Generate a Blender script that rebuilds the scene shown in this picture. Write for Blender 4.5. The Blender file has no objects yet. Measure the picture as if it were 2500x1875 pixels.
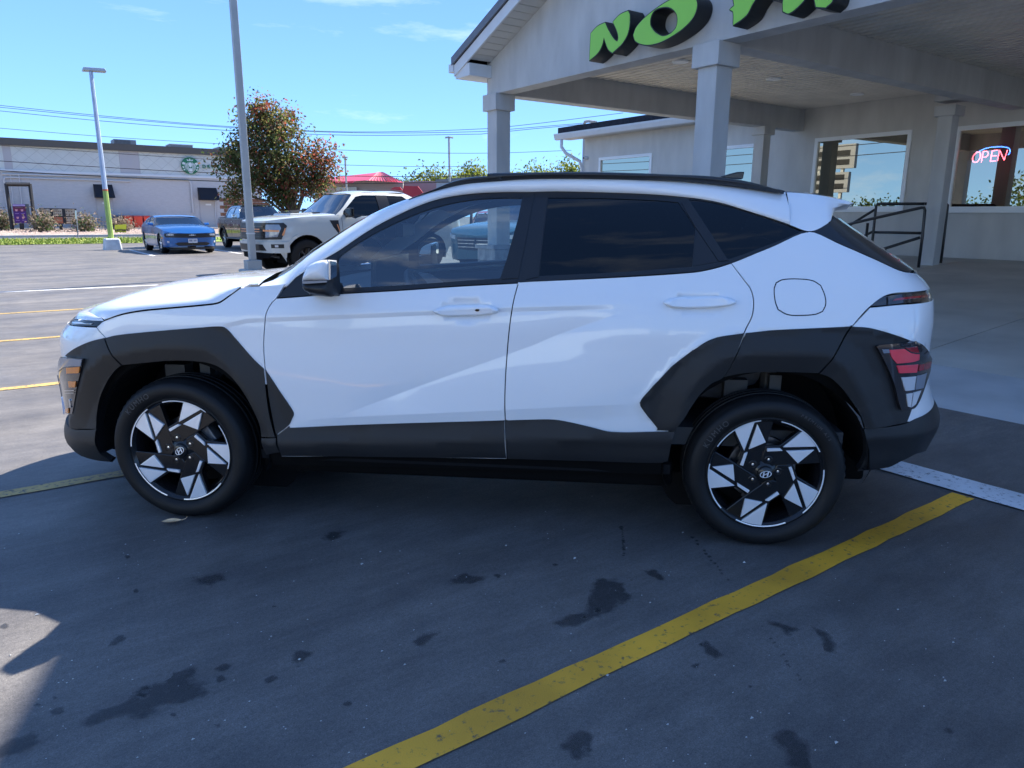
import bpy, bmesh, math, random
import numpy as np
from mathutils import Vector, Matrix
from mathutils.geometry import delaunay_2d_cdt
random.seed(7); np.random.seed(7)
scene = bpy.context.scene
COL = scene.collection
rad = math.radians

# ------------------------------------------------------------------ camera, sky, sun, exposure
CAMH = 1.40842; PITCH = 0.228121; ROLL = -0.005096
AZ = rad(54.5)                       # angle between the view and the parking-stall direction (world X)
CA, SA = math.cos(AZ), math.sin(AZ)
cam_d = bpy.data.cameras.new('camera'); cam = bpy.data.objects.new('camera', cam_d); COL.objects.link(cam)
cam_d.sensor_width = 36; cam_d.lens = 25.352; cam_d.clip_end = 3000; cam_d.clip_start = 0.05
cam.matrix_world = (Matrix.Translation((0, 0, CAMH)) @ Matrix.Rotation(AZ - math.pi/2, 4, 'Z')
                    @ Matrix.Rotation(math.pi/2 - PITCH, 4, 'X') @ Matrix.Rotation(-ROLL, 4, 'Z'))
scene.camera = cam
scene.render.resolution_x = 1024; scene.render.resolution_y = 768

SUN_EL = rad(44.9); SUN_AZ = rad(13.5)    # azimuth measured in world XY from +X toward +Y
SKY_K, SKY_L = .85, .13
world = bpy.data.worlds.new('World'); scene.world = world; world.use_nodes = True
wn, wl = world.node_tree.nodes, world.node_tree.links
wn.clear()
w_out = wn.new('ShaderNodeOutputWorld'); w_bg = wn.new('ShaderNodeBackground')
sky = wn.new('ShaderNodeTexSky'); sky.sky_type = 'NISHITA'; sky.sun_disc = False
sky.sun_elevation = SUN_EL; sky.sun_rotation = math.pi/2 - SUN_AZ
sky.air_density = 1.0; sky.dust_density = 0.0; sky.ozone_density = 6.0; sky.altitude = 200
tc = wn.new('ShaderNodeTexCoord'); mp = wn.new('ShaderNodeMapping')
mp.inputs['Rotation'].default_value = (0.15, 0.1, 0.6); mp.inputs['Scale'].default_value = (1.6, 4.2, 11.0)
nz = wn.new('ShaderNodeTexNoise'); nz.inputs['Scale'].default_value = 1.35; nz.inputs['Detail'].default_value = 7; nz.inputs['Roughness'].default_value = 0.62
rp = wn.new('ShaderNodeValToRGB'); rp.color_ramp.elements[0].position = 0.53; rp.color_ramp.elements[1].position = 0.80
rp.color_ramp.elements[0].color = (0, 0, 0, 1); rp.color_ramp.elements[1].color = (0.6, 0.6, 0.6, 1)
mx = wn.new('ShaderNodeMixRGB'); mx.inputs['Color2'].default_value = (4.6, 5.0, 5.4, 1)
wl.new(tc.outputs['Generated'], mp.inputs['Vector']); wl.new(mp.outputs['Vector'], nz.inputs['Vector'])
wl.new(nz.outputs['Fac'], rp.inputs['Fac']); wl.new(rp.outputs['Color'], mx.inputs['Fac'])
# the sky's own gradient, sampled a little above the horizon so that it stays blue down to the roofs as on a clear dry day
def wmath(op, a, b=None, c=None):
    n = wn.new('ShaderNodeMath'); n.operation = op
    for k, v in enumerate((a, b, c)):
        if v is None: continue
        if isinstance(v, (int, float)): n.inputs[k].default_value = v
        else: wl.new(v, n.inputs[k])
    return n.outputs[0]
sx = wn.new('ShaderNodeSeparateXYZ'); wl.new(tc.outputs['Generated'], sx.inputs[0])
hh = wmath('SQRT', wmath('ADD', wmath('MULTIPLY', sx.outputs[0], sx.outputs[0]), wmath('MULTIPLY', sx.outputs[1], sx.outputs[1])))
cx3 = wn.new('ShaderNodeCombineXYZ'); wl.new(wmath('MULTIPLY', hh, -math.cos(SUN_AZ+1.2)), cx3.inputs[0]); wl.new(wmath('MULTIPLY', hh, -math.sin(SUN_AZ+1.2)), cx3.inputs[1])
wl.new(wmath('MULTIPLY_ADD', sx.outputs[2], SKY_K, SKY_L), cx3.inputs[2])
vn = wn.new('ShaderNodeVectorMath'); vn.operation = 'NORMALIZE'; wl.new(cx3.outputs[0], vn.inputs[0]); wl.new(vn.outputs[0], sky.inputs['Vector'])
tn = wn.new('ShaderNodeMixRGB'); tn.blend_type = 'MULTIPLY'; tn.inputs['Fac'].default_value = 1; tn.inputs['Color2'].default_value = (.80, .915, 1.04, 1)
wl.new(sky.outputs['Color'], tn.inputs['Color1']); wl.new(tn.outputs['Color'], mx.inputs['Color1']); wl.new(mx.outputs['Color'], w_bg.inputs['Color'])
w_bg.inputs['Strength'].default_value = 0.077
wl.new(w_bg.outputs['Background'], w_out.inputs['Surface'])

sun_d = bpy.data.lights.new('sun', 'SUN'); sun_d.energy = 3.3; sun_d.angle = rad(0.53); sun_d.color = (1.0, 0.955, 0.89)
sun = bpy.data.objects.new('sun', sun_d); COL.objects.link(sun)
sdir = Vector((math.cos(SUN_EL)*math.cos(SUN_AZ), math.cos(SUN_EL)*math.sin(SUN_AZ), math.sin(SUN_EL)))
sun.rotation_euler = sdir.to_track_quat('Z', 'Y').to_euler(); sun.location = sdir*60
scene.view_settings.view_transform = 'Standard'; scene.view_settings.look = 'None'
scene.view_settings.exposure = 2.17; scene.view_settings.gamma = 1.0

# ------------------------------------------------------------------ photo pixel -> direction (pixels of the 2500 px photograph)
FPX = 1760.55
def ray(x, y):
    a, b = x-1250.0, y-937.5; c, s = math.cos(ROLL), math.sin(ROLL)
    a, b = c*a+s*b, -s*a+c*b
    q = np.array([a, FPX*math.cos(PITCH)-b*math.sin(PITCH), -FPX*math.sin(PITCH)-b*math.cos(PITCH)])/FPX
    return np.array([q[0]*SA+q[1]*CA, -q[0]*CA+q[1]*SA, q[2]])
CAM = np.array([0, 0, CAMH])
def on_z(x, y, z=0.0): d = ray(x, y); return CAM+d*((z-CAMH)/d[2])
def on_x(x, y, X): d = ray(x, y); return CAM+d*(X/d[0])
def on_y(x, y, Y): d = ray(x, y); return CAM+d*(Y/d[1])
def at_dist(x, y, D):
    d = ray(x, y); return CAM+d*(D/math.hypot(d[0], d[1]))
def project(P):
    P = np.asarray(P, float)-CAM
    cx = P[..., 0]*SA-P[..., 1]*CA; cy = P[..., 0]*CA+P[..., 1]*SA; z = P[..., 2]
    d = cy*math.cos(PITCH)-z*math.sin(PITCH); u = cy*math.sin(PITCH)+z*math.cos(PITCH)
    a = FPX*cx/d; b = -FPX*u/d; c, s = math.cos(ROLL), math.sin(ROLL)
    return np.stack([1250+c*a-s*b, 937.5+s*a+c*b], -1)
def zone(x0, y0, s): return lambda *pts: [(x0+x/s, y0+y/s) for x, y in pts]
zA = zone(100, 640, 2.5136); zB = zone(1050, 0, 2.9493); zC = zone(650, 400, 3.16); zD = zone(1250, 400, 2.9493)
zE = zone(1800, 400, 2.7657); zF = zone(600, 680, 3.16); zG = zone(1200, 680, 3.16); zR = zone(1550, 700, 2.5525)
zW = zone(1640, 940, 4.1467); zH = zone(130, 700, 3.686); zT = zone(2050, 660, 3.385); zP = zone(600, 440, 5.53)
zK = zone(330, 500, 7.1355); zS = zone(0, 380, 6.703); zM = zone(700, 480, 6.381); zQ = zone(800, 380, 6.703)
zL = zone(0, 300, 3.6867); z3 = zone(1750, 0, 2.3707); zN = zone(1250, 1150, 1.7696); zO = zone(0, 1150, 1.7696); zX = zone(500, 200, 3.4567); zI = zone(0, 0, 2.5918)

# ------------------------------------------------------------------ materials
MATS = {}
def nodes_of(name):
    m = bpy.data.materials.new(name); m.use_nodes = True
    nt = m.node_tree; b = nt.nodes['Principled BSDF']; MATS[name] = m
    return m, nt, b
def mat(name, col, rough=0.5, metal=0.0, coat=0.0, spec=0.5, var=0.0, vscale=8.0, bump=0.0, bscale=60.0, trans=0.0, emit=None, estr=1.0, detail=4.0, stretch=None):
    if name in MATS: return MATS[name]
    m, nt, b = nodes_of(name)
    b.inputs['Base Color'].default_value = (*col, 1); b.inputs['Roughness'].default_value = rough
    b.inputs['Metallic'].default_value = metal; b.inputs['Coat Weight'].default_value = coat; b.inputs['Coat Roughness'].default_value = 0.03
    b.inputs['Specular IOR Level'].default_value = spec; b.inputs['Transmission Weight'].default_value = trans
    if emit: b.inputs['Emission Color'].default_value = (*emit, 1); b.inputs['Emission Strength'].default_value = estr
    if var or bump:
        t = nt.nodes.new('ShaderNodeTexCoord'); src = t.outputs['Object']
        if stretch:
            mpn = nt.nodes.new('ShaderNodeMapping'); mpn.inputs['Scale'].default_value = stretch
            nt.links.new(src, mpn.inputs['Vector']); src = mpn.outputs['Vector']
    if var:
        n = nt.nodes.new('ShaderNodeTexNoise'); n.inputs['Scale'].default_value = vscale; n.inputs['Detail'].default_value = detail
        nt.links.new(src, n.inputs['Vector'])
        r = nt.nodes.new('ShaderNodeValToRGB'); e = r.color_ramp.elements
        e[0].position = 0.3; e[1].position = 0.7
        e[0].color = (*[c*(1-var) for c in col], 1); e[1].color = (*[min(1, c*(1+var)) for c in col], 1)
        nt.links.new(n.outputs['Fac'], r.inputs['Fac']); nt.links.new(r.outputs['Color'], b.inputs['Base Color'])
        if rough < 0.9:
            mr = nt.nodes.new('ShaderNodeMapRange'); mr.inputs[3].default_value = rough*0.85; mr.inputs[4].default_value = min(1, rough*1.15)
            nt.links.new(n.outputs['Fac'], mr.inputs[0]); nt.links.new(mr.outputs[0], b.inputs['Roughness'])
    if bump:
        n2 = nt.nodes.new('ShaderNodeTexNoise'); n2.inputs['Scale'].default_value = bscale; n2.inputs['Detail'].default_value = 3
        nt.links.new(src, n2.inputs['Vector'])
        bp = nt.nodes.new('ShaderNodeBump'); bp.inputs['Strength'].default_value = bump; bp.inputs['Distance'].default_value = 0.01
        nt.links.new(n2.outputs['Fac'], bp.inputs['Height']); nt.links.new(bp.outputs['Normal'], b.inputs['Normal'])
    return m
def glass(name, tint, refl=0.08, rough=0.0, gcol=(1, 1, 1)):
    """thin sheet glass: tinted see-through with a Fresnel reflection"""
    if name in MATS: return MATS[name]
    m, nt, b = nodes_of(name); nt.nodes.remove(b)
    o = nt.nodes['Material Output']; t = nt.nodes.new('ShaderNodeBsdfTransparent'); g = nt.nodes.new('ShaderNodeBsdfGlossy'); mxs = nt.nodes.new('ShaderNodeMixShader')
    lw = nt.nodes.new('ShaderNodeFresnel'); lw.inputs['IOR'].default_value = 1.5
    ad = nt.nodes.new('ShaderNodeMath'); ad.operation = 'MULTIPLY_ADD'; ad.inputs[1].default_value = 1.7; ad.inputs[2].default_value = refl-0.06
    t.inputs['Color'].default_value = (*tint, 1); g.inputs['Roughness'].default_value = rough; g.inputs['Color'].default_value = (*gcol, 1)
    nt.links.new(lw.outputs[0], ad.inputs[0]); nt.links.new(ad.outputs[0], mxs.inputs[0])
    nt.links.new(t.outputs[0], mxs.inputs[1]); nt.links.new(g.outputs[0], mxs.inputs[2]); nt.links.new(mxs.outputs[0], o.inputs['Surface'])
    return m

# ------------------------------------------------------------------ objects
def tag(o, label=None, cat=None, group=None, kind=None):
    if label: o['label'] = label
    if cat: o['category'] = cat
    if group: o['group'] = group
    if kind: o['kind'] = kind
    return o
def empty(name, loc=(0, 0, 0), rz=0.0, label=None, cat=None, group=None):
    o = bpy.data.objects.new(name, None); COL.objects.link(o); o.location = loc; o.rotation_euler = (0, 0, rz); o.empty_display_size = 0.2
    return tag(o, label, cat, group)
def link_mesh(name, verts, faces, m, parent=None, smooth=False, normals=None):
    me = bpy.data.meshes.new(name); me.from_pydata([tuple(map(float, v)) for v in verts], [], [tuple(map(int, f)) for f in faces])
    if isinstance(m, (list, tuple)):
        for q in m: me.materials.append(q)
    elif m is not None: me.materials.append(m)
    if smooth: me.polygons.foreach_set('use_smooth', [True]*len(me.polygons))
    me.update()
    if normals is not None: me.normals_split_custom_set_from_vertices([tuple(map(float, n)) for n in normals])
    o = bpy.data.objects.new(name, me); COL.objects.link(o)
    if parent: o.parent = parent
    return o
class MB:
    """collects shapes for one mesh"""
    def __init__(self): self.v = []; self.f = []; self.mi = []
    def add(self, vs, fs, mi=0):
        k = len(self.v); self.v += [tuple(map(float, q)) for q in vs]; self.f += [tuple(i+k for i in q) for q in fs]; self.mi += [mi]*len(fs); return self
    def box(self, a, b, mi=0):
        (x0, y0, z0), (x1, y1, z1) = [[min(p, q) for p, q in zip(a, b)], [max(p, q) for p, q in zip(a, b)]]
        return self.add([(x0, y0, z0), (x1, y0, z0), (x1, y1, z0), (x0, y1, z0), (x0, y0, z1), (x1, y0, z1), (x1, y1, z1), (x0, y1, z1)],
                        [(0, 3, 2, 1), (4, 5, 6, 7), (0, 1, 5, 4), (1, 2, 6, 5), (2, 3, 7, 6), (3, 0, 4, 7)], mi)
    def hexa(self, bot, top, mi=0):
        n = len(bot); self.add(list(bot)+list(top), [tuple(range(n))[::-1], tuple(range(n, 2*n))]+[(i, (i+1) % n, n+(i+1) % n, n+i) for i in range(n)], mi); return self
    def tube(self, pts, r, n=8, mi=0, cap=True):
        pts = [Vector(q) for q in pts]; rs = r if isinstance(r, (list, tuple)) else [r]*len(pts); vs = []; up = None
        for i, q in enumerate(pts):
            d = (pts[min(i+1, len(pts)-1)]-pts[max(i-1, 0)]).normalized()
            if up is None: up = Vector((0, 0, 1)) if abs(d.z) < .9 else Vector((1, 0, 0))
            e = d.cross(up).normalized(); up = e.cross(d).normalized()
            for k in range(n):
                t = 2*math.pi*k/n; vs.append(q+(e*math.cos(t)+up*math.sin(t))*rs[i])
        fs = [(i*n+k, i*n+(k+1) % n, (i+1)*n+(k+1) % n, (i+1)*n+k) for i in range(len(pts)-1) for k in range(n)]
        if cap: fs += [tuple(range(n))[::-1], tuple(range((len(pts)-1)*n, len(pts)*n))]
        return self.add(vs, fs, mi)
    def lathe(self, prof, c, axis='y', n=48, mi=0):
        """prof: (radius, offset along axis)"""
        vs = []
        for rr, h in prof:
            for k in range(n):
                t = 2*math.pi*k/n; a, b = rr*math.cos(t), rr*math.sin(t)
                vs.append((c[0]+a, c[1]+h, c[2]+b) if axis == 'y' else ((c[0]+a, c[1]+b, c[2]+h) if axis == 'z' else (c[0]+h, c[1]+a, c[2]+b)))
        m_ = len(prof)
        return self.add(vs, [(i*n+k, i*n+(k+1) % n, (i+1)*n+(k+1) % n, (i+1)*n+k) for i in range(m_-1) for k in range(n)], mi)
    def prism(self, poly, f0, f1, mi=0):
        """poly of 2D points; f0, f1 map (a,b)->3D at the two ends"""
        n = len(poly)
        return self.add([f0(*q) for q in poly]+[f1(*q) for q in poly], [tuple(range(n)), tuple(range(n, 2*n))[::-1]]+[(i, n+i, n+(i+1) % n, (i+1) % n) for i in range(n)], mi)
    def build(self, name, m, parent=None, smooth=False, bevel=0.0, auto=None, sub=0, fix=True):
        o = link_mesh(name, self.v, self.f, m, parent, smooth)
        if any(self.mi): o.data.polygons.foreach_set('material_index', self.mi)
        if fix:
            bm = bmesh.new(); bm.from_mesh(o.data); bmesh.ops.recalc_face_normals(bm, faces=bm.faces); bm.to_mesh(o.data); bm.free()
        if smooth and auto: o.data.set_sharp_from_angle(angle=rad(auto))
        if bevel:
            md = o.modifiers.new('bevel', 'BEVEL'); md.width = bevel; md.segments = 2; md.limit_method = 'ANGLE'; md.angle_limit = rad(35)
        if sub:
            md = o.modifiers.new('sub', 'SUBSURF'); md.levels = sub; md.render_levels = sub
        return o
def copy_tree(o, parent=None):
    c = o.copy(); COL.objects.link(c); c.parent = parent
    for ch in list(o.children): copy_tree(ch, c)
    return c

# ------------------------------------------------------------------ 2D helpers
def arr(p): return np.asarray(p, float)
def densify(poly, step, closed=True):
    poly = [arr(p) for p in poly]; out = []; n = len(poly)
    for i in range(n if closed else n-1):
        a, b = poly[i], poly[(i+1) % n]; k = max(1, int(math.ceil(np.linalg.norm(b-a)/step)))
        out += [a+(b-a)*j/k for j in range(k)]
    if not closed: out.append(poly[-1])
    return np.array(out)
def smooth_poly(poly, closed=True, ang=38, sub=5):
    """Catmull-Rom through the points; turns sharper than ang stay corners"""
    P = [arr(p) for p in poly]; n = len(P); corner = []
    for i in range(n):
        if not closed and i in (0, n-1): corner.append(True); continue
        a, b = P[i]-P[i-1], P[(i+1) % n]-P[i]
        c = np.dot(a, b)/(np.linalg.norm(a)*np.linalg.norm(b)+1e-12); corner.append(math.degrees(math.acos(max(-1, min(1, c)))) > ang)
    out = []
    for i in range(n if closed else n-1):
        p1, p2 = P[i], P[(i+1) % n]; p0 = P[i-1] if not corner[i] else p1; p3 = P[(i+2) % n] if not corner[(i+1) % n] else p2
        L = np.linalg.norm(p2-p1)
        def tang(pa, pb, pc):
            d = pc-pa; l = np.linalg.norm(d); return d/l*L if l > 1e-9 else d
        t1 = tang(p0, p1, p2) if not corner[i] else (p2-p1); t2 = tang(p1, p2, p3) if not corner[(i+1) % n] else (p2-p1)
        for j in range(sub):
            t = j/sub; h = t*t; g = h*t
            out.append((2*g-3*h+1)*p1+(g-2*h+t)*t1+(-2*g+3*h)*p2+(g-h)*t2)
    if not closed: out.append(P[-1])
    return np.array(out)
def area2(poly): p = arr(poly); x, y = p[:, 0], p[:, 1]; return 0.5*np.sum(x*np.roll(y, -1)-y*np.roll(x, -1))
def inset_poly(poly, d):
    p = arr(poly); s = 1 if area2(p) > 0 else -1
    e = np.roll(p, -1, 0)-p; l = np.linalg.norm(e, axis=1, keepdims=True)+1e-12; e = e/l
    nrm = np.stack([-e[:, 1], e[:, 0]], 1)*s
    m_ = nrm+np.roll(nrm, 1, 0); ml = np.linalg.norm(m_, axis=1, keepdims=True); m_ = m_/np.maximum(ml, .7)
    return p+m_*d
def inside(pts, poly):
    pts = arr(pts); poly = arr(poly); x, y = pts[:, 0], pts[:, 1]; r_ = np.zeros(len(pts), bool)
    for (x1, y1), (x2, y2) in zip(poly, np.roll(poly, -1, 0)):
        if y1 == y2: continue
        c = ((y1 > y) != (y2 > y)) & (x < (x2-x1)*(y-y1)/(y2-y1)+x1); r_ ^= c
    return r_
def dist_poly(pts, poly, closed=True):
    pts = arr(pts); poly = arr(poly); q = np.roll(poly, -1, 0) if closed else poly[1:]; p = poly if closed else poly[:-1]
    best = np.full(len(pts), 1e9)
    for a, b in zip(p, q):
        d = b-a; L = d@d+1e-15; t = np.clip(((pts-a)@d)/L, 0, 1); best = np.minimum(best, np.linalg.norm(pts-a-t[:, None]*d, axis=1))
    return best
def fill(poly, res, holes=(), lines=()):
    """triangulate a polygon with interior points; returns verts(2D), tris, boundary index loops"""
    loops = [arr(poly)]+[arr(h) for h in holes]
    mn, mxx = loops[0].min(0), loops[0].max(0)
    gx = np.arange(mn[0]+res*.5, mxx[0], res); gy = np.arange(mn[1]+res*.5, mxx[1], res*.866)
    G = np.array([(x+(.5*res if j % 2 else 0), y) for j, y in enumerate(gy) for x in gx]).reshape(-1, 2)
    if len(G):
        k = inside(G, loops[0])
        for h in loops[1:]: k &= ~inside(G, h)
        G = G[k]
    if len(G):
        k = np.ones(len(G), bool)
        for l in loops: k &= dist_poly(G, l) > res*.45
        G = G[k]
    LN = []
    for l in lines:
        q = densify(l, .018, False); k = inside(q, loops[0]) & (dist_poly(q, loops[0]) > .004)
        for h in loops[1:]: k &= ~inside(q, h) & (dist_poly(q, h) > .004)
        LN.append((q, k))
        if len(G) and k.any(): G = G[dist_poly(G, q, False) > res*.3]
    V = []; E = []; idx = []
    for l in loops:
        s = len(V); V += [tuple(p) for p in l]; E += [(s+i, s+(i+1) % len(l)) for i in range(len(l))]; idx.append(list(range(s, s+len(l))))
    for q, k in LN:
        prev = -1
        for p, ok in zip(q, k):
            if ok:
                V.append(tuple(p))
                if prev >= 0: E.append((prev, len(V)-1))
                prev = len(V)-1
            else: prev = -1
    V += [tuple(p) for p in G]
    vv, ee, ff, ov, oe, of = delaunay_2d_cdt([Vector(p) for p in V], E, [], 1, 1e-7)
    if holes:
        vc = np.array([tuple(v) for v in vv]); cen = np.array([vc[list(f)].mean(0) for f in ff]); k = np.ones(len(ff), bool)
        for h in loops[1:]: k &= ~inside(cen, h)
        ff = [f for f, q in zip(ff, k) if q]
    mapv = {}
    for i, src in enumerate(ov):
        for s in src: mapv[s] = i
    return np.array([tuple(v) for v in vv]), [tuple(f) for f in ff], [[mapv[i] for i in l] for l in idx]
class Curve1:
    """monotone-safe cubic Hermite through (t, values)"""
    def __init__(self, tab):
        t = arr(tab); self.t = t[:, 0]; self.y = t[:, 1:]
        h = np.diff(self.t)[:, None]; d = np.diff(self.y, axis=0)/h; m_ = np.zeros_like(self.y)
        m_[1:-1] = (d[:-1]*h[1:]+d[1:]*h[:-1])/(h[1:]+h[:-1]); m_[0] = d[0]; m_[-1] = d[-1]; self.m = m_
    def __call__(self, x):
        x = np.asarray(x, float); sh = x.shape; x = np.clip(x.ravel(), self.t[0], self.t[-1])
        i = np.clip(np.searchsorted(self.t, x, 'right')-1, 0, len(self.t)-2); h = (self.t[i+1]-self.t[i]); u = (x-self.t[i])/h
        u = u[:, None]; h = h[:, None]
        r_ = ((2*u**3-3*u**2+1)*self.y[i]+(u**3-2*u**2+u)*h*self.m[i]+(-2*u**3+3*u**2)*self.y[i+1]+(u**3-u**2)*h*self.m[i+1])
        return r_[:, 0].reshape(sh) if r_.shape[1] == 1 else r_.reshape(sh+(r_.shape[1],))

# ------------------------------------------------------------------ car shell: a side surface P(s, z) round one half of a car (x back, y out to the left side, z up)
class Shell:
    def __init__(self, plan, inset, dfront, drear, pose, xf0=-.25, xr0=2.3, disp=None):
        pl = arr(plan); d = np.r_[0, np.cumsum(np.linalg.norm(np.diff(pl, axis=0), axis=1))]
        c = Curve1(np.c_[d, pl]); dd = np.linspace(0, d[-1], 800); q = c(dd)
        L = np.r_[0, np.cumsum(np.linalg.norm(np.diff(q, axis=0), axis=1))]
        k = np.argmin(np.abs(q[:, 0])); L -= L[k]; self.L = L; self.q = q; self.s0, self.s1 = L[0], L[-1]
        self.inset = Curve1(inset); self.df = Curve1(dfront); self.dr = Curve1(drear); self.xf0, self.xr0 = xf0, xr0
        self.disp = disp; self.pose = pose     # (origin world xy, heading angle of +x axis in world, mirror sign of +y)
        self.grid = None
    def base(self, s, z):
        s = np.asarray(s, float); z = np.asarray(z, float)
        x = np.interp(s, self.L, self.q[:, 0]); y = np.interp(s, self.L, self.q[:, 1])
        bf = np.clip((self.xf0-x)/(self.xf0-self.q[0, 0]), 0, 1); bf = bf*bf*(3-2*bf)
        br = np.clip((x-self.xr0)/(self.q[-1, 0]-self.xr0), 0, 1); br = br**1.3
        x2 = x+self.df(z)*bf+self.dr(z)*br
        y2 = y*(1-self.inset(z)/self.q[:, 1].max())
        return x2, y2, z
    def P(self, s, z, off=0.0):
        s = np.asarray(s, float); z = np.asarray(z, float); x, y, zz = self.base(s, z)
        e = 1e-3
        xa, ya, _ = self.base(s-e, z); xb, yb, _ = self.base(s+e, z); tx, ty = xb-xa, yb-ya; l = np.hypot(tx, ty)+1e-12
        nx, ny = -ty/l, tx/l
        d = off+(self.disp(s, z) if self.disp else 0.0)
        return np.stack([x+nx*d, y+ny*d, zz+0*x], -1)
    def N(self, s, z, offf=None):
        e = 2.5e-3; f = offf or (lambda a, b: 0.0)
        a = self.P(s+e, z, f(s+e, z))-self.P(s-e, z, f(s-e, z)); b = self.P(s, z+e, f(s, z+e))-self.P(s, z-e, f(s, z-e))
        n = -np.cross(b, a); n = np.cross(a, b)*-1
        n /= np.linalg.norm(n, axis=-1, keepdims=True)+1e-12; return n
    def world(self, P):
        o, h, m_ = self.pose; P = np.asarray(P, float); c, s = math.cos(h), math.sin(h)
        return np.stack([o[0]+P[..., 0]*c-m_*P[..., 1]*s, o[1]+P[..., 0]*s+m_*P[..., 1]*c, o[2]+P[..., 2]], -1)
    def local(self, W):
        o, h, m_ = self.pose; W = np.asarray(W, float)-np.array(o); c, s = math.cos(h), math.sin(h)
        return np.stack([W[..., 0]*c+W[..., 1]*s, m_*(-W[..., 0]*s+W[..., 1]*c), W[..., 2]], -1)
    def on_y(self, px, Y):
        """photo pixels -> points on the car plane y=Y (Y number or list)"""
        out = []; c = self.local(CAM)
        Y = np.broadcast_to(np.asarray(Y, float), (len(px),))
        for (x, y), yy in zip(px, Y):
            d = self.local(CAM+ray(x, y))-c; out.append(c+d*((yy-c[1])/d[1]))
        return np.array(out)
    def unproject(self, px):
        """photo pixels -> (s, z) on the shell, by Newton from the nearest visible grid point"""
        if self.grid is None:
            S, Z = np.meshgrid(np.linspace(self.s0+.02, self.s1-.02, 260), np.linspace(.12, 1.75, 120)); S = S.ravel(); Z = Z.ravel()
            P3 = self.P(S, Z); n = self.N(S, Z); c = self.local(CAM); vis = np.einsum('ij,ij->i', n, c-P3) > .02
            self.grid = (S[vis], Z[vis], project(self.world(P3[vis])))
        S, Z, G = self.grid; px = arr(px); out = []
        k = [np.argmin(np.sum((G-p)**2, 1)) for p in px]; s = S[k].copy(); z = Z[k].copy()
        f = lambda a, b: project(self.world(self.P(a, b)))
        for it in range(14):
            r_ = px-f(s, z); e = 1e-4
            js = (f(s+e, z)-f(s-e, z))/(2*e); jz = (f(s, z+e)-f(s, z-e))/(2*e)
            det = js[:, 0]*jz[:, 1]-js[:, 1]*jz[:, 0]; det = np.where(np.abs(det) < 2e3, np.sign(det+1e-9)*2e3, det)
            ds = (r_[:, 0]*jz[:, 1]-r_[:, 1]*jz[:, 0])/det; dz = (js[:, 0]*r_[:, 1]-js[:, 1]*r_[:, 0])/det
            s = np.clip(s+np.clip(ds, -.03, .03), self.s0, self.s1); z = z+np.clip(dz, -.03, .03)
        return np.stack([s, z], 1)
    def panel(self, name, poly, m, parent, off=0.0, skirt=.014, res=.03, inset=0.0, smooth=True, offf=None, px=True, holes=(), ang=38, side=1, flip=False, sub=5, lines=()):
        """one sheet-metal panel with edges turned inward; poly = photo pixels (px) or (s,z). side=-1 mirrors it to the other flank"""
        q = self.unproject(poly) if px else arr(poly)
        if smooth: q = smooth_poly(q, True, ang, sub)
        if inset: q = inset_poly(q, inset)
        q = densify(q, res*1.2)
        hs = []
        for h in holes:
            hq = self.unproject(h) if px else arr(h)
            if smooth: hq = smooth_poly(hq, True, ang, sub)
            hs.append(densify(hq, res*1.2))
        V, T, loops = fill(q, res, hs, lines)
        fo = (lambda s, z: off+(offf(s, z) if offf else 0.0))
        P3 = self.P(V[:, 0], V[:, 1], fo(V[:, 0], V[:, 1])); N3 = self.N(V[:, 0], V[:, 1], fo)
        verts = list(P3); nor = list(N3); faces = []
        for t in T:
            a, b, c = P3[list(t)]; w = np.cross(b-a, c-a)@N3[t[0]]; faces.append(t if w > 0 else t[::-1])
        if skirt:
            for lp in loops:
                n = len(lp); s = len(verts); pts = P3[lp]; nn = N3[lp]
                tang = np.roll(pts, -1, 0)-np.roll(pts, 1, 0); out = np.cross(tang, nn); out /= np.linalg.norm(out, axis=1, keepdims=True)+1e-12
                cen = P3.mean(0)
                if (area2(V[lp]) > 0) == (lp is loops[0]): out = -out
                verts += list(pts)+list(pts-nn*skirt); nor += list(out)*2
                for i in range(n):
                    j = (i+1) % n; fc = (s+i, s+j, s+n+j, s+n+i)
                    a, b, c = verts[fc[0]], verts[fc[1]], verts[fc[2]]
                    if np.cross(b-a, c-a)@out[i] < 0: fc = fc[::-1]
                    faces.append(fc)
        verts = np.array(verts); nor = np.array(nor)
        if side < 0:
            verts[:, 1] *= -1; nor[:, 1] *= -1; faces = [f[::-1] for f in faces]
        if self.pose[2] < 0: # local frame is mirrored
            verts = verts.copy(); verts[:, 1] *= -1; nor[:, 1] *= -1; faces = [f[::-1] for f in faces]
        o = link_mesh(name, verts, faces, m, parent, True, nor)
        return o
    def loft(self, name, rows, m, parent, mirror=False, flip=None, double=False, closed_mirror=False):
        """rows: list of equally long point rows (car coordinates) -> smooth sheet; mirror adds the other half"""
        R = np.array(rows); a, b = R.shape[:2]
        if mirror:
            M_ = R[::-1].copy(); M_[..., 1] *= -1
            R = np.concatenate([R, M_[1:] if np.allclose(R[-1, :, 1], 0, atol=1e-6) else M_], 0); a = R.shape[0]
        if self.pose[2] < 0: R = R*np.array([1, -1, 1])
        V = R.reshape(-1, 3); Fs = [(i*b+j, i*b+j+1, (i+1)*b+j+1, (i+1)*b+j) for i in range(a-1) for j in range(b-1)]
        o = link_mesh(name, V, Fs, m, parent, True)
        bm = bmesh.new(); bm.from_mesh(o.data); bmesh.ops.remove_doubles(bm, verts=bm.verts, dist=1e-5); bmesh.ops.recalc_face_normals(bm, faces=bm.faces)
        up = sum((f.normal.z*f.calc_area() for f in bm.faces)); out = sum((f.normal.y*f.calc_center_median().y for f in bm.faces))
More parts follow.
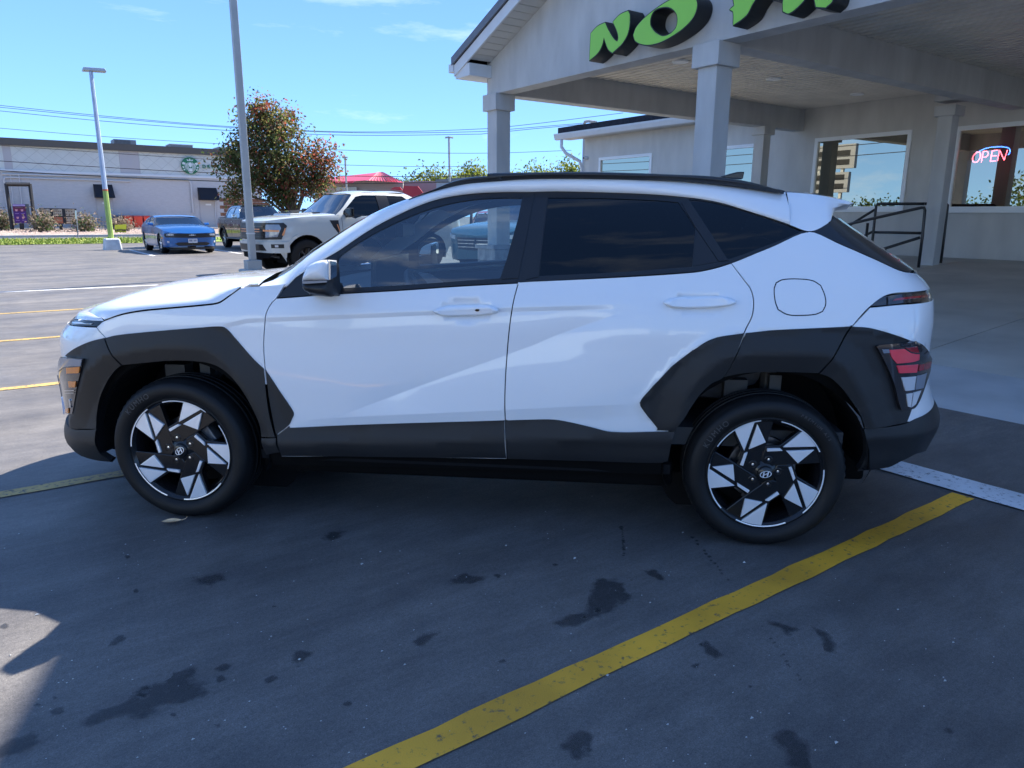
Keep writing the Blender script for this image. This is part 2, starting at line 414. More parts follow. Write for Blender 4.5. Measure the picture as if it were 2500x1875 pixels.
        if (flip is None and up+out < 0) or flip: bmesh.ops.reverse_faces(bm, faces=bm.faces)
        bm.to_mesh(o.data); bm.free()
        return o
def resample(pts, n):
    p = arr(pts); d = np.r_[0, np.cumsum(np.linalg.norm(np.diff(p, axis=0), axis=1))]; c = Curve1(np.c_[d, p]); return c(np.linspace(0, d[-1], n))
# ================================================================== SETTING
def sstep(a, b, x): t = max(0.0, min(1.0, (x-a)/(b-a))); return t*t*(3-2*t)
def gh(x, y):
    """height of the ground: level lot, rising to the shop and, far off, to the coffee shop"""
    a = 0.066*(min(max(x-5.6, 0.0), 9.9))*(1-sstep(13.0, 19.0, y))
    b = 0.023*min(max(y-42.0, 0.0), 30.0)
    return a+b
def on_ground(x, y, lift=0.0):
    p = on_z(x, y, 0)
    for _ in range(30): p = on_z(x, y, 0.5*(p[2]+gh(p[0], p[1])))
    p[2] = gh(p[0], p[1])+lift; return p

# ---- asphalt with wear
def asphalt_mat():
    m, nt, b = nodes_of('asphalt'); N = nt.nodes.new; K = nt.links.new
    t = N('ShaderNodeTexCoord')
    def noise(sc, det=4, rough=.55, vec=None):
        n = N('ShaderNodeTexNoise'); n.inputs['Scale'].default_value = sc; n.inputs['Detail'].default_value = det; n.inputs['Roughness'].default_value = rough
        K(vec or t.outputs['Object'], n.inputs['Vector']); return n.outputs['Fac']
    def ramp(f, p0, c0, p1, c1):
        r = N('ShaderNodeValToRGB'); e = r.color_ramp.elements; e[0].position = p0; e[1].position = p1; e[0].color = (*c0, 1); e[1].color = (*c1, 1); K(f, r.inputs['Fac']); return r.outputs['Color']
    def mul(a, c2, fac=1.0, mode='MULTIPLY'):
        q = N('ShaderNodeMixRGB'); q.blend_type = mode; q.inputs['Fac'].default_value = fac; K(a, q.inputs['Color1']); K(c2, q.inputs['Color2']); return q.outputs['Color']
    mpn = N('ShaderNodeMapping'); mpn.inputs['Scale'].default_value = (0.35, 1.6, 1); mpn.inputs['Rotation'].default_value = (0, 0, rad(-12)); K(t.outputs['Object'], mpn.inputs['Vector'])
    c = ramp(noise(.55, 5, .6), .3, (.120, .109, .100), .72, (.168, .153, .140))
    c = mul(c, ramp(noise(1.4, 6, .65, mpn.outputs[0]), .32, (.66, .66, .68), .68, (1.2, 1.2, 1.18)))
    c = mul(c, ramp(noise(230, 3, .8), .35, (.6, .6, .6), .68, (1.4, 1.4, 1.4)))
    c = mul(c, ramp(noise(70, 5, .8), .32, (.70, .70, .70), .70, (1.28, 1.28, 1.28)))
    c = mul(c, ramp(noise(4.5, 6, .7), .35, (.86, .86, .86), .66, (1.12, 1.12, 1.12)))
    mp3 = N('ShaderNodeMapping'); mp3.inputs['Scale'].default_value = (5, 26, 1); mp3.inputs['Rotation'].default_value = (0, 0, rad(50)); K(t.outputs['Object'], mp3.inputs['Vector'])
    c = mul(c, ramp(noise(1.0, 5, .7, mp3.outputs[0]), .4, (.88, .88, .88), .66, (1.1, 1.1, 1.1)), .8)
    sp = N('ShaderNodeTexVoronoi'); sp.inputs['Scale'].default_value = 26; K(t.outputs['Object'], sp.inputs['Vector'])
    c = mul(c, ramp(sp.outputs['Distance'], .02, (2.6, 2.5, 2.3), .05, (1, 1, 1)), .7)
    K(c, b.inputs['Base Color'])
    rr = ramp(noise(1.1, 5), .3, (.46, .46, .46), .7, (.66, .66, .66)); K(rr, b.inputs['Roughness'])
    bp = N('ShaderNodeBump'); bp.inputs['Strength'].default_value = .35; bp.inputs['Distance'].default_value = .004; K(noise(170, 4, .75), bp.inputs['Height'])
    bp2 = N('ShaderNodeBump'); bp2.inputs['Strength'].default_value = .25; bp2.inputs['Distance'].default_value = .012; K(noise(9, 5, .6), bp2.inputs['Height']); K(bp.outputs[0], bp2.inputs['Normal'])
    K(bp2.outputs[0], b.inputs['Normal'])
    return m
ASPH = asphalt_mat()
def sheet(name, xs, ys, m, lift=0.0, h=gh):
    V = [(x, y, h(x, y)+lift) for y in ys for x in xs]; n = len(xs)
    return link_mesh(name, V, [(j*n+i, j*n+i+1, (j+1)*n+i+1, (j+1)*n+i) for j in range(len(ys)-1) for i in range(n-1)], m, None, True)
xs = [-900, -300, -120, -60, -30]+[-14+1.0*i for i in range(0, 48)]+[40, 60, 120, 300, 900]
ys = [-900, -300, -120, -60, -30]+[-14+1.0*i for i in range(0, 87)]+[90, 120, 300, 900]
tag(sheet('ground', xs, ys, ASPH), kind='structure')

# ---- painted markings
def paint_mat(name, col, worn=.5):
    m, nt, b = nodes_of(name); N = nt.nodes.new; K = nt.links.new
    t = N('ShaderNodeTexCoord'); n = N('ShaderNodeTexNoise'); n.inputs['Scale'].default_value = 34; n.inputs['Detail'].default_value = 9; n.inputs['Roughness'].default_value = .72; K(t.outputs['Object'], n.inputs['Vector'])
    n2 = N('ShaderNodeTexNoise'); n2.inputs['Scale'].default_value = 2.2; n2.inputs['Detail'].default_value = 4; K(t.outputs['Object'], n2.inputs['Vector'])
    r = N('ShaderNodeValToRGB'); e = r.color_ramp.elements; e[0].position = .3; e[1].position = .7; e[0].color = (*[c*.62 for c in col], 1); e[1].color = (*col, 1); K(n2.outputs['Fac'], r.inputs['Fac'])
    r2 = N('ShaderNodeValToRGB'); e = r2.color_ramp.elements; e[0].position = .34+.16*worn-.08; e[1].position = .44+.16*worn-.08; K(n.outputs['Fac'], r2.inputs['Fac'])
    q = N('ShaderNodeMixRGB'); q.inputs['Color1'].default_value = (.07, .068, .062, 1); K(r2.outputs[0], q.inputs['Fac']); K(r.outputs[0], q.inputs['Color2']); K(q.outputs[0], b.inputs['Base Color'])
    b.inputs['Roughness'].default_value = .6
    bp = N('ShaderNodeBump'); bp.inputs['Strength'].default_value = .4; bp.inputs['Distance'].default_value = .004; n3 = N('ShaderNodeTexNoise'); n3.inputs['Scale'].default_value = 190; K(t.outputs['Object'], n3.inputs['Vector']); K(n3.outputs['Fac'], bp.inputs['Height']); K(bp.outputs[0], b.inputs['Normal'])
    return m
YEL = paint_mat('yellow_paint', (.98, .47, .03), .46); WHT = paint_mat('white_paint', (.82, .82, .82), .55); YEL2 = paint_mat('faded_yellow_paint', (.55, .36, .10), .8)
def strip(name, a, b, w, m, lift=.004, wob=.004):
    a, b = arr(a), arr(b); d = (b-a); L = np.linalg.norm(d); d /= L; n = np.array([-d[1], d[0]]); k = max(2, int(L/.12)); V = []
    for i in range(k+1):
        q = a+d*L*i/k
        for s in (-1, 1):
            e = q+n*s*(w/2+random.uniform(-wob, wob)); V.append((e[0], e[1], gh(e[0], e[1])+lift))
    return tag(link_mesh(name, V, [(2*i, 2*i+1, 2*i+3, 2*i+2) for i in range(k)], m), kind='structure')
strip('yellow_parking_line', (-6, 1.506), (3.97, 1.508), .106, YEL, .004, .005)
for yy in (4.36, 7.14, 9.95, 12.75): strip('yellow_parking_line', (-9, yy), (2.6 if yy < 5 else 3.9, yy), .105, YEL2)
strip('white_lane_line', (4.12, -8), (4.12, 9.0), .24, WHT, .008)
strip('white_lane_line', (-10, 16.35), (5.2, 16.35), .14, WHT)
for xx in (5.0, 8.0, 11.0, 14.0): strip('white_parking_line', (xx-.35, 28.2), (xx-.35, 33.6), .12, WHT)

# ---- concrete apron of separate slabs under the canopy
CONC = mat('concrete_apron', (.46, .43, .37), .8, var=.16, vscale=1.3, bump=.25, bscale=90, detail=8)
CONC2 = mat('concrete_apron_outer', (.42, .41, .39), .8, var=.14, vscale=2.0, bump=.3, bscale=90, detail=8)
apron = tag(empty('concrete_apron'), kind='structure')
gx = [5.62, 6.95, 10.0, 13.05, 15.44]; gy = [-12, -8.65, -5.65, -2.65, .35, 3.35, 6.35, 9.35, 12.3]
for i in range(len(gx)-1):
    for j in range(len(gy)-1):
        x0, x1, y0, y1 = gx[i]+.006, gx[i+1]-.006, gy[j]+.006, gy[j+1]-.006
        b = MB(); c4 = [(x0, y0), (x1, y0), (x1, y1), (x0, y1)]
        b.hexa([(x, y, gh(x, y)-.1) for x, y in c4], [(x, y, gh(x, y)+.012) for x, y in c4]); b.build('slab', CONC2 if i == 0 else CONC, apron)

# ================================================================== SHOP with gabled canopy
STUC = mat('stucco', (.49, .49, .48), .85, var=.12, vscale=2.2, bump=.5, bscale=140, detail=9, stretch=(1.6, 1.6, .5))
STUC_W = mat('stucco_wall', (.56, .54, .50), .85, var=.10, vscale=1.6, bump=.5, bscale=140, detail=8, stretch=(1.6, 1.6, .5))
TRIMW = mat('white_trim', (.62, .63, .63), .5, var=.04, vscale=5)
SHING = mat('dark_shingle', (.030, .033, .042), .9, spec=.15, var=.3, vscale=12, bump=.5, bscale=40)
VINYL = mat('vinyl_soffit', (.52, .51, .47), .55, var=.05, vscale=4)
CEILM = mat('ribbed_metal_ceiling', (.66, .61, .53), .5, metal=0.0, var=.1, vscale=2)
ALU = mat('window_frame_white', (.80, .81, .80), .4)
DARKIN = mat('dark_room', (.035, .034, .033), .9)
U0 = 7.0
canopy = empty('entrance_canopy', (U0, 5.97, 0), 0, 'grey stucco gabled entrance canopy on square columns in front of the shop', 'canopy')
def cbox(name, a, b, m, parent=canopy, bevel=.006):
    o = parent.location; return MB().box([a[i]-o[i] for i in range(3)], [b[i]-o[i] for i in range(3)]).build(name, m, parent, bevel=bevel)
bpy.context.view_layer.update()
STONE = mat('column_base_stone', (.30, .29, .28), .8, var=.25, vscale=9, bump=.6, bscale=25)
def column(x0, y0, w=.275, base=True, top=3.10):
    z0 = gh(x0, y0)-.05
    cbox('column', (x0, y0, z0), (x0+w, y0+w, top), STUC); cbox('column_capital', (x0-.055, y0-.055, top), (x0+w+.055, y0+w+.055, 3.352), STUC)
    if base:
        zb = gh(x0, y0); r_ = .13
        for k in range(4):     # courses of split stone round the foot
            for sx in range(2):
                for sy in range(2):
                    j = random.uniform(-.008, .008); cx = (w+2*r_)/2; ax = x0-r_+sx*cx; ay = y0-r_+sy*cx
                    cbox('stone', (ax+.004, ay+.004+j*0, zb+.2*k+.004-.02), (ax+cx-.004+j, ay+cx-.004, zb+.2*k+.196-.02), STONE, bevel=.008)
        cbox('stone_cap', (x0-r_-.03, y0-r_-.03, zb+.78), (x0+w+r_+.03, y0+w+r_+.03, zb+.85), STONE)
YL, YR, YP = 10.56, -3.96, 3.3
SL = .412; ZE = 3.96
column(U0, 10.285); column(U0, 5.83); column(U0, 1.375); column(U0, -3.08, base=False)
column(14.06, 6.43, .25, False, 3.18); column(14.06, 10.3, .25, False, 3.18)
# gable wall (front), beams, ceiling
ztop = lambda y: ZE+SL*(min(10.45, 2*YP-(-2.5))-YP) if False else ZE+SL*((10.42-YP)-abs(y-YP))
g = MB(); poly = [(YR, 3.352), (YL, 3.352), (YL, ztop(YL)-.0), (YP, ztop(YP)), (YR, ztop(YR))]
g.prism(poly, lambda y, z: (U0-U0, y-5.97, z), lambda y, z: (.275, y-5.97, z)); g.build('gable_wall', STUC, canopy)
for yb in (10.285, 5.83, 1.375): cbox('beam', (U0+.277, yb+.002, 3.345), (15.49, yb+.273, 3.82), STUC)
ceil_ = [(yb0, yb1) for yb0, yb1 in ((5.83+.273, 10.285), (1.375+.273, 5.83), (-3.9, 1.375))]
for y0, y1 in ceil_:       # ribbed sheet: ribs run along the front
    b = MB(); x = U0+.277; V = []; k = 0; xs_ = []
    while x < 15.4:
        xs_ += [(x, 3.80), (x+.09, 3.80), (x+.102, 3.838), (x+.158, 3.838)]; x += .17
    V = [(px-U0, yy-5.97, z) for px, z in xs_ for yy in (y0+.004, y1-.004)]
    link_mesh('ribbed_ceiling', V, [(2*i, 2*i+1, 2*i+3, 2*i+2) for i in range(len(xs_)-1)], CEILM, canopy)
    for xx in (9.2, 11.6, 14.3):
        b = MB().lathe([(.001, -.004), (.10, -.004), (.125, -.014), (.13, .012)], (xx-U0, (y0+y1)/2-5.97+.2, 3.79), 'z', 20); b.build('downlight', mat('downlight_white', (.85, .85, .83), .4), canopy)
# roof: two slopes with overhang, fascia boards, soffit planks
XF = 6.56; ov = .34
for sgn, yE in ((1, YL+ov), (-1, YR-ov)):
    zEv = ztop(YL)-SL*ov
    b = MB(); n_ = np.array([-SL, 1.0]); 
    p4 = [(YP, ztop(YP)+.05), (yE, ztop(YL)-SL*ov+.05), (yE, ztop(YL)-SL*ov+.16), (YP, ztop(YP)+.16)]
    b.prism(p4, lambda y, z: (XF-.0-U0, y-5.97, z), lambda y, z: (15.9-U0, y-5.97, z)); b.build('roof_slope', SHING, canopy)
    b = MB().prism([(YP, ztop(YP)+.052), (yE+sgn*.01, ztop(YL)-SL*ov+.052), (yE+sgn*.01, ztop(YL)-SL*ov+.17), (YP, ztop(YP)+.17)], lambda y, z: (XF-.035-U0, y-5.97, z), lambda y, z: (XF-.004-U0, y-5.97, z)); b.build('drip_edge', mat('roof_edge_grey', (.13, .14, .165), .5), canopy)
    p4 = [(YP, ztop(YP)-.12), (yE-sgn*.02, ztop(YL)-SL*ov-.12), (yE-sgn*.02, ztop(YL)-SL*ov+.048), (YP, ztop(YP)+.048)]
    b = MB().prism(p4, lambda y, z: (XF-U0, y-5.97, z), lambda y, z: (XF+.03-U0, y-5.97, z)); b.build('rake_fascia', TRIMW, canopy)
    y = YL-.1 if sgn > 0 else YR+.1; k = 0
    while abs(y-YP) > .15 and k < 48:
        y1 = y-sgn*.145; za, zb = ztop(y)-.1, ztop(y1)-.1
        b = MB().prism([(y-sgn*.011, za), (y1+sgn*.011, zb), (y1+sgn*.011, zb+.02), (y-sgn*.011, za+.02)], lambda yy, z: (XF+.032-U0, yy-5.97, z), lambda yy, z: (U0-.002-U0, yy-5.97, z))
        b.build('soffit_board', VINYL, canopy); y = y1; k += 1
    yo = yE
    cbox('eave_box', (XF+.02, min(YL-.12, yo) if sgn > 0 else min(yo, YR+.12), zEv-.16), (7.3, max(YL-.12, yo-.03) if sgn > 0 else max(yo+.03, YR+.12), zEv+.03), TRIMW)
    cbox('gutter', (XF-.02, yo-.02 if sgn > 0 else yo-.12, zEv-.05), (15.9, yo+.12 if sgn > 0 else yo+.02, zEv+.08), TRIMW)
g = MB(); g.prism([(YR, 3.83), (YL, 3.83), (YL, ztop(YL)+.04), (YP, ztop(YP)+.04), (YR, ztop(YR)+.04)], lambda y, z: (15.52-U0, y-5.97, z), lambda y, z: (15.8-U0, y-5.97, z)); g.build('rear_gable_wall', STUC, canopy)
cbox('ceiling_deck', (U0+.28, YR+.05, 3.85), (15.5, YL-.02, 3.88), STUC)
cbox('rear_beam', (13.98, 5.9+.21, 3.43), (14.4, 6.75, 3.79), STUC)

# ---- sign letters on the gable: green faces, black returns
GREEN = mat('sign_green', (.28, .62, .07), .35, spec=.4); BLACK = mat('sign_black', (.012, .012, .012), .5)
sign = empty('sign_letters', (U0-.26, 8.0, 3.4), 0, 'large green brush letters with black sides on the canopy gable reading NO H', 'sign')
LET = [(zB((1125, 430), (1133, 235), (1180, 185), (1235, 157), (1262, 215), (1300, 275), (1325, 293), (1332, 270), (1325, 225), (1292, 150), (1340, 100), (1400, 70), (1412, 100), (1410, 180), (1395, 245), (1355, 310), (1290, 373), (1262, 350), (1242, 305), (1228, 262), (1215, 320), (1185, 375)), None),
       (zB((1440, 245), (1455, 285), (1500, 308), (1560, 312), (1640, 290), (1730, 240), (1810, 180), (1870, 110), (1895, 40), (1890, -10), (1860, -40), (1800, -45), (1720, -20), (1620, 40), (1520, 120), (1460, 190)),
        zB((1560, 160), (1565, 110), (1590, 65), (1640, 42), (1700, 42), (1745, 80), (1757, 130), (1745, 190), (1700, 235), (1650, 250), (1600, 225), (1570, 190))),
       (z3((54, 43), (80, 20), (72, -40), (85, -160), (150, -220), (230, -240), (200, -120), (225, -120), (300, -170), (330, -300), (420, -330), (380, -150), (355, -20), (420, 58) if False else (300, -20), (362, 50) if False else (285, -60), (225, -50), (185, 10), (150, 75), (75, 133), (74, 58)), None),
       (z3((362, 50), (364, -20), (420, -200), (520, -300), (640, -330), (670, -200), (650, -20), (610, 25), (553, 22), (540, -40), (500, -40), (470, 0), (400, 60)), None)]
for pts, hole in LET:
    f = lambda q: np.array([on_x(x, y, U0-.255)[1:] for x, y in q])
    pl = smooth_poly(f(pts), True, 50, 5); ho = [smooth_poly(f(hole), True, 60, 4)] if hole else []
    V, T, loops = fill(pl, .5, ho); ox, oy, oz = sign.location
    vv = [(0, a-oy, b_-oz) for a, b_ in V]; ff = list(T); o = link_mesh('letter_face', vv, ff, GREEN, sign)
    bm = bmesh.new(); bm.from_mesh(o.data); bmesh.ops.recalc_face_normals(bm, faces=bm.faces)
    if sum(q.normal.x for q in bm.faces) > 0: bmesh.ops.reverse_faces(bm, faces=bm.faces)
    bm.to_mesh(o.data); bm.free()
    b = MB()
    for lp in [pl]+ho:
        n = len(lp); q = inset_poly(lp, -.012 if lp is pl else .012)
        b.add([(.004, a-oy, c-oz) for a, c in lp]+[(.004, a-oy, c-oz) for a, c in q]+[(.25, a-oy, c-oz) for a, c in q],
              [(i, (i+1) % n, n+(i+1) % n, n+i) for i in range(n)]+[(n+i, n+(i+1) % n, 2*n+(i+1) % n, 2*n+i) for i in range(n)])
    b.build('letter_return', BLACK, sign)

# ---- shop wall with windows
XW = 15.5
shop = empty('shop_building', (XW, 8, 0), 0, 'low grey stucco shop with white framed windows behind the canopy', 'building')
WIN = [(15.01, 17.18, 1.62, 3.15), (11.42, 12.9, 1.62, 3.15), (7.84, 9.95, 1.60, 3.14), (4.75, 6.97, 1.58, 3.12), (.9, 3.1, 1.58, 3.12)]
outer = [(-8, .3), (17.9, 0.0), (17.9, 3.86), (-8, 3.86)]
V, T, L_ = fill(arr(outer), 30, [arr([(a, c), (b_, c), (b_, d), (a, d)]) for a, b_, c, d in WIN])
link_mesh('wall', [(0, y-8, z) for y, z in V], [t for t in T], STUC_W, shop)
b = MB()
for a, b_, c, d in WIN:
    for (p, q) in (((a, c), (b_, c)), ((b_, c), (b_, d)), ((b_, d), (a, d)), ((a, d), (a, c))):
        b.add([(0, p[0]-8, p[1]), (0, q[0]-8, q[1]), (.14, q[0]-8, q[1]), (.14, p[0]-8, p[1])], [(0, 1, 2, 3)])
b.build('window_reveal', STUC_W, shop)
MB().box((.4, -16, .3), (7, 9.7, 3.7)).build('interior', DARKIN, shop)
MB().box((.002, 9.9-.02, 0), (9, 9.9, 3.86)).build('end_wall', STUC_W, shop)
WGL = glass('shop_glass', (.22, .25, .25), .42, gcol=(1.0, .92, .72))
for a, b_, c, d in WIN:
    w = MB(); t = .06
    w.box((-.03, a-8-.02, c-.02), (.05, b_-8+.02, c+t)); w.box((-.03, a-8-.02, d-t), (.05, b_-8+.02, d+.02)); w.box((-.03, a-8-.02, c+t), (.05, a-8+t, d-t)); w.box((-.03, b_-8-t, c+t), (.05, b_-8+.02, d-t))
    fr = w.build('window_frame', ALU, shop)
    MB().add([(.018, a-8+t-.01, c+t-.01), (.018, b_-8-t+.01, c+t-.01), (.018, b_-8-t+.01, d-t+.01), (.018, a-8+t-.01, d-t+.01)], [(0, 3, 2, 1)]).build('pane', WGL, fr, fix=False)
    MB().box((-.06, a-8-.05, c-.055), (.02, b_-8+.05, c-.022)).build('window_sill', ALU, shop)
# wing roof with gutter, downspout
b = MB().prism([(-.42, 3.86), (-.42, 3.98), (1.6, 4.32), (6.5, 4.32), (6.5, 3.9)], lambda x, z: (x, 2.66, z), lambda x, z: (x, 10.65, z)); b.build('wing_roof', SHING, shop)
for k in range(5):
    xx = -.44+k*.16; zz = 3.985+(xx+.42)*.168
    MB().prism([(xx, zz+.002), (xx, zz+.022), (xx+.17, zz+.072), (xx+.17, zz+.05)], lambda x, z: (x, 2.64, z), lambda x, z: (x, 10.66, z)).build('shingle_course', SHING, shop)
for k in range(5): MB().box((-.47, 2.66+k*1.6+.005, 3.955), (-.41, 2.66+(k+1)*1.6-.005, 4.13)).build('roof_edge', SHING, shop)
MB().box((-.42, 2.66, 3.78), (.0, 10.6, 3.858)).build('soffit', VINYL, shop)
MB().prism([(-.56, 3.90), (-.52, 3.78), (-.43, 3.76), (-.43, 3.95), (-.56, 3.95)], lambda x, z: (x, 2.66, z), lambda x, z: (x, 10.75, z)).build('gutter', TRIMW, shop)
MB().tube([(-.48, 10.45, 3.77), (-.48, 10.45, 3.55), (-.42, 10.3, 3.35), (-.1, 9.98, 3.1), (-.05, 9.95, 2.9), (-.05, 9.95, .4)], .05, 10).build('downspout', TRIMW, shop, smooth=True)
c_ = on_x(*zB((1100, 1133))[0], XW-.1)
b = MB(); b.lathe([(.001, -.06), (.045, -.055), (.06, -.02), (.06, .1)], (-.1, c_[1]-8, c_[2]), 'x', 16); b.build('security_camera', TRIMW, shop, smooth=True, auto=40)
b = MB(); b.lathe([(.001, -.075), (.028, -.072), (.034, -.05)], (-.1, c_[1]-8, c_[2]), 'x', 14); b.build('camera_lens', BLACK, shop, smooth=True)

# ---- neon OPEN sign behind the window glass
PINK = mat('neon_red', (.8, .1, .12), .4, emit=(1.0, .10, .14), estr=9.0); NBLUE = mat('neon_blue', (.1, .2, .8), .4, emit=(.06, .2, 1.0), estr=8.0)
neon = empty('neon_open_sign', (XW+.1, 5.8, 2.6), 0, 'neon sign reading OPEN in red under a blue arc inside the window', 'neon sign')
def nl(pts, m, name, r=.008):
    P = [on_x(x, y, XW+.08) for x, y in z3(*pts)]; P = resample(P, max(4, 3*len(P)))
    MB().tube([(-.02, q[1]-5.8, q[2]-2.6) for q in P], r, 6).build(name, m, neon, smooth=True)
nl([(1490, 855), (1475, 870), (1467, 892), (1473, 910), (1488, 912), (1505, 895), (1513, 870), (1505, 853), (1490, 855)], PINK, 'letter')
nl([(1518, 912), (1528, 850)], PINK, 'letter'); nl([(1528, 850), (1550, 848), (1558, 862), (1545, 880), (1523, 882)], PINK, 'letter')
nl([(1570, 905), (1580, 845)], PINK, 'letter'); nl([(1580, 845), (1612, 840)], PINK, 'letter'); nl([(1575, 875), (1605, 872)], PINK, 'letter'); nl([(1570, 905), (1602, 903)], PINK, 'letter')
nl([(1612, 903), (1623, 840)], PINK, 'letter'); nl([(1623, 840), (1650, 898)], PINK, 'letter'); nl([(1650, 898), (1668, 838)], PINK, 'letter')
nl([(1505, 848), (1540, 832), (1600, 822), (1650, 822), (1680, 832), (1684, 850), (1672, 868)], NBLUE, 'arc')

MB().box((.0, -.12, -.06), (.03, .12, .0)).build('transformer', BLACK, neon).location = (.03, .1, -.32)
MB().tube([(.04, .1, -.33), (.06, .12, -.6), (.05, .05, -.95)], .005, 5).build('cord', BLACK, neon)
MB().tube([(.0, .35, .25), (.0, .33, .5)], .002, 4).build('chain', BLACK, neon); MB().tube([(.0, -.35, .25), (.0, -.33, .5)], .002, 4).build('chain', BLACK, neon)
# ---- handrail of the ramp
RAIL = mat('dark_handrail', (.02, .02, .022), .35, spec=.5)
rail = empty('handrail', (13.3, 6.4, .58), 0, 'black tube handrail of the ramp beside the column', 'handrail')
def rl(pts, name='rail', X=13.3, r=.026):
    P = [on_x(x, y, X) for x, y in zE(*pts)]
    MB().tube([(q[0]-13.3, q[1]-6.4, q[2]-.58) for q in P], r, 8).build(name, RAIL, rail, smooth=True)
rl([(1215, 672), (1240, 460), (1255, 285), (1248, 268), (1230, 268), (1050, 310), (860, 355), (640, 410)])
rl([(1222, 470), (1005, 540), (700, 640)], 'lower_rail'); rl([(870, 375), (845, 620)], 'post')
rl([(880, 660), (905, 470), (925, 260), (935, 246), (960, 243), (1250, 242)], 'rail', 14.4); rl([(915, 437), (1230, 440)], 'lower_rail', 14.4); rl([(915, 285), (765, 380), (600, 480)], 'rail', 14.4); rl([(910, 430), (880, 445), (700, 540)], 'lower_rail', 14.4)
rail2 = empty('handrail', (14.4, 5.9, .6), 0, 'single black railing post behind the column by the OPEN window', 'handrail')
P = [on_x(x, y, 14.5) for x, y in zE((1365, 640), (1385, 470), (1405, 280), (1408, 250), (1395, 238))]
MB().tube([(q[0]-14.4, q[1]-5.9, q[2]-.6) for q in P], .026, 8).build('rail', RAIL, rail2, smooth=True)
MB().tube([(.1, P[-1][1]-5.9, P[-1][2]-.6), (.1, P[-1][1]-5.9+1.2, P[-1][2]-.6)], .026, 8).build('rail', RAIL, rail2, smooth=True)
# ================================================================== THE WHITE CAR
WHITE = mat('white_paint_car', (.79, .795, .80), .36, coat=1.0, spec=.5)
PLAS = mat('black_cladding_plastic', (.012, .0125, .014), .48, spec=.42, var=.12, vscale=5, bump=.12, bscale=700)
GBLK = mat('gloss_black', (.008, .008, .009), .18, spec=.5)
TRIMB = mat('window_trim_black', (.012, .013, .015), .28, spec=.5)
VOID = mat('void_black', (.004, .004, .004), .9, spec=.1)
RUB = mat('tyre_rubber', (.0075, .0075, .008), .55, spec=.3, var=.2, vscale=10, bump=.1, bscale=120)
SILV = mat('machined_alloy', (.88, .89, .91), .30, metal=.45, coat=.6)
CHRM = mat('chrome', (.75, .76, .78), .08, metal=1.0)
LINER = mat('wheel_liner', (.010, .010, .011), .9, spec=.1)
KYAW = .103438; KHUB = .888
_ex = (math.cos(KYAW), -math.sin(KYAW)); _ey = (-math.sin(KYAW), -math.cos(KYAW))
_o = (-1.55174-KHUB*_ey[0], 3.21228-KHUB*_ey[1])
c2w = lambda a, b: (a*SA+b*CA, -a*CA+b*SA)
KO = (*c2w(*_o), 0.0); _h = c2w(*_ex); KH = math.atan2(_h[1], _h[0])
# ---- shell
plan = [(-.875, 0), (-.87, .2), (-.85, .38), (-.80, .53), (-.715, .655), (-.60, .755), (-.46, .825), (-.3, .862), (-.1, .880), (.3, .886), (.8, .888), (1.4, .888), (2.1, .888), (2.5, .886),
        (2.8, .874), (3.0, .855), (3.15, .825), (3.26, .77), (3.345, .68), (3.41, .56), (3.455, .42), (3.48, .25), (3.49, 0)]
insetK = [(.1, .10), (.2, .05), (.28, .02), (.36, .002), (.45, .006), (.55, .004), (.7, .0), (.85, .0), (.95, .004), (1.0, .012), (1.05, .026), (1.1, .045), (1.2, .093), (1.3, .147), (1.4, .212), (1.5, .29), (1.6, .40), (1.75, .5)]
dfK = [(.1, .06), (.2, -.02), (.26, -.05), (.34, -.03), (.45, .0), (.75, .0), (.82, .01), (.88, .06), (.94, .15), (1.0, .27), (1.1, .5), (1.75, 1.3)]
drK = [(.1, -.1), (.25, .0), (.4, .06), (.55, .075), (.62, .045), (.7, .015), (.85, .0), (1.0, .0), (1.08, -.012), (1.14, -.05), (1.2, -.13), (1.3, -.30), (1.4, -.46), (1.5, -.6), (1.75, -.8)]
KS = Shell(plan, insetK, dfK, drK, (KO, KH, -1), xf0=-.05, xr0=2.55)
